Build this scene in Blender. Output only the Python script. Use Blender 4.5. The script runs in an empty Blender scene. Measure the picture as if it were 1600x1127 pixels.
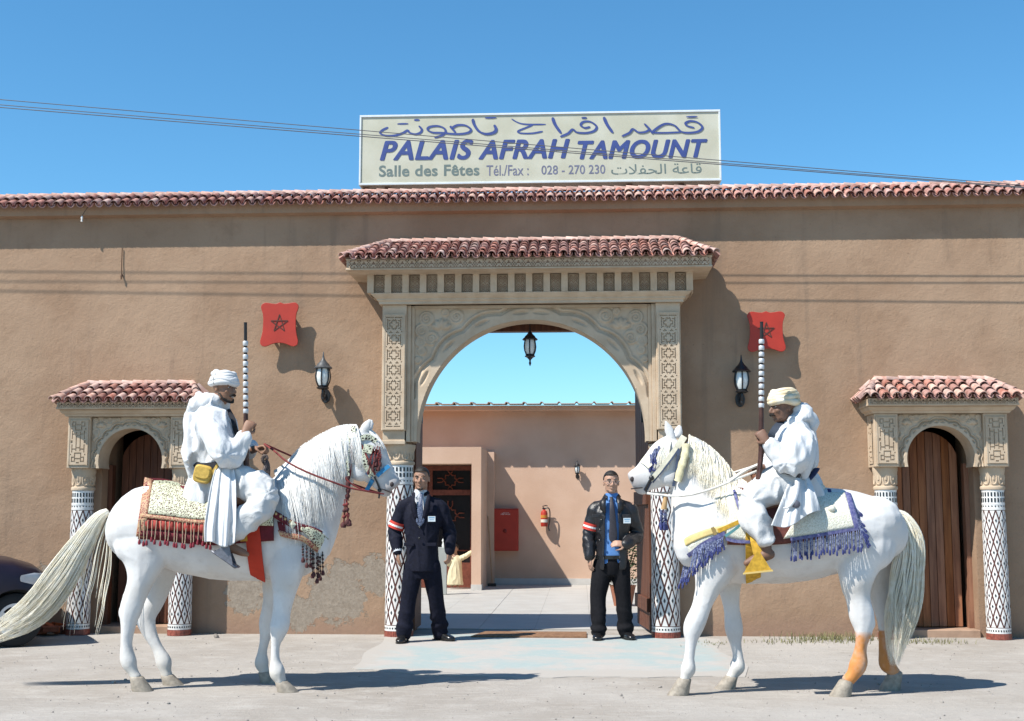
import bpy, bmesh, math, random
import numpy as np
from mathutils import Vector, Matrix, Quaternion, noise as mnoise
random.seed(7); np.random.seed(7)
scn = bpy.context.scene
COL = scn.collection
R = math.radians
# ------------------------------------------------------------------ camera
CAM = Vector((0.49, -13.0, 1.25)); FPX = 2002.0
cam_d = bpy.data.cameras.new('camera'); cam = bpy.data.objects.new('camera', cam_d); COL.objects.link(cam)
cam.location = CAM; cam.rotation_euler = (R(90 + 6.75), 0, R(3.0))
cam_d.sensor_width = 36; cam_d.lens = FPX / 1600 * 36; cam_d.clip_start = 0.1; cam_d.clip_end = 5000
scn.camera = cam
# ------------------------------------------------------------------ daylight
SUN_DIR = Vector((0.63, 0.45, -1.0)).normalized()          # the way the light travels
wd = bpy.data.worlds.new('World'); scn.world = wd; wd.use_nodes = True
wn = wd.node_tree.nodes; wl = wd.node_tree.links; wn.clear()
sky = wn.new('ShaderNodeTexSky'); sky.sky_type = 'NISHITA'; sky.sun_disc = False
sky.sun_elevation = math.asin(-SUN_DIR.z); sky.sun_rotation = math.atan2(-SUN_DIR.x, -SUN_DIR.y)
sky.altitude = 200; sky.air_density = 1.0; sky.dust_density = 0.1; sky.ozone_density = 1.6
hs = wn.new('ShaderNodeHueSaturation'); hs.inputs['Saturation'].default_value = 1.15; hs.inputs['Hue'].default_value = 0.487
tint = wn.new('ShaderNodeMix'); tint.data_type = 'RGBA'; tint.blend_type = 'MULTIPLY'; tint.inputs[0].default_value = 1.0
tint.inputs[7].default_value = (0.68, 0.98, 1.16, 1)
bg = wn.new('ShaderNodeBackground'); bg.inputs[1].default_value = 0.10
wo = wn.new('ShaderNodeOutputWorld')
wl.new(sky.outputs[0], hs.inputs['Color']); wl.new(hs.outputs[0], tint.inputs[6]); wl.new(tint.outputs[2], bg.inputs[0]); wl.new(bg.outputs[0], wo.inputs[0])
sl = bpy.data.lights.new('sun', 'SUN'); sl.energy = 5.0; sl.angle = R(0.5); sl.color = (1.0, 0.955, 0.88)
so = bpy.data.objects.new('sun', sl); COL.objects.link(so); so.location = (-6, -5, 12)
so.rotation_euler = SUN_DIR.to_track_quat('-Z', 'Y').to_euler()
scn.view_settings.view_transform = 'Standard'; scn.view_settings.look = 'None'
scn.view_settings.exposure = 0.65; scn.view_settings.gamma = 1.0; scn.view_settings.use_curve_mapping = False
scn.render.engine = 'CYCLES'
scn.cycles.max_bounces = 6; scn.cycles.use_denoising = True
_Rm = cam.rotation_euler.to_matrix()
def at(px, py, Y):
    """world point of the plane y = Y that the photograph (1600 x 1127) shows at px, py"""
    d = _Rm @ Vector(((px - 800) / FPX, (563.5 - py) / FPX, -1)); return CAM + d * ((Y - CAM.y) / d.y)
def gnd(px, py, Z=0.0):
    d = _Rm @ Vector(((px - 800) / FPX, (563.5 - py) / FPX, -1)); return CAM + d * ((Z - CAM.z) / d.z)
# ------------------------------------------------------------------ object helpers
ORG = {}
def tag(o, label=None, cat=None, group=None, kind=None):
    if label: o['label'] = label
    if cat: o['category'] = cat
    if group: o['group'] = group
    if kind: o['kind'] = kind
    return o
def thing(name, loc, label, cat, group=None):
    o = bpy.data.objects.new(name, None); COL.objects.link(o); o.location = loc; o.empty_display_size = .1
    ORG[o.name] = Vector(loc); return tag(o, label, cat, group)
def org(o): return ORG.get(o.name, Vector((0, 0, 0))) if o else Vector((0, 0, 0))
def link(name, me, parent=None, wloc=None, rot=None, scale=None):
    """an object at a world place (no parent is ever rotated)"""
    o = bpy.data.objects.new(name, me); COL.objects.link(o); po = org(parent)
    w = Vector(wloc) if wloc is not None else po
    if parent: o.parent = parent
    o.location = w - po; ORG[o.name] = w
    if rot is not None: o.rotation_euler = rot
    if scale is not None: o.scale = scale
    return o
class MB:
    """collects shapes in world coordinates and links them as one mesh object"""
    def __init__(s): s.v = []; s.f = []; s.m = []
    def add(s, vs, fs, mi=0):
        n = len(s.v); s.v += [tuple(v) for v in vs]; s.f += [tuple(i + n for i in f) for f in fs]; s.m += [mi] * len(fs); return s
    def box(s, x0, x1, y0, y1, z0, z1, mi=0):
        v = [(x, y, z) for z in (z0, z1) for y in (y0, y1) for x in (x0, x1)]
        return s.add(v, [(0, 2, 3, 1), (4, 5, 7, 6), (0, 1, 5, 4), (2, 6, 7, 3), (0, 4, 6, 2), (1, 3, 7, 5)], mi)
    def obox(s, c, ax, ay, az, mi=0):
        c, ax, ay, az = map(Vector, (c, ax, ay, az))
        v = [c + ax * i + ay * j + az * k for k in (-1, 1) for j in (-1, 1) for i in (-1, 1)]
        return s.add(v, [(0, 2, 3, 1), (4, 5, 7, 6), (0, 1, 5, 4), (2, 6, 7, 3), (0, 4, 6, 2), (1, 3, 7, 5)], mi)
    def poly(s, pts, d, mi=0):
        """polygon (list of points) extruded along d"""
        n = len(pts); d = Vector(d); a = [Vector(p) for p in pts]; v = a + [p + d for p in a]
        f = [tuple(range(n - 1, -1, -1)), tuple(range(n, 2 * n))] + [(i, (i + 1) % n, n + (i + 1) % n, n + i) for i in range(n)]
        return s.add(v, f, mi)
    def lathe(s, prof, c=(0, 0, 0), seg=24, mi=0, a0=0, a1=2 * math.pi, squash=(1, 1)):
        full = abs(a1 - a0 - 2 * math.pi) < 1e-6; ns = seg if full else seg + 1; v = []; f = []
        for r, z in prof:
            for k in range(ns):
                a = a0 + (a1 - a0) * k / seg; v.append((c[0] + r * math.cos(a) * squash[0], c[1] + r * math.sin(a) * squash[1], c[2] + z))
        for j in range(len(prof) - 1):
            for k in range(seg):
                k2 = (k + 1) % ns; f.append((j * ns + k, j * ns + k2, (j + 1) * ns + k2, (j + 1) * ns + k))
        s.add(v, f, mi)
        return s
    def tube(s, pts, r, seg=8, mi=0, cap=True, up=(0, 0, 1), flat=1.0):
        """round (or flattened) tube along points; r a number or a list"""
        P = [Vector(p) for p in pts]; n = len(P); rr = r if hasattr(r, '__len__') else [r] * n; v = []; f = []
        u = Vector(up)
        for i in range(n):
            t = (P[min(i + 1, n - 1)] - P[max(i - 1, 0)])
            t = t.normalized() if t.length > 1e-9 else Vector((0, 0, 1))
            a = u.cross(t)
            if a.length < 1e-3: a = Vector((1, 0, 0)).cross(t)
            if a.length < 1e-3: a = Vector((0, 1, 0)).cross(t)
            a.normalize(); b = t.cross(a); u = b.copy() if i == 0 else (b if b.dot(u) >= 0 else -b)
            for k in range(seg):
                an = 2 * math.pi * k / seg; v.append(P[i] + (a * math.cos(an) + b * math.sin(an) * flat) * rr[i])
        for i in range(n - 1):
            for k in range(seg):
                k2 = (k + 1) % seg; f.append((i * seg + k, i * seg + k2, (i + 1) * seg + k2, (i + 1) * seg + k))
        if cap: f += [tuple(range(seg - 1, -1, -1)), tuple((n - 1) * seg + k for k in range(seg))]
        return s.add(v, f, mi)
    def loft(s, secs, seg=20, mi=0, cap=True, power=2.0):
        """secs: (centre, half-axis vector a, half-axis vector b): elliptical sections joined to a closed skin"""
        v = []; f = []; n = len(secs)
        for c, a, b in secs:
            c, a, b = Vector(c), Vector(a), Vector(b)
            for k in range(seg):
                an = 2 * math.pi * k / seg; ca, sa = math.cos(an), math.sin(an)
                if power != 2.0: ca, sa = math.copysign(abs(ca) ** (2 / power), ca), math.copysign(abs(sa) ** (2 / power), sa)
                v.append(c + a * ca + b * sa)
        for i in range(n - 1):
            for k in range(seg):
                k2 = (k + 1) % seg; f.append((i * seg + k, i * seg + k2, (i + 1) * seg + k2, (i + 1) * seg + k))
        if cap: f += [tuple(range(seg - 1, -1, -1)), tuple((n - 1) * seg + k for k in range(seg))]
        return s.add(v, f, mi)
    def ball(s, c, rx, ry=None, rz=None, seg=12, mi=0, M=None):
        ry = rx if ry is None else ry; rz = rx if rz is None else rz; v = []; f = []; h = seg // 2
        for j in range(h + 1):
            t = math.pi * j / h
            for k in range(seg):
                p = 2 * math.pi * k / seg; q = Vector((rx * math.sin(t) * math.cos(p), ry * math.sin(t) * math.sin(p), rz * math.cos(t)))
                v.append((M @ q if M else q) + Vector(c))
        for j in range(h):
            for k in range(seg):
                k2 = (k + 1) % seg; f.append((j * seg + k, (j + 1) * seg + k, (j + 1) * seg + k2, j * seg + k2))
        return s.add(v, f, mi)
    def grid(s, rows, mi=0, closed=False):
        """rows of points -> quads"""
        n = len(rows[0]); v = [p for r in rows for p in r]; f = []
        for j in range(len(rows) - 1):
            for k in range(n if closed else n - 1):
                k2 = (k + 1) % n; f.append((j * n + k, j * n + k2, (j + 1) * n + k2, (j + 1) * n + k))
        return s.add(v, f, mi)
    def mesh(s, name, mats, o=Vector((0, 0, 0)), smooth=None, merge=False):
        me = bpy.data.meshes.new(name); me.from_pydata([(v[0] - o[0], v[1] - o[1], v[2] - o[2]) for v in s.v], [], s.f)
        for m in (mats if isinstance(mats, (list, tuple)) else [mats]): me.materials.append(m)
        if any(s.m): me.polygons.foreach_set('material_index', s.m)
        bm = bmesh.new(); bm.from_mesh(me)
        if merge: bmesh.ops.remove_doubles(bm, verts=bm.verts, dist=1e-5)
        bmesh.ops.recalc_face_normals(bm, faces=bm.faces); bm.to_mesh(me); bm.free()
        if smooth is not None:
            me.polygons.foreach_set('use_smooth', [True] * len(me.polygons))
            if smooth < 180: me.set_sharp_from_angle(angle=R(smooth))
        me.update(); return me
    def build(s, name, mats, parent=None, smooth=None, bevel=0, merge=False, **kw):
        o = link(name, s.mesh(name, mats, org(parent), smooth, merge), parent)
        if bevel:
            b = o.modifiers.new('bevel', 'BEVEL'); b.width = bevel; b.segments = 2; b.limit_method = 'ANGLE'; b.angle_limit = R(40)
        if kw: tag(o, **kw)
        return o
def remesh(mb, name, mat, parent, voxel=.01, smooth=6, factor=.5, disp=None, color=None, kw=None):
    """union of closed shapes -> one continuous smooth skin"""
    me = mb.mesh(name, [mat]); ob = bpy.data.objects.new(name, me); COL.objects.link(ob)
    m = ob.modifiers.new('r', 'REMESH'); m.mode = 'VOXEL'; m.voxel_size = voxel; m.use_smooth_shade = True
    if smooth:
        q = ob.modifiers.new('s', 'SMOOTH'); q.iterations = smooth; q.factor = factor
    dg = bpy.context.evaluated_depsgraph_get(); dg.update()
    nm = bpy.data.meshes.new_from_object(ob.evaluated_get(dg)); bpy.data.objects.remove(ob); bpy.data.meshes.remove(me)
    n = len(nm.vertices); co = np.empty(n * 3); nm.vertices.foreach_get('co', co); co = co.reshape(-1, 3)
    if disp is not None:
        no = np.empty(n * 3); nm.vertices.foreach_get('normal', no); no = no.reshape(-1, 3)
        co = disp(co, no)
    if color is not None:
        c = color(co); a = nm.color_attributes.new('tint', 'FLOAT_COLOR', 'POINT'); a.data.foreach_set('color', np.c_[c, np.ones(n)].astype(np.float32).ravel())
    o = org(parent); nm.vertices.foreach_set('co', (co - np.array(o)).ravel()); nm.update()
    nm.name = name
    if not nm.materials: nm.materials.append(mat)
    nm.polygons.foreach_set('use_smooth', [True] * len(nm.polygons))
    ob = link(name, nm, parent)
    if kw: tag(ob, **kw)
    return ob
def crom(pts, n=6):
    """Catmull-Rom through points (any dimension) -> smooth list"""
    P = np.array([list(p) for p in pts], float); out = []
    for i in range(len(P) - 1):
        p0, p1, p2, p3 = P[max(i - 1, 0)], P[i], P[i + 1], P[min(i + 2, len(P) - 1)]
        for k in range(n):
            t = k / n; out.append(.5 * ((2 * p1) + (-p0 + p2) * t + (2 * p0 - 5 * p1 + 4 * p2 - p3) * t * t + (-p0 + 3 * p1 - 3 * p2 + p3) * t ** 3))
    out.append(P[-1]); return out
# smooth value noise on arrays, for folds and relief
def vnoise(P, f=1.0, seed=0):
    P = np.asarray(P, float) * f + seed * 17.3; i = np.floor(P).astype(np.int64); t = P - i; t = t * t * (3 - 2 * t); out = 0
    def h(a, b, c):
        x = (a * 73856093) ^ (b * 19349663) ^ (c * 83492791); x = (x ^ (x >> 13)) * 1274126177; x &= 0x7fffffff
        return ((x ^ (x >> 16)) & 0xffff) / 65535.0
    for dx in (0, 1):
        for dy in (0, 1):
            for dz in (0, 1):
                w = (t[:, 0] if dx else 1 - t[:, 0]) * (t[:, 1] if dy else 1 - t[:, 1]) * (t[:, 2] if dz else 1 - t[:, 2])
                out = out + w * h(i[:, 0] + dx, i[:, 1] + dy, i[:, 2] + dz)
    return out * 2 - 1
# ------------------------------------------------------------------ materials
def new_mat(name):
    m = bpy.data.materials.new(name); m.use_nodes = True; nt = m.node_tree; nt.nodes.clear()
    out = nt.nodes.new('ShaderNodeOutputMaterial'); p = nt.nodes.new('ShaderNodeBsdfPrincipled'); nt.links.new(p.outputs[0], out.inputs[0])
    return m, nt, p
class NT:
    """short node-writing helper"""
    def __init__(s, nt): s.nt = nt
    def n(s, t, **k):
        q = s.nt.nodes.new(t)
        for a, b in k.items(): setattr(q, a, b)
        return q
    def put(s, sock, v):
        if hasattr(v, 'is_linked') or hasattr(v, 'links'): s.nt.links.new(v, sock)
        else: sock.default_value = v
    def math(s, op, a, b=0.0, c=0.0, clamp=False):
        q = s.n('ShaderNodeMath', operation=op, use_clamp=clamp); s.put(q.inputs[0], a); s.put(q.inputs[1], b); s.put(q.inputs[2], c); return q.outputs[0]
    def noise(s, vec, scale, detail=4, rough=.55, dist=0):
        q = s.n('ShaderNodeTexNoise'); s.put(q.inputs['Vector'], vec); q.inputs['Scale'].default_value = scale; q.inputs['Detail'].default_value = detail
        q.inputs['Roughness'].default_value = rough; q.inputs['Distortion'].default_value = dist; return q.outputs[0]
    def ramp(s, f, a, b, smooth=True):
        q = s.n('ShaderNodeMapRange', interpolation_type='SMOOTHSTEP' if smooth else 'LINEAR'); s.put(q.inputs[0], f); q.inputs[1].default_value = a; q.inputs[2].default_value = b; return q.outputs[0]
    def mix(s, f, a, b, mode='MIX'):
        q = s.n('ShaderNodeMix', data_type='RGBA', blend_type=mode); s.put(q.inputs[0], f)
        for sk, v in ((q.inputs[6], a), (q.inputs[7], b)):
            s.put(sk, (v[0], v[1], v[2], 1) if isinstance(v, (tuple, list)) else v)
        return q.outputs[2]
    def pos(s): return s.n('ShaderNodeNewGeometry').outputs['Position']
    def obj(s): return s.n('ShaderNodeTexCoord').outputs['Object']
    def vmul(s, v, k):
        q = s.n('ShaderNodeVectorMath', operation='MULTIPLY'); s.put(q.inputs[0], v); q.inputs[1].default_value = k; return q.outputs[0]
    def dist(s, v, p):
        q = s.n('ShaderNodeVectorMath', operation='DISTANCE'); s.put(q.inputs[0], v); q.inputs[1].default_value = p; return q.outputs['Value']
    def bump(s, h, strength, d=.01):
        q = s.n('ShaderNodeBump'); s.put(q.inputs['Height'], h); q.inputs['Strength'].default_value = strength; q.inputs['Distance'].default_value = d; return q.outputs[0]
    def sep(s, v):
        q = s.n('ShaderNodeSeparateXYZ'); s.put(q.inputs[0], v); return q.outputs
def srgb(r, g, b):
    return tuple((c / 12.92 if c <= .04045 else ((c + .055) / 1.055) ** 2.4) for c in (r / 255, g / 255, b / 255))
def M(name, col, rough=.75, var=.12, scale=9, bump=.0, bscale=70, metal=0, rand=0.0, spec=.35, world=True, col2=None, attr=None, stretch=None, bd=.006):
    m, nt, p = new_mat(name); g = NT(nt); v = g.pos() if world else g.obj()
    if stretch: v = g.vmul(v, stretch)
    f = g.noise(v, scale)
    a = tuple(c * (1 - var) for c in col) if col2 is None else col
    b = tuple(min(c * (1 + var), .95) for c in col) if col2 is None else col2
    c = g.mix(g.ramp(f, .3, .7), a, b)
    if attr:
        at_ = g.n('ShaderNodeAttribute', attribute_name=attr); c = g.mix(1.0, c, at_.outputs['Color'], 'MULTIPLY')
    if rand:
        oi = g.n('ShaderNodeObjectInfo'); hsv = g.n('ShaderNodeHueSaturation'); g.put(hsv.inputs['Color'], c)
        g.put(hsv.inputs['Value'], g.math('MULTIPLY_ADD', oi.outputs['Random'], 2 * rand, 1 - rand))
        r2 = g.math('FRACT', g.math('MULTIPLY', oi.outputs['Random'], 7.31)); g.put(hsv.inputs['Saturation'], g.math('MULTIPLY_ADD', r2, rand * 1.6, 1 - rand * .8)); c = hsv.outputs[0]
    nt.links.new(c, p.inputs['Base Color']); p.inputs['Roughness'].default_value = rough; p.inputs['Metallic'].default_value = metal
    p.inputs['Specular IOR Level'].default_value = spec
    if bump: nt.links.new(g.bump(g.noise(v, bscale, 5), bump, bd), p.inputs['Normal'])
    return m
# ------------------------------------------------------------------ materials of the place
def wall_mat():
    m, nt, p = new_mat('ochre_plaster'); g = NT(nt); v = g.pos(); x, y, z = g.sep(v)
    big = g.noise(v, .9, 5, .6); mid = g.noise(v, 5, 6, .65); fine = g.noise(v, 38, 5, .7)
    c = g.mix(g.ramp(big, .32, .68), (.280, .180, .116), (.350, .236, .158)); pat = g.noise(v, .42, 3, .5, 1.5); c = g.mix(g.math('MULTIPLY', g.ramp(pat, .50, .56), .30), c, (.36, .248, .168))
    c = g.mix(g.math('MULTIPLY', g.ramp(mid, .5, .75), .35), c, (.225, .142, .09))
    speck = g.noise(v, 21, 2, .5); c = g.mix(g.math('MULTIPLY', g.ramp(speck, .72, .78), .45), c, (.15, .10, .07))
    c = g.mix(g.math('MULTIPLY', g.ramp(fine, .55, .8), .38), c, (.19, .125, .08))
    streak = g.noise(g.vmul(v, (3.2, 3.2, .22)), 2.0, 4, .6)                     # rain streaks from the eaves
    c = g.mix(g.math('MULTIPLY', g.ramp(streak, .54, .74), .5), c, (.215, .15, .105))
    # low damp band and spots where the coat has come off and the grey render shows
    blob = None
    for cx, cz, r in ((-2.02, .42, .62), (-1.62, .60, .42), (-2.98, .42, .42), (-5.05, .52, .40), (-2.4, .22, .35)):
        q = g.n('ShaderNodeCombineXYZ'); g.put(q.inputs[0], x); g.put(q.inputs[1], z); d = g.ramp(g.dist(q.outputs[0], (cx, cz, 0)), r, 0, False)
        blob = d if blob is None else g.math('MAXIMUM', blob, d)
    edge = g.noise(v, 7.5, 8, .72)
    pm = g.math('ADD', blob, g.math('MULTIPLY_ADD', edge, 1.1, -.62)); peel = g.ramp(pm, .42, .46)
    low = g.ramp(g.math('ADD', z, g.math('MULTIPLY', edge, .22)), .40, .12)
    c = g.mix(g.math('MULTIPLY', low, .55), c, (.25, .155, .115))
    c = g.mix(peel, c, g.mix(g.ramp(fine, .3, .7), (.232, .188, .145), (.315, .265, .212)))
    nt.links.new(c, p.inputs['Base Color']); p.inputs['Roughness'].default_value = .93; p.inputs['Specular IOR Level'].default_value = .15
    h = g.math('ADD', g.math('MULTIPLY', mid, .8), g.math('MULTIPLY', fine, .4))
    h = g.math('ADD', h, g.math('MULTIPLY', big, 1.5)); h = g.math('SUBTRACT', h, g.math('MULTIPLY', peel, 1.0))
    nt.links.new(g.bump(h, .55, .02), p.inputs['Normal']); return m
M_WALL = wall_mat()
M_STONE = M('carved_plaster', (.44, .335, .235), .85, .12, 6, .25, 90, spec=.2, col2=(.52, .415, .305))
M_STONE2 = M('carved_plaster_ground', (.33, .22, .155), .9, .15, 6, .2, 90, spec=.2)  # darker copy for the cut cells: recess shade put into the colour
M_FRIEZE = M('reddish_carved_plaster', (.40, .25, .18), .9, .15, 6, .2, 90, spec=.2)
M_TILE = M('clay_roof_tile', (.255, .122, .10), .85, .2, 14, .25, 120, rand=.26, spec=.15, col2=(.41, .245, .21))
M_TILE2 = M('weathered_clay_tile', (.38, .23, .19), .88, .2, 14, .25, 120, rand=.2, spec=.15, col2=(.53, .38, .325))
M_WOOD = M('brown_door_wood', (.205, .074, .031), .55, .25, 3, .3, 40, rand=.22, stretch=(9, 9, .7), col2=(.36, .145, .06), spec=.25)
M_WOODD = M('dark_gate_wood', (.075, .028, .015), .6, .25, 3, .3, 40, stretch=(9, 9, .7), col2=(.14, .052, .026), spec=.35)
M_DARK = M('unlit_room_plaster', (.05, .035, .028), .95, .1, 4)  # near-black plaster: darkness of room and passage put into the colour
M_IRON = M('black_painted_iron', (.012, .012, .014), .38, .1, 30, spec=.5)
M_PINK = M('apricot_plaster', (.53, .355, .255), .93, .05, 1.6, .35, 45, spec=.15, col2=(.585, .405, .30))
M_WHITE = M('white_mosaic', (.66, .65, .63), .3, .05, 40, spec=.5, rand=.05)
M_BROWN = M('oxblood_mosaic', (.068, .026, .022), .35, .4, 160, spec=.4, col2=(.115, .045, .037))
M_BLACK = M('dark_green_mosaic', (.022, .028, .034), .3, .3, 60, spec=.5)
M_RED = M('red_enamel', (.37, .030, .016), .5, .08, 5, spec=.4)
M_SKIRT = M('pale_marble', (.5, .48, .45), .45, .06, 8, spec=.4)
M_METAL = M('grey_sheet_metal', (.55, .56, .57), .4, .08, 12, metal=.6)
# ------------------------------------------------------------------ ground
def ground_mat():
    m, nt, p = new_mat('pale_dusty_ground'); g = NT(nt); v = g.pos(); x, y, z = g.sep(v)
    big = g.noise(v, .55, 5, .6); mid = g.noise(v, 3.2, 6, .65); fine = g.noise(v, 34, 6, .75); grit = g.noise(v, 140, 3, .7)
    c = g.mix(g.ramp(big, .3, .7), (.295, .265, .232), (.37, .345, .315))
    c = g.mix(g.math('MULTIPLY', g.ramp(mid, .45, .72), .65), c, (.41, .38, .345))
    c = g.mix(g.math('MULTIPLY', g.ramp(fine, .50, .72), .45), c, (.215, .19, .165))
    c = g.mix(g.math('MULTIPLY', g.ramp(grit, .60, .75), .5), c, (.16, .145, .13))
    c = g.mix(g.math('MULTIPLY', g.ramp(grit, .36, .26), .45), c, (.47, .45, .42))
    rut = g.noise(g.vmul(v, (1.4, 9, 1)), 2.2, 5, .7, 1.2)                           # raked and driven-over lines
    c = g.mix(g.math('MULTIPLY', g.ramp(rut, .36, .24), .30), c, (.25, .225, .20)); c = g.mix(g.math('MULTIPLY', g.ramp(rut, .52, .68), .55), c, (.43, .405, .37))
    nt.links.new(c, p.inputs['Base Color']); p.inputs['Roughness'].default_value = .97; p.inputs['Specular IOR Level'].default_value = .1
    h = g.math('ADD', g.math('MULTIPLY', mid, 1.1), g.math('MULTIPLY', fine, .55)); h = g.math('ADD', h, g.math('MULTIPLY', rut, .7)); h = g.math('ADD', h, g.math('MULTIPLY', grit, .15))
    nt.links.new(g.bump(h, .6, .028), p.inputs['Normal']); return m
M_GROUND = ground_mat()
def apron_mat():
    m, nt, p = new_mat('worn_bluish_concrete'); g = NT(nt); v = g.pos()
    a = g.noise(v, 1.5, 6, .65, .5); b = g.noise(v, 8, 6, .7); f = g.noise(v, 70, 4, .7)
    c = g.mix(g.ramp(a, .40, .58), (.385, .36, .335), (.30, .355, .35))
    c = g.mix(g.math('MULTIPLY', g.ramp(b, .50, .72), .6), c, (.42, .395, .365)); c = g.mix(g.math('MULTIPLY', g.ramp(f, .55, .75), .35), c, (.21, .205, .195))
    x, y, z = g.sep(v)                                                             # dusted over towards its edges
    e = g.math('MINIMUM', g.math('MINIMUM', g.math('ADD', x, 1.36), g.math('SUBTRACT', 1.80, x)), g.math('ADD', y, 2.70)); e = g.math('ADD', g.math('MULTIPLY', e, 2.2), g.math('MULTIPLY_ADD', b, 1.6, -.85))
    c = g.mix(g.ramp(e, .5, 0), c, (.365, .34, .31))
    nt.links.new(c, p.inputs['Base Color']); p.inputs['Roughness'].default_value = .9; p.inputs['Specular IOR Level'].default_value = .15
    nt.links.new(g.bump(g.math('ADD', b, g.math('MULTIPLY', f, .4)), .4, .01), p.inputs['Normal']); return m
def sheet(name, pts, z, m, **kw):
    return MB().add([(x, y, z) for x, y in pts], [tuple(range(len(pts)))]).build(name, m, None, kind='structure', **kw)
sheet('ground', [(-600, -600), (600, -600), (600, 600), (-600, 600)], 0, M_GROUND)
# the concrete apron: a low slab with a worn, wandering edge
ap = [(-1.50, .33), (-1.47, .0)]
for t in np.linspace(0, 1, 12): ap.append((-1.46 + .10 * t + .03 * math.sin(t * 9), -.1 - 2.45 * t))
for t in np.linspace(0, 1, 26): ap.append((-1.30 + 3.05 * t + .02 * math.sin(t * 31), -2.62 - .42 * math.sin(min(1, t * 2.2) * 1.57) * (1 - .55 * max(0, t - .5)) + .035 * math.sin(t * 23) + .02 * math.sin(t * 57)))
for t in np.linspace(0, 1, 10): ap.append((1.80 + .06 * math.sin(t * 8), -2.6 + 2.6 * t))
ap += [(1.50, .33)]
apm = MB(); apm.poly([(x, y, -.02) for x, y in ap], (0, 0, .0245)); apm.build('entrance_pavement', apron_mat(), kind='structure')
M_CFLOOR = M('courtyard_marble', (.385, .365, .335), .5, .05, 2.5, spec=.3, col2=(.43, .415, .385))
cf = MB()
for i, x in enumerate(np.arange(-6.0, 6.0, .6)):
    for j, y in enumerate(np.arange(.93, 9.3, .6)):
        cf.box(x + .002, x + .598, y + .002, y + .598, -.02, .0085 + .0012 * ((i * 7 + j * 3) % 3))
cf.build('courtyard_floor', M_CFLOOR, kind='structure')
MB().box(-6.02, 6.02, .931, 9.36, -.03, .0065).build('courtyard_floor_joint', M('floor_grout', (.3, .28, .25), .9), kind='structure')
# ------------------------------------------------------------------ the street wall
YW = .33
wall = thing('street_wall', (0, .6, 0), 'long ochre plaster wall with a clay tile coping along its top', 'wall')
wb = MB()
for x0, x1 in ((-12, -4.54), (-3.74, -1.262), (1.262, 3.70), (4.50, 12)): wb.box(x0, x1, YW, .93, -.05, 4.42)
for x0, x1, z in ((-4.54, -3.74, 2.25), (-1.262, 1.262, 3.30), (3.70, 4.50, 2.25)): wb.box(x0, x1, YW, .93, z, 4.42)
wb.build('plaster_wall', M_WALL, wall, merge=True)
cb = MB()                                                             # coping band under the tiles
cb.add([(x, y, z) for x in (-12, 12) for y, z in ((YW - .002, 4.405), (.238, 4.42), (.228, 4.54), (YW - .002, 4.56), (.6, 4.70), (.93, 4.56), (.95, 4.40), (.932, 4.40))],
       [(0, 1, 9, 8), (1, 2, 10, 9), (2, 3, 11, 10), (3, 4, 12, 11), (4, 5, 13, 12), (5, 6, 14, 13), (6, 7, 15, 14), (7, 6, 5, 4, 3, 2, 1, 0), (8, 9, 10, 11, 12, 13, 14, 15)])
cb.build('coping_band', M_WALL, wall)
def tile_mesh(name, L=.15, r0=.046, r1=.038, th=.008, seg=7, inv=False, mat=None):
    """half-round clay tile lying along +y (uphill), its wide lip at y = 0"""
    mb = MB(); v = []; n = seg + 1
    for y, r in ((0, r0), (L, r1)):
        for rr in (r, r - th):
            for k in range(n):
                a = math.pi * k / seg; z = rr * math.sin(a); v.append((rr * math.cos(a), y, -z if inv else z))
    f = []
    for k in range(seg):
        f += [(k, k + 1, 2 * n + k + 1, 2 * n + k), (n + k, 3 * n + k, 3 * n + k + 1, n + k + 1), (k, n + k, n + k + 1, k + 1), (2 * n + k, 2 * n + k + 1, 3 * n + k + 1, 3 * n + k)]
    for k in (0, seg): f.append((k, 2 * n + k, 3 * n + k, n + k))
    mb.add(v, f); return mb.mesh(name, mat or M_TILE, smooth=50)
TM = tile_mesh('roof_tile'); TMP = tile_mesh('pan_tile', r0=.042, r1=.042, inv=True); TMR = tile_mesh('ridge_tile', L=.165, r0=.042, r1=.036, mat=M_TILE2)
TMW = tile_mesh('roof_tile_pale', mat=M_TILE2)
def slope_tiles(parent, A, U, V, n, rows, pitch, keep, rnd=random.Random(3), pale=0):
    """cover and pan tiles on a slope: A its lower left corner, U along the eave, V up the slope (full length)"""
    A, U, V = Vector(A), Vector(U).normalized(), Vector(V); Vl = V.length; Vn = V / Vl; N = U.cross(Vn).normalized()
    if N.z < 0: N = -N
    step = Vl / rows; pans = MB()
    for i in range(n):
        for j in range(rows):
            if not keep((i + .5) * pitch, (j + .45) / rows): continue
            jx, jz = rnd.uniform(-.004, .004), rnd.uniform(-.003, .003)
            # each tile rides on the one below: the lip stands a little proud
            tilt = .055 + rnd.uniform(-.02, .02); d = (Vn - N * tilt).normalized(); nn = U.cross(d).normalized(); nn = nn if nn.z > 0 else -nn
            rot = Matrix((U, d, nn)).transposed().to_euler()
            p = A + U * ((i + .5) * pitch + jx) + Vn * (j * step - .02) + N * (.022 + jz)
            link('roof_tile', TMW if rnd.random() < pale else TM, parent, p, rot)
        for j in range(rows):
            if i and keep(i * pitch, (j + .45) / rows):
                p = A + U * (i * pitch) + Vn * (j * step - .022) + N * .034
                rot = Matrix((U, Vn, N)).transposed().to_euler()
                if j == 0: link('pan_tile', TMP, parent, p, rot)
                else:
                    Mx = Matrix.Translation(p) @ rot.to_matrix().to_4x4(); pans.add([Mx @ q.co for q in TMP.vertices], [tuple(f.vertices) for f in TMP.polygons])
    if pans.v: pans.build('pan_tiles', M_TILE, parent, smooth=50, kind='stuff')
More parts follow.
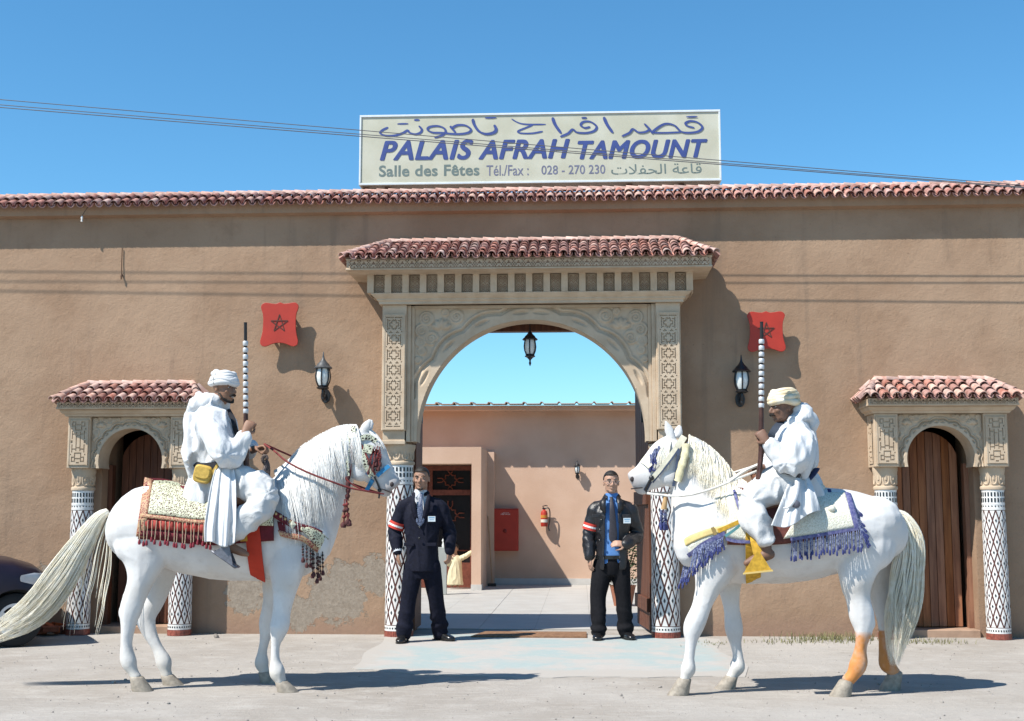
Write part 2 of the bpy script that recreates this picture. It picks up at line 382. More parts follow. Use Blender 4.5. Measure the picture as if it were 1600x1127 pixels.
def ridge_run(parent, P, Q, mesh=None, over=.02, rnd=random.Random(5), sc=1.0):
    P, Q = Vector(P), Vector(Q); d = Q - P; n = max(1, round(d.length / .128)); st = d.length / n; dn = d.normalized()
    side = dn.cross(Vector((0, 0, 1))).normalized(); up = side.cross(dn)
    up = up if up.z > 0 else -up
    for i in range(n):
        d2 = (dn - up * (.05 + rnd.uniform(-.02, .02))).normalized(); s2 = d2.cross(up).normalized(); u2 = s2.cross(d2)
        rot = Matrix((s2, d2, u2)).transposed().to_euler()
        link('ridge_tile', mesh or TMR, parent, P + dn * (i * st - over) + up * rnd.uniform(-.002, .003), rot, (sc, max(1, st / .135), sc))
slope_tiles(wall, (-7.2, .165, 4.50), (1, 0, 0), (0, .34, .185), 139, 2, .1035, lambda a, t: True, pale=.15)
# beyond the frame the coping goes on as one joined run of the same tiles
far = MB()
for x in list(np.arange(-11.9, -7.2, .1035)) + list(np.arange(7.25, 11.9, .1035)):
    for j in range(2):
        Mx = Matrix.Translation((x, .165 + j * .17, 4.522 + j * .092)) @ Matrix.Rotation(math.atan(.45), 4, 'X'); far.add([Mx @ q.co for q in TM.vertices], [tuple(f.vertices) for f in TM.polygons])
far.build('roof_tiles', M_TILE, wall, smooth=50, kind='stuff')
ridge_run(wall, (-7.2, .52, 4.70), (7.2, .52, 4.70))
# ------------------------------------------------------------------ carved relief
def cut_panel(mb, rows, O, ux, uz, n, depth, mi=0, mi_low=0):
    """fretwork: '#' cells are cut 'depth' deep, other cells stand at the face; O is the top left corner"""
    O, ux, uz, n = map(Vector, (O, ux, uz, n)); H = len(rows); Wd = len(rows[0])
    def P(i, j, lo): return O + ux * i - uz * j - n * (depth if lo else 0)
    for j in range(H):
        i = 0
        while i < Wd:
            k = i
            while k < Wd and rows[j][k] == rows[j][i]: k += 1
            lo = rows[j][i] == '#'; mb.add([P(i, j, lo), P(k, j, lo), P(k, j + 1, lo), P(i, j + 1, lo)], [(0, 1, 2, 3)], mi_low if lo else mi); i = k
        for i in range(1, Wd):
            if rows[j][i] != rows[j][i - 1]: mb.add([P(i, j, 0), P(i, j + 1, 0), P(i, j + 1, 1), P(i, j, 1)], [(0, 1, 2, 3)], mi)
    for j in range(1, H):
        i = 0
        while i < Wd:
            if rows[j][i] == rows[j - 1][i]: i += 1; continue
            k = i
            while k < Wd and rows[j][k] != rows[j - 1][k] : k += 1
            mb.add([P(i, j, 0), P(k, j, 0), P(k, j, 1), P(i, j, 1)], [(0, 1, 2, 3)], mi); i = k
UNIT = ['..#....#.', '..###.###', '..#...#..', '..#.###..', '..#.#....', '..#.#....', '..#.###..', '..#...#..', '..###.###', '..#....#.', '.........', '.#...#...', '....###..', '.........']
def mirror(rows): return [r + r[-2::-1] for r in rows]
def fret_main(n): return mirror(['.........', '.#######.'[:9]] + ['.........'] + UNIT * n + ['..######.', '.........'])
SIDE_FRET = mirror([
 '.........', '..####...', '..#..#...', '..#..####', '..####...', '.....#...', '.#...#...', '.....####', '..#......', '..#...#..', '..#####..', '..#...###', '..#...#..', '..#...#..', '......#..',
 '.##...#..', '.##...#..', '......#..', '..#...#..', '..#...#..', '..#...###', '..#####..', '..#...#..', '..#......', '.....####', '.#...#...', '.....#...', '..####...', '..#..####', '..#..#...', '..####...', '.......##', '.........'])
FRIEZE = mirror(['######', '##..##', '#.##.#', '.#..#.', '#.##.#', '##..##', '#.##.#', '.####.', '##..##', '#.##.#', '.#..#.', '#.##.#', '##..##', '#.##.#', '.#..#.', '######'])
FRIEZE = [r.translate(str.maketrans('#.', '.#')) for r in FRIEZE]
FASCIA = ['.#.....#', '#...#...', '.#.###.#', '#.#...#.', '.#..#..#']
def spandrel_field(xs, zs, cx, cz, ra, rb, xo, ztop, s):
    """height of the carving over a spandrel: scalloped border, scrolls and palmettes; s scales the ornament"""
    X, Z = np.meshgrid(xs, zs); rho = np.sqrt(((X - cx) / ra) ** 2 + ((Z - cz) / rb) ** 2); th = np.arctan2((Z - cz) / rb, np.abs(X - cx) / ra); rr = (rho - 1) * ra
    h = np.zeros_like(X)
    sc = .095 * s + .042 * s * np.abs(np.sin(th * 9.5)) - .01
    h += .020 * np.clip((sc - rr) / .008, 0, 1)                        # plain border with a lobed outline
    groove = np.clip(1 - np.abs(rr - sc - .024 * s) / (.009 * s + .003), 0, 1); h -= .020 * groove
    band = np.clip(1 - np.abs(rr - sc - .05 * s) / (.016 * s), 0, 1); h += .017 * np.sqrt(band)
    lob = ((th * 9.5 / math.pi) % 1 - .5); h -= .024 * np.clip(1 - ((lob / .22) ** 2 + ((rr - .075 * s) / (.020 * s)) ** 2), 0, 1) * (rr > 0)
    free = np.clip((rr - sc - .075 * s) / .01, 0, 1)
    d = np.full(X.shape, 9.0); AX = np.abs(X - cx); rnd = random.Random(11)
    cents = []
    for _ in range(4000):
        a, b = rnd.uniform(0, xo), rnd.uniform(cz, ztop); q = math.hypot(a / ra, (b - cz) / rb); rad = (.085, .066, .05, .038, .03)[min(4, _ // 700)] * s
        if (q - 1) * ra < .185 * s + rad or a + rad > xo - .008 or b + rad > ztop - .008 or a < rad: continue
        if math.hypot(a - xo * .77, b - (ztop - .17 * s)) < .10 * s + rad: continue
        if all(math.hypot(a - p, b - r_) > (rad + t) * .93 for p, r_, t in cents): cents.append((a, b, rad))
    for a, b, rad in cents:
        turn = rnd.choice((-1, 1)); ph = rnd.uniform(0, 6.28); rd = np.hypot(AX - a, Z - b); an = (np.arctan2(Z - b, AX - a) * turn + ph) / (2 * math.pi)
        g_ = max(rad * .42, .022 * s); k = (rd / g_ - an) % 1; dd = np.minimum(k, 1 - k) * g_; dd = np.where(rd < rad, dd, 9); dd = np.minimum(dd, np.abs(rd - rad)); d = np.minimum(d, dd)
    h += free * .019 * np.sqrt(np.clip(1 - d / (.011 * s + .002), 0, 1))
    # palmette
    pa, pb = xo * .77, ztop - .21 * s
    for k in range(5):
        an = R(90 + (k - 2) * 34); L = .105 * s; ux, uz = math.cos(an), math.sin(an)
        u = (AX - pa) * ux + (Z - pb) * uz; w = -(AX - pa) * uz + (Z - pb) * ux; e = ((u - L * .55) / (L * .52)) ** 2 + (w / (.030 * s)) ** 2
        h = np.where(free > .5, np.maximum(h, .028 * np.sqrt(np.clip(1 - e, 0, 1))), h)
    return h, rho
def spandrel(name, parent, cx, cz, ra, rb, xo, zb, ztop, y, depth, s, cell):
    xs = np.arange(cx - xo, cx + xo + cell / 2, cell); zs = np.arange(zb, ztop + cell / 2, cell)
    h, rho = spandrel_field(xs, zs, cx, cz, ra, rb, xo, ztop, s); nx = len(xs)
    # vertices just inside the arch are pulled onto its curve, so the rim is clean
    X, Z = np.meshgrid(xs, zs); q = (rho < 1) & (rho > 1 - 2.2 * cell / ra); X2 = np.where(q, cx + (X - cx) / np.maximum(rho, .1), X); Z2 = np.where(q, cz + (Z - cz) / np.maximum(rho, .1), Z)
    Z2 = np.maximum(Z2, zb); use = rho >= 1 - 2.2 * cell / ra
    mb = MB(); ok = use[:-1, :-1] & use[1:, :-1] & use[:-1, 1:] & use[1:, 1:]
    vs = [(X2[j, i], y - h[j, i], Z2[j, i]) for j in range(len(zs)) for i in range(nx)]
    fs = [(j * nx + i, j * nx + i + 1, (j + 1) * nx + i + 1, (j + 1) * nx + i) for j in range(len(zs) - 1) for i in range(nx - 1) if ok[j, i]]
    used = sorted({k for f in fs for k in f}); mp = {k: n for n, k in enumerate(used)}
    mb.add([vs[k] for k in used], [tuple(mp[k] for k in f) for f in fs]); mb.build(name, M_STONE, parent, smooth=180)
    rim = MB(); a0 = math.asin(max(-1, (zb - cz) / rb)); n = 72; rows = []
    for k in range(n + 1):
        a = a0 + (math.pi - 2 * a0) * k / n; c, s_ = math.cos(a), math.sin(a)
        rows.append([(cx + (ra + .012) * c, y - .013, cz + (rb + .012) * s_), (cx + (ra - .001) * c, y - .013, cz + (rb - .001) * s_), (cx + (ra - .001) * c, y + depth, cz + (rb - .001) * s_), (cx + (ra + .012) * c, y + depth, cz + (rb + .012) * s_)])
    rim.grid(rows); rim.build('arch_rim', M_STONE, parent, smooth=40)
def ring_profile(mb, prof, x0, x1, yb, mi=0):
    """moulding that runs round the left, front and right of a projecting block; prof: (out, z) with out measured from x0/x1 and y = yb - out"""
    rows = []
    for o, z in prof: rows.append([(x0 - o, YW - .001, z), (x0 - o, yb - o, z), (x1 + o, yb - o, z), (x1 + o, YW - .001, z)])
    mb.grid(rows, mi)
# ------------------------------------------------------------------ mosaic columns
def column(parent, cx, cy, r, zt, zc, flare):
    """tiled shaft with raised diamond tesserae, banded top and foot, carved capital"""
    e = link('column', None, parent, (cx, cy, 0)); core = MB(); rb, rt = r * 1.03, r * .955
    def rad(z): return rb + (rt - rb) * z / zt
    core.lathe([(0, 0), (rad(0) - .001, 0), (rad(zt) - .001, zt), (0, zt)], (cx, cy, 0), 32); core.build('shaft', M_BROWN, e, smooth=40)
    db = MB()
    za, zb_ = .115, zt - .20
    for z0, z1 in ((.062, za), (zb_, zb_ + .022), (zb_ + .052, zb_ + .068), (zt - .012, zt)):
        wb_ = MB(); wb_.lathe([(rad(z0), z0), (rad(z0) + .003, z0), (rad(z1) + .003, z1), (rad(z1), z1)], (cx, cy, 0), 40); wb_.build('white_band', M_WHITE, e, smooth=40)
    wb_ = MB()
    wb_.lathe([(rad(zb_ + .02), zb_ + .02), (rad(zt) + .0015, zb_ + .02), (rad(zt) + .0015, zt - .01), (rad(zt), zt - .01)], (cx, cy, 0), 40)
    wb_.build('white_band', M_WHITE, e, smooth=40)
    def wedge(a, w, z0, z1, out, tip=0):
        vs = []
        for z, k in ((z0, 1), (z1, 1 - tip)):
            for s in (-1, 1): vs.append((cx + (rad(z) + out) * math.cos(a + s * w * k), cy + (rad(z) + out) * math.sin(a + s * w * k), z))
        if tip: zt_ = z1 + .012; vs.append((cx + (rad(z1) + out) * math.cos(a), cy + (rad(z1) + out) * math.sin(a), zt_)); db.add(vs, [(0, 1, 3, 4, 2)])
        else: db.add(vs, [(0, 1, 3, 2)])
    for k in range(22):
        a = 2 * math.pi * k / 22
        wedge(a, .075, zb_ + .076, zb_ + .118, .0035); wedge(a, .075, zb_ + .134, zb_ + .176, .0035)
        wedge(a, .05, zb_ + .030, zb_ + .044, .0035)
    for k in range(30): wedge(2 * math.pi * k / 30, .05, .080, .098, .0045)
    db.build('dark_band_tiles', M_BLACK, e, kind='stuff')
    fb = MB()
    for k in range(44):
        a = 2 * math.pi * k / 44; c, s = math.cos(a), math.sin(a); fb.obox((cx + (rb + .001) * c, cy + (rb + .001) * s, .031), (-s * .0082, c * .0082, 0), (c * .005, s * .005, 0), (0, 0, .029))
    fb.build('foot_tiles', M('brick_red_mosaic', (.24, .07, .05), .4, .3, 40), e, kind='stuff')
    nd = 11; H = (zb_ - za) / 5.5; w0 = math.pi / nd
    dm = MB(); g_ = .77                                                # one tessera: white diamond with a dark one set in it, curved with the shaft
    rm = rad(.6) + .003
    def dp(u, v, out=0): return ((rm + out) * math.sin(u * w0), -(rm + out) * math.cos(u * w0) + rm, v * H / 2)
    out = [(0, -1), (.5, -.5), (1, 0), (.5, .5), (0, 1), (-.5, .5), (-1, 0), (-.5, -.5)]
    dm.add([dp(0, 0, .0012)] + [dp(u * g_, v * g_) for u, v in out] + [dp(u * g_, v * g_, -.004) for u, v in out], [(0, 1 + k, 1 + (k + 1) % 8) for k in range(8)] + [(1 + k, 9 + k, 9 + (k + 1) % 8, 1 + (k + 1) % 8) for k in range(8)])
    dm.add([dp(u * .30, v * .20, .0022) for u, v in ((0, -1), (1, 0), (0, 1), (-1, 0))], [(0, 1, 2, 3)], 1)
    me = dm.mesh('mosaic_tile', [M_WHITE, M_BLACK])
    half = MB()
    for j in range(12):
        z = za + H / 2 * j
        for k in range(nd):
            a = 2 * math.pi * (k + (.5 if j % 2 else 0)) / nd; c, s = math.cos(a), math.sin(a)
            if s > .55: continue                                       # turned to the wall
            if j in (0, 11):
                sg = 1 if j == 0 else -1; half.add([(cx + (rad(z) + .003) * math.cos(a + du * w0 * .74), cy + (rad(z) + .003) * math.sin(a + du * w0 * .74), z + sg * dv * H / 2) for du, dv in ((-1, .06), (1, .06), (0, .74))], [(0, 1, 2)])
                continue
            q = rad(z) + .003 - rm; o = link('mosaic_tile', me, e, (cx + (q + rm) * c, cy + (q + rm) * s, z), (0, 0, a + math.pi / 2))
    half.build('edge_tiles', M_WHITE, e, kind='stuff')
    cp = MB(); rc = rt * 1.0
    cp.lathe([(0, zt + .002), (rc * 1.10, zt + .002), (rc * 1.14, zt + .018), (rc * 1.10, zt + .034), (rc * .98, zt + .042), (rc * 1.0, zt + .10), (rc * 1.10, zt + (zc - zt) * .72), (rc * flare, zc - .03), (rc * flare, zc + .001), (0, zc + .001)], (cx, cy, 0), 32)
    for k in range(9):                                                 # lobed leaves on the capital
        a = 2 * math.pi * k / 9 + .35
        pts = [(cx + (rc * q) * math.cos(a + d), cy + (rc * q) * math.sin(a + d), zt + z) for d, q, z in ((-.26, 1.02, .14), (-.25, 1.02, .09), (-.12, 1.01, .058), (.12, 1.01, .058), (.25, 1.02, .09), (.26, 1.02, .14))]
        cp.tube(crom(pts, 4), .009, 5); cp.tube([(cx + rc * q * math.cos(a), cy + rc * q * math.sin(a), zt + z) for q, z in ((1.02, .15), (1.015, .10))], .011, 5)
    cp.build('capital', M_STONE, e, smooth=40)
# ------------------------------------------------------------------ the main portal
por = thing('entrance_portal', (0, .1, 0), 'carved plaster portal with large arch, tiled canopy and two tall mosaic columns', 'portal')
XI, XO, YP = 1.275, 1.525, -.04
for s in (-1, 1):
    x0, x1 = sorted((s * XI, s * XO)); pm = MB(); pm.box(x0, x1, YP, YW - .001, 2.075, 3.37); pm.box(x0 + .012, x1 - .012, YP + .025, YW - .001, 1.955, 2.075); pm.box(x0 + .004, x1 - .004, YP + .01, YW - .001, 1.935, 1.975)
    pl = pm.build('pillar', M_STONE, por, bevel=.006)
    fp = MB(); rows = fret_main(7); cell = .0112; Hh = len(rows) * cell; w = len(rows[0]) * cell; xc = (x0 + x1) / 2
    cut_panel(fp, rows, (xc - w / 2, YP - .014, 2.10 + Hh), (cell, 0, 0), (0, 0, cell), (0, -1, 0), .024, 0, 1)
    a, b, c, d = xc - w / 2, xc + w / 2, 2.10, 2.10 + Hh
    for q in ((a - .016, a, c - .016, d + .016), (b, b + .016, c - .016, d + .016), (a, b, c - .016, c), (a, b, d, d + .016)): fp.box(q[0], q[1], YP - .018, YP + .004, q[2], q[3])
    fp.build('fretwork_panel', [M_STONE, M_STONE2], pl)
    fi = MB(); fi.box(*sorted((s * 1.235, s * 1.2745)), .0, YW - .001, 1.962, 3.37); fi.box(*sorted((s * 1.2, s * 1.2345)), .035, YW - .001, 1.962, 3.37); fi.build('fillet', M_STONE, por, bevel=.004)
    column(por, s * 1.35, .155, .137, 1.73, 1.937, 1.18)
spandrel('carved_spandrel', por, 0, 2.0, 1.171, 1.217, 1.199, 1.966, 3.34, .055, .27, 1.0, .0085)
MB().box(-1.199, 1.199, .03, YW - .001, 3.341, 3.37).build('top_fillet', M_STONE, por)
mo = MB()
ring_profile(mo, [(-.02, 3.371), (.03, 3.372), (.03, 3.395), (.05, 3.41), (.05, 3.425), (.085, 3.445), (.105, 3.468), (.105, 3.475), (-.05, 3.476)], -1.525, 1.525, -.055); mo.build('moulding', M_STONE, por, smooth=30)
fz = MB(); fz.box(-1.56, 1.56, .055, YW - .001, 3.476, 3.72); fz.build('frieze', M_STONE, por)
nb = 19; xs_ = np.linspace(-1.635, 1.615, nb); brm = MB(); brm.box(-.033, .033, -.10, .22, -.098, .092); brm.box(-.040, .040, -.108, .22, .0925, .112); BR = brm.mesh('bracket', M_STONE)
for k, x in enumerate(xs_):
    link('bracket', BR, por, (x, -.06, 3.575))
    if k < nb - 1:
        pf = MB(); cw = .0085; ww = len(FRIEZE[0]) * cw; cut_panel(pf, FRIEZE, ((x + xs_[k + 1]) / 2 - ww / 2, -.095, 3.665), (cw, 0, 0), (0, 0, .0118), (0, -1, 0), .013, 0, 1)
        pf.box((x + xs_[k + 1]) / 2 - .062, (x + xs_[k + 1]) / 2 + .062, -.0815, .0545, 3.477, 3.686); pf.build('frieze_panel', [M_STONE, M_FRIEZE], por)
for s in (-1, 1):
    sb = MB(); sb.box(*sorted((s * 1.545, s * 1.66)), -.02, YW - .001, 3.477, 3.67); sb.build('frieze_return', M_STONE, por)
YF = -.365; XL, XR = -1.855, 1.825
so_ = MB()
ring_profile(so_, [(-.20, 3.665), (.0, 3.678), (.012, 3.678), (.012, 3.692), (.004, 3.698), (.004, 3.776), (.012, 3.782), (.012, 3.792), (-.10, 3.793)], XL + .012, XR - .012, YF + .012); so_.build('cornice', M_STONE, por, smooth=30)
def soffit(x0, x1, y0, zlo, zhi, xi0, xi1, yi, parent):
    q = MB(); q.add([(x0, YW - .002, zhi), (x0, y0, zhi), (x1, y0, zhi), (x1, YW - .002, zhi), (xi0, YW - .002, zlo), (xi0, yi, zlo), (xi1, yi, zlo), (xi1, YW - .002, zlo)], [(0, 1, 5, 4), (1, 2, 6, 5), (2, 3, 7, 6)]); q.build('soffit', M_STONE, parent)
soffit(XL + .02, XR - .02, YF + .02, 3.672, 3.681, -1.67, 1.65, -.17, por)
def fascia(parent, x0, x1, y, z, cell, yside=None):
    f = MB(); n = int((x1 - x0) / (8 * cell)); rows = [r * n for r in FASCIA]; w = len(rows[0]) * cell
    cut_panel(f, rows, ((x0 + x1) / 2 - w / 2, y, z), (cell, 0, 0), (0, 0, cell * 1.25), (0, -1, 0), .012, 0, 1)
    n2 = int((YW - y - .03) / (8 * cell)); rows = [r * n2 for r in FASCIA]; w2 = len(rows[0]) * cell; yc = (y + YW) / 2
    cut_panel(f, rows, (x0 - .003, yc + w2 / 2, z), (0, -cell, 0), (0, 0, cell * 1.25), (-1, 0, 0), .012, 0, 1)
    cut_panel(f, rows, (x1 + .003, yc - w2 / 2, z), (0, cell, 0), (0, 0, cell * 1.25), (1, 0, 0), .012, 0, 1)
    f.build('fretwork_fascia', [M_STONE, M_STONE2], parent)
fascia(por, XL, XR, YF - .012, 3.774, .0122)
def canopy(parent, x0, x1, y, ze, zr, xr0, xr1, rows, pitch=.1035, pale=.2):
    """hipped tile roof against the wall: eave x0..x1 at y, ridge xr0..xr1 at the wall"""
    dk = MB(); yw = YW - .003; dk.add([(x0, yw, ze), (x0, y, ze), (x1, y, ze), (x1, yw, ze), (xr0, yw, zr), (xr1, yw, zr)], [(1, 2, 5, 4), (0, 1, 4), (2, 3, 5), (0, 3, 2, 1)]); dk.build('roof_deck', M_STONE2, parent)
    w = x1 - x0; n = round(w / pitch); pt = w / n; hl, hr = xr0 - x0, x1 - xr1
    slope_tiles(parent, (x0, y - .03, ze - .012), (1, 0, 0), (0, yw - y, zr - ze), n, rows, pt, lambda a, t: t < min(1, a / hl) and t < min(1, (w - a) / hr), pale=pale)
    D = yw - y; m = max(3, round(D / pitch)); pm_ = D / m
    slope_tiles(parent, (x0 - .03, yw, ze - .012), (0, -1, 0), (hl, 0, zr - ze), m, max(2, rows - 1), pm_, lambda a, t: t < 1 - (a / D), pale=pale)
    slope_tiles(parent, (x1 + .03, y, ze - .012), (0, 1, 0), (-hr, 0, zr - ze), m, max(2, rows - 1), pm_, lambda a, t: t < a / D, pale=pale)
    ridge_run(parent, (xr0, yw - .03, zr + .02), (xr1, yw - .03, zr + .02), sc=.95)
    ridge_run(parent, (x0 - .02, y - .02, ze + .02), (xr0, yw - .03, zr + .03), sc=.9); ridge_run(parent, (x1 + .02, y - .02, ze + .02), (xr1, yw - .03, zr + .03), sc=.9)
canopy(por, XL - .01, XR + .01, YF - .02, 3.80, 4.085, -1.50, 1.51, 5)
# gate passage behind the arch
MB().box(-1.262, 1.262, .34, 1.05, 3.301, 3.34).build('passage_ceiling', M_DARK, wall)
MB().box(-1.30, 1.30, .931, 1.06, 3.225, 3.60).build('lintel_beam', M_WOODD, wall)
# ------------------------------------------------------------------ small side doorways
def side_doorway(cx, label, leaf_label, open_leaf):
    t = thing('side_doorway', (cx, .1, 0), label, 'doorway'); ZT, ZB = 2.232, 1.70
    for s in (-1, 1):
        x0, x1 = sorted((cx + s * .42, cx + s * .655)); pm = MB(); pm.box(x0, x1, 0, YW - .001, ZB, ZT); pl = pm.build('pillar', M_STONE, t, bevel=.006)
        fp = MB(); cell = .0106; rows = SIDE_FRET; ch = (ZT - ZB - .07) / len(rows); w = len(rows[0]) * cell; xc = (x0 + x1) / 2
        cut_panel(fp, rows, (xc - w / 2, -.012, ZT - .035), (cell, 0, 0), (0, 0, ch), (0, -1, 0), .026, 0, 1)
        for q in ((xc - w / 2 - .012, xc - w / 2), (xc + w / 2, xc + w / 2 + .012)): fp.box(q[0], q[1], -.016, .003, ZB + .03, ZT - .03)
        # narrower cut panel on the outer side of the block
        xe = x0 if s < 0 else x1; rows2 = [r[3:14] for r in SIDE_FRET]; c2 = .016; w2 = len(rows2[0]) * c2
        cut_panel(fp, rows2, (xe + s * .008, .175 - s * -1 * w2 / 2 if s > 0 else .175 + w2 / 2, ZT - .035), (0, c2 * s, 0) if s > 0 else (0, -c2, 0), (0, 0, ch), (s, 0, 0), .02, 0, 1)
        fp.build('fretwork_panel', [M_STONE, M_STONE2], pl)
        column(t, cx + s * .53, .155, .112, 1.472, ZB - .001, 1.16)
    spandrel('carved_spandrel', t, cx, 1.776, .335, .335, .419, ZB + .001, ZT - .001, .05, .279, .5, .006)
    mo = MB(); ring_profile(mo, [(-.05, ZT + .001), (.02, ZT + .001), (.03, ZT + .02), (.05, ZT + .03), (.07, ZT + .062), (.07, ZT + .064), (-.03, ZT + .065)], cx - .655, cx + .655, -.005); mo.build('moulding', M_STONE, t, smooth=30)
    co = MB(); ring_profile(co, [(-.1, 2.298), (.0, 2.299), (.006, 2.305), (.006, 2.318), (0, 2.322), (0, 2.372), (.006, 2.376), (-.1, 2.377)], cx - .73, cx + .73, -.13); co.build('cornice', M_STONE, t, smooth=30)
    fascia(t, cx - .73, cx + .73, -.142, 2.372, .0085)
    canopy(t, cx - .74, cx + .74, -.16, 2.385, 2.585, cx - .56, cx + .55, 3, pale=.55)
    # room behind and the door
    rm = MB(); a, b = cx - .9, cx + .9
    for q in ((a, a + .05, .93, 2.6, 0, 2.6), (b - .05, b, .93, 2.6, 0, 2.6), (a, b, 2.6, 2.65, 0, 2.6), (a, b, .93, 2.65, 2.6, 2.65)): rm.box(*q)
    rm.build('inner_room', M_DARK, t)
    MB().box(cx - .4, cx + .4, .30, .93, -.02, .075).build('door_sill', M_SKIRT if False else M_STONE2, t, bevel=.008)
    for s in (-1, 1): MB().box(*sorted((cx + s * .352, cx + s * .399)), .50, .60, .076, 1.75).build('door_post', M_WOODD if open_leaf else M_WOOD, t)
    d = link('door', None, t, (cx, .56, 0)); 
    if leaf_label: d['label'] = leaf_label
    ang = R(9) if open_leaf else R(-3.5); n = 8; hx = cx + (.345 if open_leaf else -.345); wd_ = .66 / n
    for k in range(n):
        u0, u1 = k * wd_ + .0025, (k + 1) * wd_ - .0025; um = (u0 + u1) / 2; xx = abs(um - .33); top = 1.74 + math.sqrt(max(.0, .345 ** 2 - xx ** 2))
        dr = Vector((-math.cos(ang), math.sin(ang), 0)) if open_leaf else Vector((math.cos(ang), -math.sin(ang), 0)); nn = Vector((dr.y, -dr.x, 0)); b0 = Vector((hx, .55, 0))
        pts = [b0 + dr * u0 + Vector((0, 0, .085)), b0 + dr * u1 + Vector((0, 0, .085))]
        for e_ in np.linspace(1, 0, 5):
            uu = u0 + (u1 - u0) * e_; pts.append(b0 + dr * uu + Vector((0, 0, 1.74 + math.sqrt(max(0, .345 ** 2 - (uu - .33) ** 2)))))
        p = MB(); p.poly(pts, nn * .03 * (1 if nn.y > 0 else -1)); p.build('plank', M_WOODD if open_leaf else M_WOOD, d, bevel=.003)  # shaded door's planks and posts take darker wood: shade put into the colour
    for z in (.35, 1.2): bb = MB(); bb.obox(b0 + dr * .33 + Vector((0, .05, z)), dr * .32, (0, .012, 0), (0, 0, .05)); bb.build('door_ledge', M_WOODD, d)
    return t
side_doorway(-4.14, 'small carved doorway with a dark door in shade, behind the tail of the horse with red trappings', 'dark wooden leaf in shade', True)
side_doorway(4.10, 'small carved doorway with a closed plank door, behind the tail of the horse with blue fringes', 'closed door of upright brown planks', False)
# ------------------------------------------------------------------ gate leaves of the main entrance, standing open
def gate_leaf(label, x, y, ang, w, h):
    t = thing('gate_leaf', (x, y, 0), label, 'gate leaf', 'open leaves of the main gate'); dr = Vector((math.cos(ang), math.sin(ang), 0)); nn = Vector((-dr.y, dr.x, 0)); b = Vector((x, y, 0)); n = 6; ww = w / n
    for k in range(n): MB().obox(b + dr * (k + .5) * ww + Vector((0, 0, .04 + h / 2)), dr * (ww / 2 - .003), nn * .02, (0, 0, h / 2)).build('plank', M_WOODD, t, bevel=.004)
    for z in (.3, 1.4, h - .25): q = MB(); q.obox(b + dr * w / 2 + nn * .035 + Vector((0, 0, z)), dr * (w / 2 - .02), nn * .0145, (0, 0, .07)); q.build('cross_rail', M_WOODD, t, bevel=.004)
    q = MB(); q.box(*sorted((b.x + dr.x * .3 - .05, b.x + dr.x * .3 + .05)), b.y + dr.y * .3 - .05, b.y + dr.y * .3 + .05, 2.2, 2.45); q.build('lock_box', M_IRON, t)
gate_leaf('brown wooden gate leaf folded back, beside the man in the leather jacket', 1.225, .40, R(95), 1.0, 3.12)
gate_leaf('brown wooden gate leaf folded back, beside the man in the navy suit', -1.238, .40, R(91), .62, 3.12)
# ------------------------------------------------------------------ courtyard beyond the arch
cw = thing('courtyard_wall', (0, 9.3, 0), 'apricot courtyard wall with a ribbed sheet eave, seen through the arch', 'wall')
MB().box(-6, 6, 9.30, 9.5, 0, 3.03).build('plaster_wall', M_PINK, cw)
MB().box(-6, 6, 9.284, 9.2995, .012, .12).build('skirting', M_SKIRT, cw)
ev = MB(); rows = []
for x in np.arange(-6, 6.01, .02):
    u = (x / .30) % 1; z = .045 * max(0, 1 - abs(u - .5) / .10) ** .8 if abs(u - .5) < .10 else 0
    rows.append([(x, 8.82, 3.085 + z), (x, 9.52, 3.125 + z)])
ev.grid(rows)
evo = ev.build('sheet_eave', M('dusty_painted_sheet', (.46, .36, .28), .8, .1, 6), cw); sm = evo.modifiers.new('t', 'SOLIDIFY'); sm.thickness = .012; sm.offset = 1
MB().box(-6, 6, 9.0, 9.29, 3.0, 3.075).build('eave_beam', M_PINK, cw)
MB().box(-1.54, -1.50, .94, 9.28, -.01, 2.6) if False else None
pch = thing('courtyard_porch', (-2.3, 8.5, 0), 'apricot porch with a lattice door in the courtyard, behind the man in the navy suit', 'porch')
PX1, PX0, PYF, PZ, OX = -1.095, -4.2, 7.72, 2.30, -1.25
pb = MB(); pb.box(OX, PX1, PYF, 9.299, .012, PZ); pb.box(PX0, OX - .0005, PYF, 9.299, 2.03, PZ); pb.box(PX0, -3.2, PYF, 9.299, .012, 2.0295); pb.build('porch_wall', M_PINK, pch)
MB().box(OX - .004, PX1 + .012, PYF - .012, PYF + .3, .012, .10).build('skirting', M_SKIRT, pch)
MB().box(PX1 + .001, PX1 + .12, 9.05, 9.298, .013, 2.28).build('buttress', M_PINK, pch)
lat = link('lattice_door', None, pch, (-2.2, 8.35, 0)); lat['label'] = 'dark door screen with red-brown star lattice'
MB().box(-3.19, OX - .002, 8.40, 8.46, .014, 2.028).build('dark_glass', M('dark_screen', (.012, .011, .013), .3, .1), lat)
M_LAT = M('lattice_wood', (.16, .048, .03), .6, .2, 20)
fr = MB()
for x in (OX - .07, -2.02, -2.10, -3.19): fr.box(x, x + .065, 8.33, 8.395, .014, 2.02)
fr.box(-3.12, OX - .071, 8.335, 8.394, 1.53, 1.62); fr.box(-3.12, OX - .071, 8.335, 8.394, 1.94, 2.02); fr.box(-3.12, OX - .071, 8.335, 8.394, .016, .42)
fr.build('door_frame', M_LAT, lat)
st = MB()
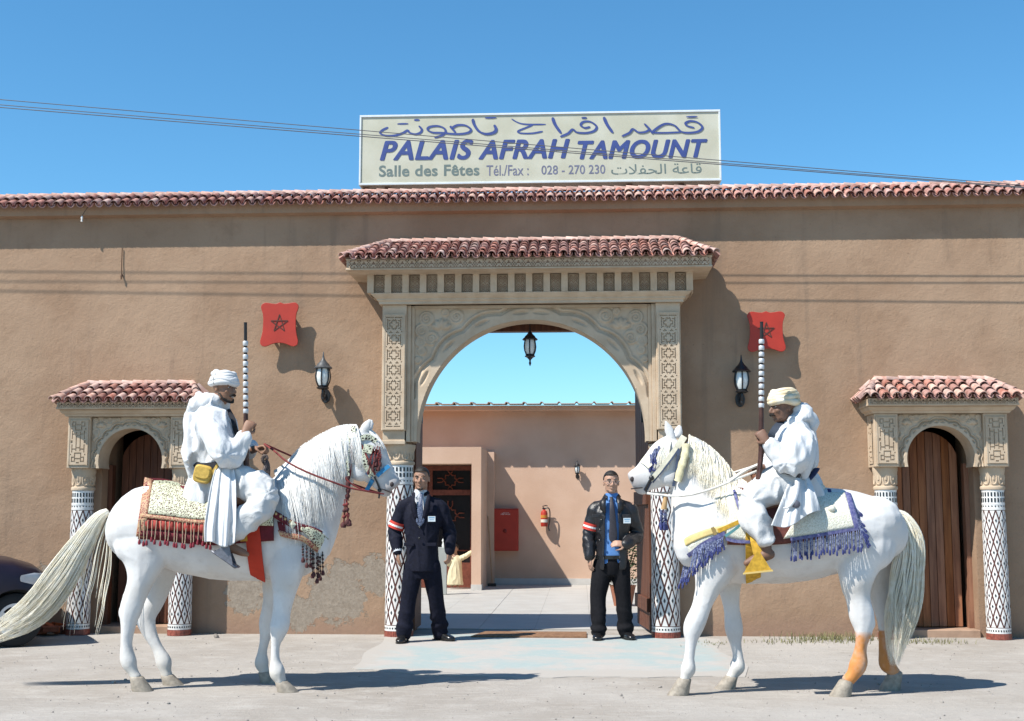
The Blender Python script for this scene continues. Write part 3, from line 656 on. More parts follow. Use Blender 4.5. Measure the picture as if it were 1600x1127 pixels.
def star8(cx, cz, r):
    p = [(cx + (r if k % 2 == 0 else r * .74) * math.cos(math.pi * k / 8), 8.37, cz + (r if k % 2 == 0 else r * .74) * math.sin(math.pi * k / 8)) for k in range(17)]
    st.tube(p, .013, 4, cap=False)
    for a in (0, 90, 180, 270):
        c, s = math.cos(R(a)), math.sin(R(a))
        q = [(.9, .0), (1.25, .30), (1.9, .30)]; 
        for m_ in (1, -1): st.tube([(cx + r * (u * c - m_ * w * s), 8.37, cz + r * (u * s + m_ * w * c)) for u, w in q], .011, 4)
for cx in (-1.66, -2.56):
    star8(cx, 1.78, .115); star8(cx, 1.20, .125)
    st.tube([(cx + x, 8.37, .42 + z) for x, z in ((-.1, .30), (-.1, .12), (0, .03), (.1, .12), (.1, .30), (0, .40), (-.1, .30))], .012, 4)
    st.tube([(cx - .30, 8.37, .62), (cx - .1, 8.37, .62)], .011, 4); st.tube([(cx + .1, 8.37, .62), (cx + .34, 8.37, .62)], .011, 4)
st.build('star_lattice', M_LAT, lat, kind='stuff')
# fire cabinet
fc = thing('fire_cabinet', (-.78, 9.2, .95), 'red fire hose cabinet mounted on the apricot courtyard wall', 'fire cabinet')
MB().box(-1.005, -.563, 9.13, 9.2985, .59, 1.312).build('cabinet_box', M_RED, fc, bevel=.006)
MB().box(-.985, -.583, 9.118, 9.1295, .61, 1.292).build('cabinet_door', M_RED, fc, bevel=.004)
MB().lathe([(0, 0), (.030, 0), (.034, .008), (.024, .014), (0, .016)], (0, 0, 0), 16).v
kb = MB(); kb.lathe([(0, 0), (.034, 0), (.034, .006), (.020, .016), (0, .018)], (0, 0, 0), 16); kb.v = [(x - .79, 9.117 - z, y + .93) for x, y, z in kb.v]; kb.build('latch', M('dark_red_plastic', (.16, .012, .008), .4), fc)
M_INKW = M('white_print', (.72, .71, .69), .6, .02)
def text(name, body, m, parent, x0, x1, z0, z1, y, shear=0, bold=0, ext=.0015, fat=0):
    """flat lettering standing on the plane y, fitted to a rectangle"""
    cu = bpy.data.curves.new(name, 'FONT'); cu.body = body; cu.size = 1; cu.shear = shear; cu.offset = bold; cu.space_character = 1.07 if fat else 1 + bold * 2; cu.extrude = .02; cu.resolution_u = 6
    ob = bpy.data.objects.new(name, cu); COL.objects.link(ob); dg = bpy.context.evaluated_depsgraph_get(); dg.update()
    me = bpy.data.meshes.new_from_object(ob.evaluated_get(dg)); bpy.data.objects.remove(ob); bpy.data.curves.remove(cu)
    n = len(me.vertices); co = np.empty(n * 3); me.vertices.foreach_get('co', co); co = co.reshape(-1, 3); lo, hi = co.min(0), co.max(0)
    X = x0 + (co[:, 0] - lo[0]) / (hi[0] - lo[0]) * (x1 - x0); Z = z0 + (co[:, 1] - lo[1]) / (hi[1] - lo[1]) * (z1 - z0); Y = y - np.where(co[:, 2] > 0, ext, 0)
    me.vertices.foreach_set('co', (np.c_[X, Y, Z] - np.array(org(parent))).ravel()); me.materials.clear(); me.materials.append(m); me.update(); me.name = name
    if fat:                                                            # heavier strokes: the same letters laid over themselves a little to each side
        q = MB(); vs = [v.co.copy() for v in me.vertices]; fs = [tuple(f.vertices) for f in me.polygons]
        for k, (dx, dz) in enumerate(((0, 0), (fat, 0), (-fat, 0), (fat * .5, fat * .6), (-fat * .5, -fat * .6), (fat * .5, -fat * .6), (-fat * .5, fat * .6))): q.add([v + Vector((dx, -.0004 * k, dz)) for v in vs], fs)
        bpy.data.meshes.remove(me); me = q.mesh(name, m)
    return link(name, me, parent)
text('lettering', 'FIRE HOSE', M_INKW, fc, -.86, -.70, 1.205, 1.223, 9.1175)
text('lettering', '\uFEA3\uFEAE\uFEF3\uFED6'[::-1], M_INKW, fc, -.84, -.72, 1.228, 1.25, 9.1175)
# extinguisher
ex = thing('fire_extinguisher', (-.12, 9.22, 1.05), 'small red fire extinguisher hung on the apricot courtyard wall', 'fire extinguisher')
e = MB(); e.lathe([(0, 1.005), (.052, 1.005), (.058, 1.02), (.058, 1.235), (.045, 1.27), (.018, 1.285), (.018, 1.30), (0, 1.30)], (-.12, 9.21, 0), 20); e.build('cylinder', M_RED, ex, smooth=40)
e = MB(); e.lathe([(.0585, 1.075), (.0595, 1.076), (.0595, 1.125), (.0585, 1.126)], (-.12, 9.21, 0), 20, a0=R(190), a1=R(350)); e.build('label_band', M('paper_label', (.6, .58, .5), .6), ex, smooth=40)
e = MB(); e.lathe([(.0585, 1.15), (.0595, 1.151), (.0595, 1.20), (.0585, 1.201)], (-.12, 9.21, 0), 20, a0=R(190), a1=R(350)); e.build('label_band', M('ochre_label', (.5, .20, .03), .6), ex, smooth=40)
e = MB(); e.box(-.15, -.09, 9.195, 9.225, 1.30, 1.325); e.tube([(-.13, 9.21, 1.325), (-.145, 9.2, 1.35), (-.09, 9.2, 1.365), (-.06, 9.2, 1.355)], .008, 6); e.build('valve', M_IRON, ex)
e = MB(); e.tube(crom([(-.10, 9.20, 1.315), (-.045, 9.19, 1.32), (-.02, 9.19, 1.25), (-.025, 9.19, 1.10), (-.045, 9.19, 1.0), (-.03, 9.19, .93)], 5), [.010] * 24 + [.014, .018], 8); e.build('hose', M_IRON, ex, smooth=60)
MB().box(-.15, -.09, 9.265, 9.298, 1.12, 1.2).build('wall_hook', M_IRON, ex)
# ------------------------------------------------------------------ lanterns
M_GLASS = M('frosted_lamp_glass', (.60, .63, .62), .18, .05, 20, spec=.6)
M_IRONG = M('greyish_black_iron', (.055, .058, .062), .5, .2, 40, spec=.5)  # paler iron, used for the cap of one wall lantern
def lantern_body(t, c, s, pale_cap=True):
    x, y, z = c; m = M_IRONG if pale_cap else M_IRON
    g_ = MB(); g_.lathe([(0, -.10 * s), (.042 * s, -.10 * s), (.066 * s, -.05 * s), (.072 * s, 0), (.066 * s, .05 * s), (.058 * s, .082 * s), (0, .082 * s)], c, 20); g_.build('glass', M_GLASS, t, smooth=50)
    cpm = MB(); cpm.lathe([(.0, .08 * s), (.092 * s, .08 * s), (.096 * s, .090 * s), (.088 * s, .098 * s), (.070 * s, .112 * s), (.062 * s, .128 * s), (.040 * s, .150 * s), (.030 * s, .162 * s), (.022 * s, .175 * s), (.014 * s, .19 * s), (.009 * s, .215 * s), (.005 * s, .255 * s), (0, .262 * s)], c, 20); cpm.build('cap', m, t, smooth=40)
    rb = MB()
    for k in range(6):
        a = math.pi * 2 * k / 6 + .5; rb.tube([(x + r * s * math.cos(a), y + r * s * math.sin(a), z + h * s) for r, h in ((.050, -.105), (.073, -.05), (.080, 0), (.073, .05), (.066, .085))], .0075 * s, 6)
    rb.build('rib_cage', M_IRON, t, smooth=60)
    cl = MB(); cl.lathe([(0, -.135 * s), (.045 * s, -.135 * s), (.064 * s, -.125 * s), (.066 * s, -.118 * s), (.050 * s, -.108 * s), (.058 * s, -.098 * s), (0, -.094 * s)], c, 20); cl.build('collar', M_IRON, t, smooth=40)
def wall_lantern(x, y, z, s, label, pale_cap):
    t = thing('wall_lantern', (x, y, z), label, 'lantern', 'black lanterns on the walls'); lantern_body(t, (x, y, z), s, pale_cap); yw = y + .17 * s
    b = MB(); b.tube(crom([(x, y, z - .13 * s), (x, y, z - .19 * s), (x, y + .05 * s, z - .235 * s), (x, y + .11 * s, z - .21 * s), (x, y + .15 * s, z - .17 * s)], 5), .014 * s, 8)
    b.tube(crom([(x, y + .01, z - .15 * s), (x, y + .06 * s, z - .14 * s), (x, y + .085 * s, z - .175 * s), (x, y + .05 * s, z - .20 * s)], 5), .009 * s, 6)
    b.lathe([(0, -.265 * s), (.010 * s, -.25 * s), (.018 * s, -.225 * s), (.012 * s, -.20 * s), (0, -.19 * s)], (x, y + .02 * s, z), 10); b.build('bracket', M_IRON, t, smooth=60)
    p = MB(); n = 20; p.poly([(x + .05 * s * math.cos(2 * math.pi * k / n), yw - .03 * s, z - .19 * s + .078 * s * math.sin(2 * math.pi * k / n)) for k in range(n)], (0, .03 * s - .001, 0)); p.build('wall_plate', M_IRON, t, bevel=.006)
wall_lantern(-2.172, .16, 2.655, 1.0, 'black lantern on the ochre wall below the sunlit red plaque', True)
wall_lantern(2.155, .16, 2.595, 1.0, 'black lantern in the portal shadow beside the striped gun barrel', False)
wall_lantern(.455, 9.2, 1.985, .62, 'tiny wall lantern on the apricot courtyard wall, above the extinguisher', False)
hl = thing('hanging_lantern', (-.022, .40, 3.24), 'black lantern hanging on a chain in the middle of the arch', 'lantern')
lantern_body(hl, (-.022, .40, 2.985), .86, False)
b = MB(); b.lathe([(0, -.235), (.006, -.225), (.014, -.20), (.008, -.18), (.012, -.165), (.036, -.14), (.03, -.125), (0, -.115)], (-.022, .40, 3.01), 14); b.build('finial', M_IRON, hl, smooth=40)
b = MB(); b.tube([(-.022, .40, 3.20), (-.022, .40, 3.285)], .006, 6); b.build('chain', M_IRON, hl)
b = MB(); b.lathe([(0, 0), (.03, 0), (.075, .012), (.08, .03), (.08, .048), (0, .048)], (-.022, .40, 3.2525), 20); b.build('ceiling_rose', M_IRON, hl, smooth=40)
# ------------------------------------------------------------------ red plaques with green star
M_STAR = M('dark_green_paint', (.075, .030, .020), .6, .1)
def plaque(px0, pz0, wd_, ht, label):
    t = thing('red_plaque', (px0, .22, pz0), label, 'plaque', 'red plaques with a star on the street wall'); hw, hh = wd_ / 2, ht / 2
    half = [(0, 1.0), (.10, .965), (.22, .93), (.45, .95), (.70, .985), (.86, .95), (.96, .84), (.95, .70), (.87, .50), (.84, .25), (.84, 0), (.86, -.3), (.92, -.55), (.97, -.72), (.95, -.88), (.84, -.97), (.66, -.98), (.44, -.90), (.22, -.84), (0, -.82)]
    pts = half + [(-x, z) for x, z in half[-2:0:-1]]
    pts = [tuple(p) for p in crom(pts + [pts[0]], 2)[:-1]]
    MB().poly([(px0 + x * hw, .205, pz0 + z * hh) for x, z in pts], (0, .018, 0)).build('plate', M_RED, t, bevel=.004)
    for sx in (-.5, .5):
        for sz in (-.5, .5): b = MB(); b.box(px0 + sx * hw - .012, px0 + sx * hw + .012, .2235, YW - .001, pz0 + sz * hh - .012, pz0 + sz * hh + .012); b.build('stand_off', M_IRON, t)
    sr = .40 * hh; V = [(px0 + sr * math.sin(2 * math.pi * k / 5), pz0 + .01 + sr * math.cos(2 * math.pi * k / 5)) for k in range(5)]; sb = MB()
    for k in range(5):
        a, c = Vector((V[k][0], .2025 - .0004 * k, V[k][1])), Vector((V[(k + 2) % 5][0], .2025 - .0004 * k, V[(k + 2) % 5][1])); d = (c - a); sb.obox((a + c) / 2, d / 2, (0, .0014, 0), d.cross(Vector((0, 1, 0))).normalized() * .0042)
    sb.build('star', M_STAR, t)
plaque(-2.655, 3.213, .415, .475, 'red plaque with green star in full sun on the ochre wall')
plaque(2.425, 3.10, .40, .425, 'red plaque with green star, half shaded, behind the tip of a gun')
# ------------------------------------------------------------------ the sign on the roof
sg = thing('roof_sign', (.065, .85, 4.85), 'cream sign box with blue French and Arabic lettering on the tiled wall top', 'sign')
M_SIGN = M('cream_sign_panel', (.45, .435, .335), .5, .06, 3, spec=.3, col2=(.52, .51, .415)); M_ALU = M('white_aluminium_frame', (.62, .66, .68), .4, .05, spec=.5)
M_BLUE = M('blue_sign_print', (.045, .07, .225), .5, .08, 14); M_GREY = M('grey_green_sign_print', (.135, .175, .165), .5, .08, 14); M_SLATE = M('slate_sign_print', (.15, .155, .23), .5, .08, 14)
SX0, SX1, SZ0, SZ1, SY = -1.927, 2.058, 4.845, 5.635, .75
MB().box(SX0 + .02, SX1 - .02, SY, SY + .24, SZ0 + .02, SZ1 - .02).build('panel', M_SIGN, sg)
f = MB(); f.box(SX0, SX1, SY - .012, SY + .25, SZ0 - .004, SZ0 + .0195); f.box(SX0, SX1, SY - .012, SY + .25, SZ1 - .0195, SZ1 + .004); f.box(SX0, SX0 + .0195, SY - .012, SY + .25, SZ0 + .02, SZ1 - .02); f.box(SX1 - .0195, SX1, SY - .012, SY + .25, SZ0 + .02, SZ1 - .02); f.build('frame', M_ALU, sg, bevel=.003)
MB().box(SX0 + .02, SX1 - .02, SY + .02, SY + .23, SZ0 - .012, SZ0 - .0045).build('bottom_plate', M('brown_grey_metal', (.23, .20, .18), .6), sg)
for x in (-1.86, -1.62, 1.06, 1.63): MB().box(x - .03, x + .03, SY + .06, SY + .14, 4.55, SZ0 - .0125).build('support_post', M('rusty_steel', (.10, .055, .045), .7), sg)
def s2w(X, Y):   # sign-face place from the photograph's pixels
    p = at(X, Y, SY); return p.x, p.z
def fit(name, body, m, x0, x1, y0, y1, **k):
    a, b_ = s2w(x0, y1), s2w(x1, y0); return text(name, body, m, sg, a[0], b_[0], a[1], b_[1], SY - .0005, **k)
for w_, a, b_ in (('PALAIS', 595, 738), ('AFRAH', 749, 889), ('TAMOUNT', 904, 1104)): fit('lettering', w_, M_BLUE, a, b_, 218 if a > 700 else 219, 250.5 if a < 700 else 248.5, shear=.26, bold=0, fat=.0115)
fit('lettering', 'Salle des Fêtes', M_GREY, 592, 749, 256.5, 276.5, bold=.022)
fit('lettering', 'Tél./Fax :', M_SLATE, 760, 826, 257.5, 275, bold=.004)
fit('lettering', '028 - 270 230', M_SLATE, 846, 945.5, 257.5, 273, bold=.008)
fit('lettering', '\uFE95\uFEFC\uFED4\uFEA4\uFEDF\uFE8D \uFE94\uFECB\uFE8E\uFED7', M_GREY, 955, 1096, 255, 273)
def strokes(name, m, lines, ox, k=5.517):
    mb = MB(); lay = 0
    for w_, pts in lines:
        P = crom([s2w(ox + x / k, 170 + y / k) for x, y in pts], 7); n = len(P); prev = None; vs = []; wpx = w_ / k * 13.75 / FPX / 2
        for i in range(n):
            d = np.array(P[min(i + 1, n - 1)]) - np.array(P[max(i - 1, 0)]); d = d / (np.hypot(*d) + 1e-9)
            ww = wpx * (.62 + .38 * abs(d[1] * .8 + d[0] * .45) * 1.5) * min(1, .45 + i / 4, .45 + (n - 1 - i) / 4); y = SY - .0022 - lay * .00015 - i * .00002
            vs += [(P[i][0] - d[1] * ww, y, P[i][1] + d[0] * ww), (P[i][0] + d[1] * ww, y, P[i][1] - d[0] * ww)]
        mb.add(vs, [(2 * i, 2 * i + 1, 2 * i + 3, 2 * i + 2) for i in range(n - 1)]); lay += 3
    mb.build(name, m, sg)
strokes('arabic_lettering', M_BLUE, [
 (21, [(258, 162), (208, 186), (190, 212), (235, 233), (310, 232), (380, 212), (425, 188), (442, 207), (490, 221), (533, 208), (547, 180), (520, 148)]), (17, [(335, 132), (430, 130)]), (21, [(480, 98), (528, 98)]),
 (21, [(655, 250), (715, 233), (752, 202), (735, 167), (680, 150), (615, 158), (598, 182), (640, 206), (720, 209), (800, 217), (880, 219), (950, 206), (970, 180), (925, 146), (855, 143), (805, 168)]), (24, [(790, 150), (805, 168), (840, 208)]),
 (27, [(985, 88), (1000, 140), (1040, 195), (1100, 219), (1165, 208), (1187, 180), (1170, 140)]), (17, [(1090, 80), (1190, 78)])], 560)
strokes('arabic_lettering', M_BLUE, [
 (17, [(-225, 88), (-170, 120), (-100, 135), (70, 136)]), (17, [(-40, 140), (-95, 163), (-165, 193), (-150, 211), (-50, 213), (45, 196)]),
 (30, [(128, 75), (152, 140), (205, 215)]), (21, [(455, 158), (405, 166), (372, 140), (400, 113), (460, 116), (508, 155), (488, 192), (420, 210), (340, 205), (302, 180), (262, 215), (195, 243)]), (21, [(378, 80), (425, 80)]),
 (30, [(570, 72), (600, 140), (650, 210)]), (21, [(1352, 166), (1292, 150), (1276, 125), (1320, 108), (1380, 120), (1420, 160), (1390, 195), (1320, 208), (1240, 200), (1180, 146), (1110, 131), (1050, 155), (985, 205)]), (18, [(985, 208), (1100, 209), (1240, 203)]), (22, [(995, 218), (960, 172), (918, 130)]), (20, [(965, 180), (930, 201), (870, 205), (822, 177), (790, 210), (725, 240)]), (17, [(1280, 72), (1378, 70)])], 840)
# ------------------------------------------------------------------ overhead cables
M_CABLE = M('grey_cable', (.10, .10, .11), .6, .05)
for lb, P, Q, sag, r in (('uppermost overhead cable crossing in front of the roof sign', (-6.93, -.48, 5.655), (4.46, -.08, 4.61), .03, .0042),
                  ('middle overhead cable, close above the lowest one', (-6.95, -.50, 5.59), (4.47, -.10, 4.585), .03, .0042),
                  ('lowest overhead cable crossing in front of the roof sign', (-6.94, -.53, 5.555), (4.30, -.185, 4.57), .035, .0048)):
    P, Q = Vector(P), Vector(Q); d = (Q - P) / 11.4; A = P - d * 6; B = Q + d * 6; n = 48
    c = MB(); c.tube([A.lerp(B, k / n) + Vector((0, 0, -sag * 4 * (k / n) * (1 - k / n))) for k in range(n + 1)], r, 6)
    c.build('overhead_cable', M_CABLE, smooth=60, label=lb, cat='cable', group='overhead cables')
# ------------------------------------------------------------------ threshold board, post, broom, bush
tb = MB(); tb.poly([(at(735, 997, .02).x, .02, .0), (at(917, 997, .02).x, .02, .0), (at(917, 997, .02).x, .55, .0), (at(752, 990, .02).x, .55, .0)], (0, 0, .02)); tb.build('door_mat', M('brown_mat', (.15, .075, .04), .95, .25, 30, .6, 160, col2=(.25, .14, .075)), label='brown mat lying on the threshold between the two standing men', cat='mat', bevel=.004)
pt = thing('standing_post', (-1.60, 6.6, 0), 'grey translucent post standing in the courtyard beside the man in the navy suit', 'post')
MB().box(-1.70, -1.53, 6.58, 6.66, .012, .72).build('acrylic_panel', M('grey_acrylic', (.36, .38, .36), .25, .05, spec=.6), pt, bevel=.006)
q = MB(); q.lathe([(0, .72), (.035, .72), (.04, .75), (.028, .79), (.04, .82), (.018, .86), (.012, .98), (0, .985)], (-1.57, 6.62, 0), 12); q.build('bottle_top', M('clear_plastic', (.55, .56, .54), .2), pt, smooth=40)
br_ = thing('broom', (-1.0, 8.75, 0), 'thin broom leaning on the courtyard porch beside the red cabinet', 'broom')
q = MB(); q.tube([(-.985, 8.80, .05), (-1.075, 9.02, 1.18)], .011, 6); q.build('handle', M('pale_stick', (.42, .26, .15), .7), br_)
MB().box(-1.06, -.92, 8.76, 8.81, .012, .062).build('head', M_IRON, br_, bevel=.005)
def leaf_mesh(name, L, W, m):
    q = MB(); q.add([(0, 0, 0), (W / 2, L * .4, .012), (0, L * .45, -.004), (-W / 2, L * .4, .012), (0, L, .0)], [(0, 1, 2), (0, 2, 3), (1, 4, 2), (2, 4, 3)]); return q.mesh(name, m)
M_LEAF = M('olive_leaf', (.035, .062, .016), .6, .3, 20, rand=.35, spec=.15, col2=(.06, .10, .025))
sh = thing('potted_shrub', (1.06, 4.4, 0), 'leafy green shrub glimpsed between the man in the leather jacket and the gate', 'shrub'); rs = random.Random(4)
lv = MB()
for k in range(900):
    a = rs.uniform(0, 6.28); rr = rs.uniform(.05, 1) ** .6 * .27; z = .28 + rs.random() ** .8 * .60; rr *= 1.15 - abs(z - .5) * .9
    p = Vector((1.06 + rr * math.cos(a), 4.4 + rr * math.sin(a), z)); d = Vector((math.cos(a), math.sin(a), rs.uniform(-.4, .9))).normalized(); s_ = d.cross(Vector((rs.uniform(-1, 1), rs.uniform(-1, 1), 1))).normalized()
    L = rs.uniform(.035, .06); lv.add([p, p + d * L * .45 + s_ * L * .28, p + d * L, p + d * L * .45 - s_ * L * .28], [(0, 1, 2, 3)])
lv.build('foliage', M_LEAF, sh, kind='stuff')
q = MB()
for k in range(9):
    a = 6.28 * k / 9; q.tube([(1.06, 4.4, .2), (1.06 + .08 * math.cos(a), 4.4 + .08 * math.sin(a), .45), (1.06 + .2 * math.cos(a), 4.4 + .2 * math.sin(a), .75)], [.012, .008, .004], 5)
q.build('stem', M('bark', (.10, .07, .045), .9), sh)
q = MB(); q.lathe([(0, .012), (.12, .012), (.17, .26), (.18, .28), (.155, .28), (.15, .25), (0, .25)], (1.06, 4.4, 0), 20); q.build('pot', M('terracotta', (.30, .12, .07), .85), sh, smooth=40)
# ------------------------------------------------------------------ rope, rubble, pebbles, weeds
rp = MB(); M_ROPE = M('turquoise_rope', (.055, .235, .215), .75, .2, 60)
base = crom([gnd(1478, 975), gnd(1487, 985), gnd(1500, 992), gnd(1515, 989), gnd(1530, 992), gnd(1543, 992)], 10); b2 = crom([gnd(1487, 980), gnd(1500, 984), gnd(1510, 986)], 10)
for P in (base, b2):
    for ph in (0, 2.09, 4.19): rp.tube([Vector(p) + Vector((.012 * math.cos(i * .55 + ph), .012 * math.sin(i * .55 + ph) * .4, .022 + .012 * math.sin(i * .55 + ph))) for i, p in enumerate(P)], .011, 6)
rp.build('rope', M_ROPE, smooth=60, label='twisted turquoise rope lying at the foot of the plank door', cat='rope')
rb_ = random.Random(21)
def rock(mb, c, r, rnd):
    q = Vector((rnd.uniform(-1, 1), rnd.uniform(-1, 1), rnd.uniform(-1, 1))); M3 = Matrix.Rotation(rnd.uniform(0, 6), 3, q.normalized()); seed = rnd.uniform(0, 50); t = MB(); t.ball((0, 0, 0), r, r * .75, r * .55, 8)
    mb.add([Vector(c) + (M3 @ Vector(v)) * (1 + .28 * mnoise.noise(Vector(v) / r * 1.3 + Vector((seed, 0, 0)))) for v in t.v], t.f)
M_STONE3 = M('loose_stone', (.31, .28, .25), .95, .2, 20, .4, 60, rand=.25)
pe = MB()
for k in range(1500):
    X = rb_.uniform(-5.5, 5.5); Y = -rb_.random() ** .8 * 5.6 + .28
    if -1.5 < X < 1.9 and -2.9 < Y: continue
    r = rb_.choice((.003, .004, .004, .005, .006, .009)); 
    if rb_.random() < .012: r = .016
    rock(pe, (X, Y, r * .25), r, rb_)
pe.build('gravel', M_STONE3, kind='stuff', smooth=60)
for px_, py_, r, lb in ((338, 997, .035, 'dark fist-sized stone lying below the sunlit wall'), (178, 1068, .022, 'small stone by the hind hooves of the horse with red trappings')):
    t = MB(); g0 = gnd(px_, py_); rock(t, (g0.x, g0.y, r * .4), r, rb_); t.build('stone', M_STONE3, smooth=40, label=lb, cat='stone')
bk = thing('brick_heap', (-5.0, .10, 0), 'heap of broken red bricks on the ground behind the long white tail', 'rubble'); M_BRK = M('broken_red_brick', (.25, .075, .04), .9, .2, 15, .4, 60, rand=.25)
for k in range(16):
    x, y = -5.0 + rb_.uniform(-.26, .18), .10 + rb_.uniform(-.12, .16); h = .03 + .085 * rb_.random() * (1 - abs(x + 5.0) / .4); t = MB(); M3 = Matrix.Rotation(rb_.uniform(0, 3), 3, 'Z') @ Matrix.Rotation(rb_.uniform(-.4, .4), 3, 'X')
    t.obox((x, y, h), M3 @ Vector((rb_.uniform(.04, .085), 0, 0)), M3 @ Vector((0, .045, 0)), M3 @ Vector((0, 0, .025))); t.build('brick', M_BRK, bk, bevel=.006)
gm = MB(); M_GRASS = M('dry_green_weed', (.11, .12, .045), .8, .3, 6, col2=(.22, .19, .09))
for cx, cy, sx, n, h in ((at(1300, 990, .1).x, .0, .45, 420, .10), (2.55, -.25, .5, 160, .05), (at(1440, 990, .1).x, -.2, .35, 170, .05), (1.75, -.5, .2, 60, .04)):
    for k in range(n):
        x, y = rb_.gauss(cx, sx * .5), min(.30, rb_.gauss(cy, .12)); a = rb_.uniform(0, 6.28); hh = h * rb_.uniform(.3, 1); l = rb_.uniform(.2, .9) * hh; w = .0035
        d = Vector((math.cos(a), math.sin(a), 0)); s_ = Vector((-d.y, d.x, 0)) * w; p = Vector((x, y, 0)); gm.add([p - s_, p + s_, p + d * l * .4 + Vector((0, 0, hh * .65)) + s_ * .6, p + d * l * .4 + Vector((0, 0, hh * .65)) - s_ * .6, p + d * l + Vector((0, 0, hh * .9))], [(0, 1, 2, 3), (3, 2, 4)])
gm.build('grass', M_GRASS, kind='stuff')
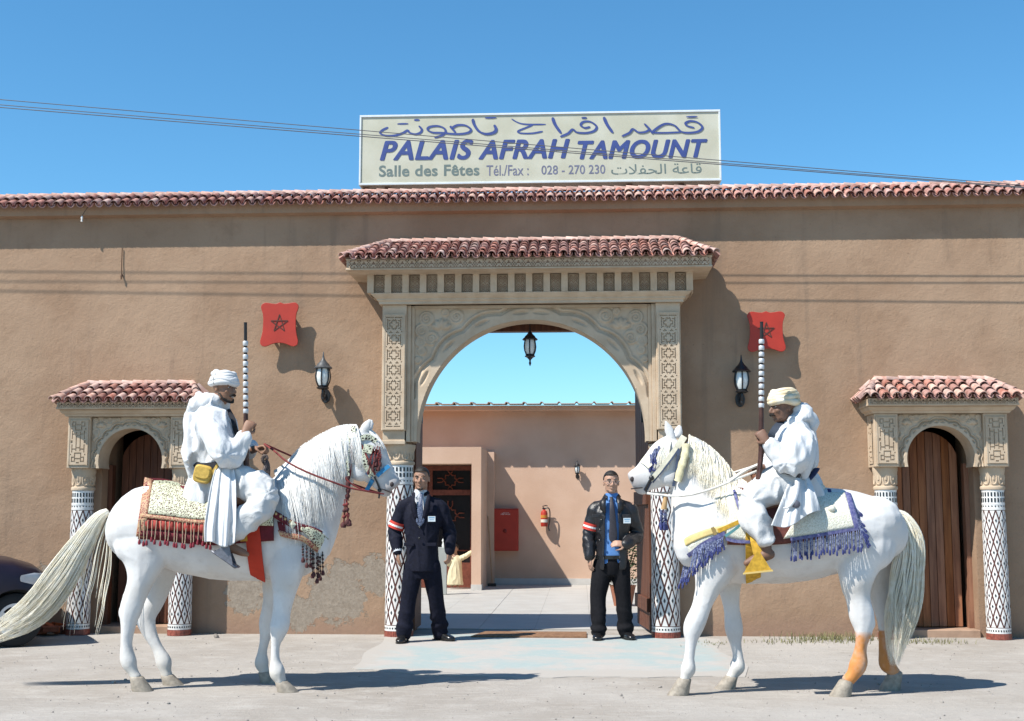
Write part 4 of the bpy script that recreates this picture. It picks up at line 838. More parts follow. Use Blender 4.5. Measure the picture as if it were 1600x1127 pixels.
# ------------------------------------------------------------------ parked car, only its nose in view
def car():
    t = thing('parked_car', (-7.0 - .315, -3.0, 0), 'dark plum hatchback parked by the wall with only its front wheel and wing in view', 'car')
    M_PAINT = M('plum_car_paint', (.014, .010, .018), .3, .1, 3, spec=.4); M_TRIM = M('black_plastic', (.015, .015, .016), .6); M_WIN = M('car_glass', (.02, .025, .03), .08, .05, spec=.8); M_RIM = M('silver_alloy', (.62, .62, .63), .35, .05, metal=.3); M_TY = M('tyre_rubber', (.018, .018, .019), .85)
    xf = -7.0; y0, y1 = -3.0, -1.6; L = 3.55; yc = (y0 + y1) / 2; hw = (y1 - y0) / 2
    # body: cross-sections along the length, (x back from the nose, half width, floor, waist, top of bonnet/boot)
    secs = [(0, .60, .30, .46, .60), (.04, .68, .22, .48, .67), (.14, .735, .18, .52, .74), (.35, .748, .17, .56, .805), (.75, .75, .17, .60, .85), (1.05, .75, .17, .60, .90), (2.6, .75, .17, .62, .93), (3.2, .745, .18, .62, .92), (3.47, .70, .22, .6, .84), (3.55, .62, .3, .55, .70)]
    b = MB(); rows = []
    for u, w, zf, zw, zt in secs:
        x = xf - u; prof = [(-w * .9, zf), (-w, zf + .08), (-w * 1.0, zw - .05), (-w * .985, zw + .08), (-w * .93, zt - .06), (-w * .80, zt - .012), (-w * .4, zt + .01), (0, zt + .015)]; prof = prof + [(-a, z) for a, z in prof[-2::-1]]
        rows.append([(x, yc + a, z) for a, z in prof])
    b.grid(rows, closed=True); b.add(rows[0], [tuple(range(len(rows[0])))]); b.add(rows[-1], [tuple(range(len(rows[0])))])
    # wheel openings are cut out of the body
    bo = b.build('body', M_PAINT, t, smooth=40, merge=True); cut = MB()
    wx = (xf - .315, xf - 2.72); wz = .25
    for x in wx:
        for y in (y0 - .1, y1 + .1):
            cm = MB(); cm.lathe([(0, -.3), (.285, -.3), (.285, .3), (0, .3)], (0, 0, 0), 28); cut.add([(x + p[0], y + p[2], wz + p[1]) for p in cm.v], cm.f)
    co = cut.build('wheel_cut', M_TRIM, None); bpy.context.view_layer.update()
    bm_ = bo.modifiers.new('b', 'BOOLEAN'); bm_.operation = 'DIFFERENCE'; bm_.solver = 'EXACT'; bm_.object = co; dg = bpy.context.evaluated_depsgraph_get(); dg.update()
    nm = bpy.data.meshes.new_from_object(bo.evaluated_get(dg)); bo.modifiers.clear(); bo.data = nm; bpy.data.objects.remove(co)
    c = MB(); rows = []
    for u, zt, w0, w1 in ((1.0, .90, .70, .66), (1.55, 1.36, .64, .55), (2.0, 1.42, .63, .54), (2.9, 1.38, .62, .53), (3.45, .93, .68, .62)):
        x = xf - u; rows.append([(x, yc - .70, .88), (x, yc - w1 - .02, zt - .05 if zt > 1 else .90), (x, yc - w1 + .06, zt), (x, yc + w1 - .06, zt), (x, yc + w1 + .02, zt - .05 if zt > 1 else .90), (x, yc + .70, .88)])
    c.grid(rows); c.add(rows[0], [tuple(range(6))]); c.add(rows[-1], [tuple(range(6))]); c.build('cabin', M_PAINT, t, smooth=30)
    for sy in (-1, 1):
        w = MB(); Y = yc + sy * .005
        pts = [(xf - 1.22, .93), (xf - 1.62, 1.30), (xf - 2.05, 1.345), (xf - 2.05, .95)]; w.add([(x, yc + sy * (.712 - (z - .9) * .26), z) for x, z in pts], [(0, 1, 2, 3)])
        pts = [(xf - 2.12, .95), (xf - 2.12, 1.345), (xf - 2.85, 1.31), (xf - 3.2, .96)]; w.add([(x, yc + sy * (.712 - (z - .9) * .26), z) for x, z in pts], [(0, 1, 2, 3)]); w.build('side_window', M_WIN, t)
    for x in wx:
        for sy, y in ((-1, y0), (1, y1)):
            wh = link('wheel', None, t, (x, y - sy * .09, wz)); ty = MB(); ty.lathe([(.155, -.085), (.215, -.09), (.245, -.07), (.25, -.04), (.25, .04), (.245, .07), (.215, .09), (.155, .085)], (0, 0, 0), 36); ty.v = [(x + a, y - sy * .09 + c_, wz + b_) for a, b_, c_ in ty.v]; ty.build('tyre', M_TY, wh, smooth=40)
            rm = MB(); Y = y + sy * -.035; ys = -.06 if sy < 0 else .06
            r_ = MB(); r_.lathe([(.130, -.006), (.155, -.008), (.158, .008), (.130, .006), (.130, -.006)], (0, 0, 0), 36); rm.add([(x + a, y + sy * 0 - sy * .008 + c_, wz + b_) for a, b_, c_ in r_.v], r_.f)
            for k in range(5):
                a = 2 * math.pi * k / 5 + .3; d = Vector((math.cos(a), 0, math.sin(a))); s_ = Vector((-d.z, 0, d.x)); cc = Vector((x, y - sy * .012, wz)); rm.add([cc + d * .02 + s_ * .022, cc + d * .15 + s_ * .042, cc + d * .15 - s_ * .042, cc + d * .02 - s_ * .022] + [cc + q_ + Vector((0, -sy * .02, 0)) for q_ in (d * .02 + s_ * .022, d * .15 + s_ * .042, d * .15 - s_ * .042, d * .02 - s_ * .022)], [(0, 1, 2, 3), (0, 4, 5, 1), (1, 5, 6, 2), (2, 6, 7, 3), (3, 7, 4, 0)])
            h_ = MB(); h_.lathe([(0, -.01), (.034, -.01), (.038, .006), (0, .012)], (0, 0, 0), 16); rm.add([(x + a, y - sy * .012 + sy * c_, wz + b_) for a, b_, c_ in h_.v], h_.f); rm.build('rim', M_RIM, wh, smooth=40)
            dk = MB(); d_ = MB(); d_.lathe([(0, -.004), (.15, -.004), (.15, .004), (0, .004)], (0, 0, 0), 24); dk.add([(x + a, y - sy * .07 + c_, wz + b_) for a, b_, c_ in d_.v], d_.f); dk.build('brake_drum', M_TRIM, wh)
    for sy in (-1, 1):
        hd = MB(); hd.loft([((xf - .02, yc + sy * .55, .60), (.012, 0, 0), (0, 0, .05)), ((xf - .07, yc + sy * .66, .615), (.03, 0, 0), (0, 0, .06)), ((xf - .17, yc + sy * .728, .63), (.03, 0, 0), (0, 0, .055)), ((xf - .28, yc + sy * .74, .635), (.012, 0, 0), (0, 0, .03))], 12); hd.build('headlight', M('clear_lamp_plastic', (.42, .42, .43), .15, spec=.7), t, smooth=60)
    MB().box(xf - .02, xf + .012, yc - .60, yc + .60, .24, .40).build('bumper_strip', M_TRIM, t, bevel=.01)
    for sy in (-1, 1): MB().box(xf - 1.75, xf - 1.62, yc + sy * .757 - .006, yc + sy * .757 + .006, .72, .745).build('door_handle', M_TRIM, t, bevel=.003)
    MB().box(xf - 3.0, xf - .8, yc - .6, yc + .6, .19, .30).build('underbody', M_TRIM, t)
    # parked at a slant, its nose towards the wall
    w_ = at(24, 962, -1.12); t.location = (w_.x, -1.12, 0); t.rotation_euler = (0, 0, R(30))
car()

sp = at(190, 432, .31); w_ = MB(); w_.tube([at(191, 388, .318), at(190, 410, .316), at(190, 430, .312)], .005, 6); w_.tube([(sp.x, .329, sp.z + .02), (sp.x, .30, sp.z), (sp.x, .298, sp.z - .035)], [.008, .011, .006], 6)
w_.build('wall_hook', M('rusted_iron', (.10, .055, .035), .9), smooth=60, label='rusty hook and wire on the ochre wall above the left doorway', cat='hook')
ip = at(128, 340, .20); w_ = MB(); w_.tube([at(143, 318, .17), at(134, 328, .18), at(128, 338, .20)], .003, 5, 0); w_.lathe([(0, -.05), (.011, -.045), (.008, -.02), (.013, -.005), (.009, .015), (0, .02)], ip, 10, 1)
w_.build('insulator', [M_IRON, M_INKW], smooth=60, label='small white insulator dangling on a wire under the tiled eave', cat='insulator')
# ------------------------------------------------------------------ people: shared builders
V3 = Vector
def nrm(v): return V3(v).normalized()
def lpath(mb, nodes, ref, n=5, seg=16, power=2.0):
    """closed loft; nodes (point, half-axis along ref, half-axis across)"""
    P = crom([tuple(p) + (a, b) for p, a, b in nodes], n); secs = []; ref = V3(ref)
    for i in range(len(P)):
        t = V3(P[min(i + 1, len(P) - 1)][:3]) - V3(P[max(i - 1, 0)][:3]); t.normalize(); a = ref - t * ref.dot(t); a.normalize(); b = t.cross(a)
        secs.append((P[i][:3], a * max(P[i][3], .002), b * max(P[i][4], .002)))
    return mb.loft(secs, seg, power=power)
def limb(mb, nodes, n=5, seg=14):
    P = crom([tuple(p) + (r,) for p, r in nodes], n); mb.tube([q[:3] for q in P], [max(q[3], .002) for q in P], seg, up=(.1, .9, .3)); mb.ball(P[0][:3], P[0][3], seg=12); mb.ball(P[-1][:3], P[-1][3], seg=12)
def fmat(f, u):
    f = nrm(f); r = f.cross(V3(u)).normalized(); u2 = r.cross(f); return Matrix((r, f, u2)).transposed()      # columns right, forward, up
def head(mb, c, f, u=(0, 0, 1), s=1.0):
    A = fmat(f, u); c = V3(c)
    def q(r, f_, u_): return c + A @ V3((r * s, f_ * s, u_ * s))
    def bl(r, f_, u_, a, b, d, seg=14): mb.ball(q(r, f_, u_), a * s, b * s, d * s, seg, M=A)
    bl(0, -.015, .030, .077, .096, .086, 18); bl(0, .020, -.030, .065, .074, .084, 16); bl(0, .058, -.093, .034, .028, .022); bl(0, .03, -.075, .057, .052, .035)
    mb.tube([q(0, .086, .008), q(0, .105, -.018), q(0, .114, -.034)], [.009 * s, .011 * s, .013 * s], 8); mb.ball(q(0, .110, -.036), .013 * s, seg=8)
    for k in (-1, 1): bl(k * .013, .098, -.040, .009, .011, .008, 8); bl(k * .077, -.008, -.012, .008, .018, .030, 10); bl(k * .034, .074, .020, .024, .014, .009, 10); bl(k * .038, .068, -.028, .020, .02, .018, 10)
    bl(0, .090, -.060, .023, .009, .0065, 10); bl(0, .088, -.070, .020, .009, .0065, 10)
    return A
def hand(mb, w, d, n, curl=.3, th=1, s=1.0, spread=.05):
    """palm, four unequal curled fingers and a thumb that leaves the side of the palm"""
    d = nrm(d); n = V3(n); n = (n - d * n.dot(d)).normalized(); k = d.cross(n) * th; w = V3(w)
    lpath(mb, [(w - d * .02 * s, .024 * s, .019 * s), (w + d * .015 * s, .028 * s, .017 * s), (w + d * .055 * s, .038 * s, .016 * s), (w + d * .092 * s, .039 * s, .012 * s), (w + d * .10 * s, .033 * s, .009 * s)], k, 3, 12)
    for i, L in enumerate((.070, .078, .073, .057)):
        b = w + d * (.088 - .004 * abs(i - 1.2)) * s + k * (.029 - .0195 * i) * s; an = 0; p = b; pts = [b - d * .02 * s, b]; dd = (d + k * spread * (1.5 - i)).normalized()
        for q, fr in enumerate((.46, .32, .24)):
            an += curl * (.75, 1.0, .8)[q] + .04 * i * curl; p = p + (dd * math.cos(an) + n * math.sin(an)) * L * fr * s; pts.append(p)
        limb(mb, list(zip(pts, [.0095 * s, .0092 * s, .0088 * s, .0082 * s, .0072 * s])), 2, 8)
    b = w + d * .022 * s + k * .026 * s; t = (d * .62 + k * .62 + n * (.30 + .5 * curl)).normalized(); t2 = (d * .95 + k * (.25 - .5 * curl) + n * (.25 + .6 * curl)).normalized()
    limb(mb, [(b, .014 * s), (b + t * .040 * s, .0115 * s), (b + t * .040 * s + t2 * .030 * s, .0098 * s), (b + t * .04 * s + t2 * .056 * s, .0082 * s)], 2, 8)
def face_parts(t, c, A, s, hair_m, iris=(.02, .012, .008), moustache=None, brows=True):
    c = V3(c)
    def q(r, f_, u_): return c + A @ V3((r * s, f_ * s, u_ * s))
    for k in (-1, 1):
        e = MB(); e.ball(q(k * .033, .0815, .003), .0110 * s, .0095 * s, .0050 * s, 10, 0, A); e.ball(q(k * .033, .0898, .0028), .0054 * s, .0028 * s, .0044 * s, 8, 1, A); e.build('eye', [M_EYEW, M_EYED], t, smooth=180)
        if brows:
            e = MB(); e.tube([q(k * .012, .094, .020), q(k * .032, .092, .027), q(k * .052, .078, .020)], [.0045 * s, .0055 * s, .003 * s], 6); e.build('eyebrow', hair_m, t, smooth=180)
    if moustache:
        e = MB()
        for k in (-1, 1): e.tube([q(k * .001, .110, -.050), q(k * .016, .104, -.053), q(k * .030, .090, -.064)], [.008 * s, .0085 * s, .004 * s], 8)
        e.build('moustache', hair_m, t, smooth=180)
M_EYEW = M('eye_white', (.36, .33, .30), .3, .02); M_EYED = M('eye_dark', (.015, .010, .008), .2, .02)
M_HAIR = M('black_hair', (.012, .010, .009), .55, .3, 90, .5, 300)
M_STUB = M('dark_moustache', (.016, .012, .010), .8, .2, 90)
def skin(name, c): return M(name, c, .55, .10, 22, .15, 260, spec=.35)
M_SKIN1 = skin('tanned_skin', (.235, .125, .078)); M_SKIN2 = skin('olive_skin', (.30, .17, .115)); M_SKIN3 = skin('deep_tanned_skin', (.165, .088, .058)); M_SKIN4 = skin('fair_skin', (.40, .235, .165))
def cap_hair(t, c, A, s, front, m=None, back=-.075, side=.0):
    """short hair: a shell on the skull, trimmed at the hairline"""
    mb = MB(); c = V3(c); seg = 30; h = 18; rows = []
    for j in range(h + 1):
        th = math.pi * .80 * j / h; row = []
        for k in range(seg):
            p = 2 * math.pi * k / seg; v = V3((.0805 * math.sin(th) * math.cos(p), .1005 * math.sin(th) * math.sin(p) - .016, .0915 * math.cos(th) + .030))
            fy = math.sin(p); lim = front if fy > .45 else (front - (front + .045) * (.45 - fy) / .55 if fy > -.1 else back)     # lowest z of hair at this bearing
            if v.z < lim: v.z = lim; v.x *= .97; v.y *= .97
            row.append(c + A @ (v * s))
        rows.append(row)
    mb.grid(rows, closed=True); return mb.build('hair', m or M_HAIR, t, smooth=180)
def cloth_folds(amp, fx=16, fz=3.2, seed=0, fine=.35):
    def d(co, no):
        q = co * np.array([fx, fx, fz]); a = vnoise(q, 1.0, seed); b = vnoise(co * np.array([fx * 2.1, fx * 2.1, fz * 2.4]), 1.0, seed + 3); r = 1 - np.abs(a)
        return co + no * ((r * r * r * 1.2 - .45 + b * fine) * amp)[:, None]
    return d
def shoe(t, ankle, d, m, L=.27, name='shoe'):
    d = nrm((d[0], d[1], 0)); a = V3(ankle); k = V3((-d.y, d.x, 0)); mb = MB(); b = V3((a.x, a.y, 0))
    lpath(mb, [(b - d * .075 + V3((0, 0, .045)), .028, .04), (b - d * .05 + V3((0, 0, .05)), .037, .05), (b + d * .02 + V3((0, 0, .05)), .042, .052), (b + d * .09 + V3((0, 0, .038)), .047, .038), (b + d * .15 + V3((0, 0, .030)), .046, .030), (b + d * (L - .085) + V3((0, 0, .024)), .032, .022), (b + d * (L - .07) + V3((0, 0, .022)), .015, .012)], k, 4, 16, 2.6)
    for i, v in enumerate(mb.v): mb.v[i] = (v[0], v[1], max(v[2], .008))
    limb(mb, [(b + V3((0, 0, .06)), .046), (b + V3((0, 0, .11)), .045)]); s_ = remesh(mb, name, m, t, .008, 3)
    so_ = MB(); pts = [b + d * x + k * y + V3((0, 0, .0)) for x, y in ((-.085, -.025), (-.06, -.036), (.03, -.042), (.10, -.049), (.15, -.046), (L - .075, -.02), (L - .065, 0), (L - .075, .02), (.15, .046), (.10, .049), (.03, .042), (-.06, .036), (-.085, .025))]
    so_.poly(pts, (0, 0, .014)); so_.build('sole', M_SOLE, s_); return s_
M_SOLE = M('shoe_sole', (.012, .012, .012), .7); M_SHOE = M('black_shoe_leather', (.010, .010, .011), .25, .1, spec=.5)
def standing(name, loc, label, J, H):
    """J: joints; H: looks. Clothes follow the same joints as the body."""
    t = thing(name, loc, label, 'person'); f, up = nrm(H['face']), V3((0, 0, 1)); fb = nrm(H['front']); rt = fb.cross(up).normalized(); c = J['head']; mb = MB(); s = H.get('hs', 1.0)
    A = head(mb, c, f, nrm(H.get('up', (0, 0, 1))), s); nk = J['neck']; pel = (J['hipR'] + J['hipL']) / 2; sh = (J['shR'] + J['shL']) / 2; sw = (J['shR'] - J['shL']).length / 2
    limb(mb, [(nk - up * .05 * s, .074 * s), (nk + up * .02 * s, .063 * s), (c - up * .06 * s - f * .015 * s, .060 * s)])
    lpath(mb, [(pel - up * .06, sw * .68, .085), (pel + up * .08, sw * .78, .10), (pel.lerp(sh, .5), sw * .76, .095), (pel.lerp(sh, .82), sw * .98, .11), (sh - up * .0, sw * .92, .08), (sh + up * .05, sw * .45, .055)], rt, 5, 18)
    for sd in 'RL':
        a, e, w = J['sh' + sd], J['el' + sd], J['wr' + sd]; limb(mb, [(a, .056), (a.lerp(e, .4), .048), (e, .040), (e.lerp(w, .35), .039), (w, .027)])
        hd, hn, cu, th = H['hand' + sd]; hand(mb, w, hd, hn, cu, th, .98 * s)
        h, k, an = J['hip' + sd], J['kn' + sd], J['an' + sd]; limb(mb, [(h, .082), (h.lerp(k, .45), .074), (k, .054), (k.lerp(an, .35), .054), (an + up * .06, .034), (an - up * .02, .03)]); td = H['toe' + sd]; limb(mb, [(an - up * .035, .030), (an + td * .09 - up * .05, .018)])
    remesh(mb, 'body', H['skin'], t, .0062, 3, .4); face_parts(t, c, A, s, H['hair'], moustache=H.get('moustache'))
    cap_hair(t, c, A, s, H.get('hairline', .065), H['hair'])
    # trousers
    tm = MB(); jf = H.get('fold', 1.0)
    lpath(tm, [(pel - up * .10, sw * .70, .10), (pel, sw * .82, .118), (pel + up * .10, sw * .80, .112)], rt, 4, 18)
    for sd in 'RL':
        h, k, an = J['hip' + sd], J['kn' + sd], J['an' + sd]; limb(tm, [(h + up * .02, .096), (h.lerp(k, .5), .094), (k, .080), (k.lerp(an, .5), .080), (an + up * .05, .078), (an + up * .005, .080)])
    def td_(co, no):
        z = (co[:, 2]); a = np.sin(z * 55 + vnoise(co, 9, 2) * 4) * np.exp(-((z - .16) / .10) ** 2) * .010; b = vnoise(co * np.array([9, 9, 3.0]), 1, 5) * .008; return co + no * (a + b)[:, None]
    remesh(tm, 'trousers', H['m_tr'], t, .011, 3, .5, td_)
    for sd in 'RL': shoe(t, J['an' + sd] - fb * .02, H['toe' + sd], M_SHOE)
    # shirt, then jacket with its front opening
    def torso(mb, g, zlow, sleeves=True, sl=(.078, .068, .058)):
        lpath(mb, [(pel + up * zlow, sw * .80 + g, .112 + g), (pel + up * .02, sw * .82 + g, .118 + g), (pel.lerp(sh, .42), sw * .80 + g, .112 + g), (pel.lerp(sh, .78), sw * .98 + g, .128 + g), (sh - up * .01, sw * .95 + g * .8, .100 + g), (sh + up * .035, sw * .72, .086), (sh + up * .072, sw * .45, .074), (nk - up * .01, sw * .30, .07)], rt, 5, 22, 2.35)
        if sleeves:
            for sd in 'RL':
                a, e, w = J['sh' + sd], J['el' + sd], J['wr' + sd]; k_ = (w - e).normalized(); limb(mb, [(nk.lerp(a, .35) - up * .035, .052), (a - up * .012, sl[0] - .012), (a.lerp(e, .22), sl[0] - .004)]); limb(mb, [(a - up * .016, sl[0] - .010), (a.lerp(e, .5), sl[1] + .003), (e, sl[1] - .002), (e.lerp(w, .6), sl[2] + .002), (w + k_ * .0, sl[2] - .008)])
    sm_ = MB(); torso(sm_, -.006, .09, False); limb(sm_, [(nk - up * .05, .078), (nk + up * .012, .066), (nk + up * .02, .064)]); remesh(sm_, 'shirt', H['m_sh'], t, .010, 4)
    jm = MB(); torso(jm, .014, H['hem'])
    def jd(co, no):
        q = co * np.array([11, 11, 4.0]); a = vnoise(q, 1, 8); b = 0
        for sd in 'RL':
            e = np.array(J['el' + sd]); dd = np.linalg.norm(co - e, axis=1); b = b + np.exp(-(dd / .11) ** 2) * np.sin(co[:, 2] * 95 + co[:, 0] * 40) * .005
        return co + no * ((1 - np.abs(a)) ** 3 * .012 - .004 + b)[:, None]
    ja = remesh(jm, 'jacket', H['m_ja'], t, .0095, 4, .5, jd); o = np.array(org(t)); bm = bmesh.new(); bm.from_mesh(ja.data); F = np.array(fb); Rr = np.array(rt); m0 = np.array(pel); kill = []
    for v in bm.verts:
        p = np.array(v.co) + o; q = p - m0; x = q @ Rr; y = q @ F; z = p[2]
        lo, hi = H['open'](z)
        if y > .02 and lo < x < hi and z > pel.z + H['hem'] - .05: kill.append(v)
        elif z > nk.z + .012 and abs(x) < .10: kill.append(v)
        elif z < pel.z + H['hem'] + .004: kill.append(v)
    bmesh.ops.delete(bm, geom=kill, context='VERTS'); bm.to_mesh(ja.data); bm.free(); q = ja.modifiers.new('t', 'SOLIDIFY'); q.thickness = .007; q.offset = -1
    # collar round the neck and lapels down the opening
    for sd in (-1, 1):
        lp = MB(); pts = []
        for z, w_ in H['lapel']:
            lo, hi = H['open'](z); x = hi if sd > 0 else lo; y = .112 + .02 + .008 * (1 if z < nk.z - .05 else -6.5 * (z - nk.z + .05) / .06); pts.append((m0[2] * 0 + z, x, y, w_))
        up_, lw = [], []
        for z, x, y, w_ in pts:
            P = pel + rt * x + fb * y; P.z = z; Q = pel + rt * (x + sd * w_) + fb * (y - .004 - w_ * .22); Q.z = z - .01; up_.append(P); lw.append(Q)
        lp.grid([up_, lw])
        l_ = lp.build('lapel', H['m_la'], t, smooth=60); q = l_.modifiers.new('t', 'SOLIDIFY'); q.thickness = .009; q.offset = 1
    for bx_, bz_ in H['buttons']:
        P = pel + rt * bx_ + fb * .152; P.z = bz_; bt = MB(); bt.ball(P, .012, .006, .012, 8); bt.build('button', M_SHOE, t, smooth=180)
    for x0_, x1_, bz_ in H['flaps']:
        P = pel + rt * (x0_ + x1_) / 2 + fb * H['flapy']; P.z = bz_; bt = MB(); bt.obox(P, rt * abs(x1_ - x0_) / 2, fb * .008, up * .016); bt.build('pocket_flap', H['m_la'], t, bevel=.004)
    cl = MB(); P = [nk + (rt * math.cos(a) + fb * math.sin(a)) * .072 + up * (.022 - .03 * max(0, math.sin(a))) for a in np.linspace(R(125), R(415), 18)]; P2 = [p + (p - nk - up * (p - nk).z) * .28 - up * .03 for p in P]; cl.grid([P, P2]); c_ = cl.build('collar', H['m_la'], t, smooth=60); q = c_.modifiers.new('t', 'SOLIDIFY'); q.thickness = .008
    # white or blue shirt collar points and the tie
    sc_ = MB(); fr0 = nk + fb * .068 - up * .008
    for sd in (-1, 1): sc_.add([nk + rt * sd * .045 + fb * .052 + up * .024, fr0 + rt * sd * .004, fr0 + rt * sd * .036 - up * .045 + fb * .012, nk + rt * sd * .066 + fb * .02 + up * .01], [(0, 1, 2, 3)])
    s2 = sc_.build('shirt_collar', H['m_sh'], t); q = s2.modifiers.new('t', 'SOLIDIFY'); q.thickness = .005
    tz = H['tie_end']; tp = []
    for k, (z, w_) in enumerate(((nk.z - .012, .020), (nk.z - .035, .014), (nk.z - .12, .024), ((nk.z + tz) / 2 - .05, .034), (tz + .05, .040), (tz, .003))):
        y = .074 + .066 * min(1, (nk.z - z) / .13); tp.append((pel + rt * H.get('tie_x', 0) * min(1, (nk.z - z) / .3) + fb * y, w_, .007)); tp[-1][0].z = z
    ti = MB(); lpath(ti, tp, rt, 5, 10); ti.build('tie', H['m_tie'], t, smooth=60)
    # red arm band with a white stripe, badge
    a, e = J['sh' + H['band']], J['el' + H['band']]; d = (e - a).normalized(); ab = MB(); pc = a.lerp(e, H.get('bandp', .72)); u1 = d.cross(fb).normalized(); u2 = d.cross(u1); rows = []
    for h_, r_ in ((-.034, .076), (-.034, .080), (.034, .079), (.034, .075)): rows.append([pc + d * h_ + (u1 * math.cos(g) + u2 * math.sin(g)) * r_ for g in np.linspace(0, 2 * math.pi, 25)[:-1]])
    ab.grid(rows, closed=True); bo = ab.build('arm_band', M_BAND, t, smooth=60); wt = MB(); rows = []
    for h_ in (-.008, .010): rows.append([pc + d * h_ + (u1 * math.cos(g) + u2 * math.sin(g)) * .0812 for g in np.linspace(0, 2 * math.pi, 25)[:-1] if math.cos(g * 1.0 + .7) > -.55])
    wt.grid(rows); wt.build('white_stripe', M_INKW, bo)
    bx, bz = H['badge']; P = pel + rt * bx + fb * .150; P.z = bz; bd = MB(); bd.obox(P, rt * .036, fb * .003 , up * .026); b_ = bd.build('badge', M('badge_card', (.50, .56, .60), .35, .05), t)
    bd = MB(); bd.obox(P + fb * .0035 + up * .013, rt * .028, fb * .0004, up * .006); bd.obox(P + fb * .0035 - up * .006, rt * .022, fb * .0004, up * .003); bd.build('badge_print', M('badge_ink', (.16, .30, .42), .5), b_)
    return t, A
M_BAND = M('red_arm_band', (.50, .045, .030), .6, .08)
M_SUIT = M('navy_suit_wool', (.0065, .0075, .017), .8, .25, 40, .3, 400, spec=.2); M_SUITT = M('navy_trouser_wool', (.0065, .0075, .016), .85, .25, 40, .3, 400, spec=.15)
M_LEATH = M('black_leather', (.014, .013, .015), .38, .3, 18, .5, 90, spec=.5); M_BTR = M('black_trouser_cloth', (.0075, .0075, .0095), .85, .2, 40, spec=.15)
M_WSHIRT = M('white_shirt_cotton', (.52, .54, .57), .8, .03, 30); M_BSHIRT = M('blue_shirt_cotton', (.085, .21, .48), .8, .06, 14, .3, 60)
M_TIE1 = M('navy_white_tie', (.018, .028, .07), .5, .1, 90, col2=(.14, .17, .24)); M_TIE2 = M('charcoal_tie', (.030, .028, .036), .6, .15, 60)
def J_(Y, **k): return {a: at(p[0], p[1], Y + (p[2] if len(p) > 2 else 0)) for a, p in k.items()}
def fix_feet(J):
    for sd in 'RL': J['an' + sd].z = .085
# man in the navy suit: his right arm is on the photograph's left
Y1 = -.42
J1 = J_(Y1, head=(658.5, 748, -.02), neck=(657.5, 770, 0), shR=(632, 789), shL=(687, 790, .03), elR=(617, 830, .02), elL=(702, 832, .06), wrR=(621, 861, -.06), wrL=(702, 860, .0), hipR=(646, 888), hipL=(674, 888), knR=(638, 938, -.02), knL=(682, 938, .05), anR=(631, 985, -.06), anL=(687, 982, .14)); fix_feet(J1)
def open1(z):
    zt, zb = J1['neck'].z - .03, J1['neck'].z - .30
    if z > zb: w = .005 + .058 * min(1, (z - zb) / (zt - zb)); return -w, w
    return 9, 9
n1 = J1['neck'].z
man1, A1 = standing('person', (J1['head'].x, Y1, 0), 'smiling man in a navy suit and white shirt standing by the left mosaic column', J1, dict(face=(-.05, -1, .0), front=(-.06, -1, 0), skin=M_SKIN2, hair=M_HAIR, hairline=.070, hs=.98, moustache=False, m_tr=M_SUITT, m_sh=M_WSHIRT, m_ja=M_SUIT, m_la=M_SUIT, m_tie=M_TIE1,
  handR=((.10, -.05, -1), (.8, .4, 0), .22, -1), handL=((0, -.1, -1), (-.8, .4, 0), .55, 1), toeR=V3((-.12, -1, 0)), toeL=V3((.75, -.66, 0)), hem=-.035, open=open1, lapel=[(n1 - .02, .022), (n1 - .08, .042), (n1 - .15, .055), (n1 - .22, .05), (n1 - .295, .006)], tie_end=n1 - .33, band='R', bandp=.78, buttons=[(.004, n1 - .335), (.004, n1 - .44)], flaps=[(-.16, -.06, n1 - .50), (.06, .16, n1 - .50)], flapy=.132, badge=(-.115, n1 - .255)))
gb = MB(); c = J1['head']
# stubble beard of the first man follows the chin
for k in (-1, 1): gb.tube([c + A1 @ V3(q) for q in ((k * .030, .072, -.100), (k * .018, .081, -.106), (0, .084, -.108))], [.004, .008, .008], 8)
gb.build('beard', M_STUB, man1, smooth=180)
wt = MB(); w = J1['wrR']; wt.tube([w + V3((.034 * math.cos(a), .034 * math.sin(a), .012)) for a in np.linspace(0, 2 * math.pi, 17)], .007, 6); wt.build('wrist_watch', M('watch_metal', (.35, .33, .28), .3, metal=.7), man1)
for sd in 'RL':
    w, e = J1['wr' + sd], J1['el' + sd]; d = (w - e).normalized(); q = MB(); q.tube([w - d * .012, w + d * .014], [.047, .044], 14); q.build('shirt_cuff', M_WSHIRT, man1, smooth=40)
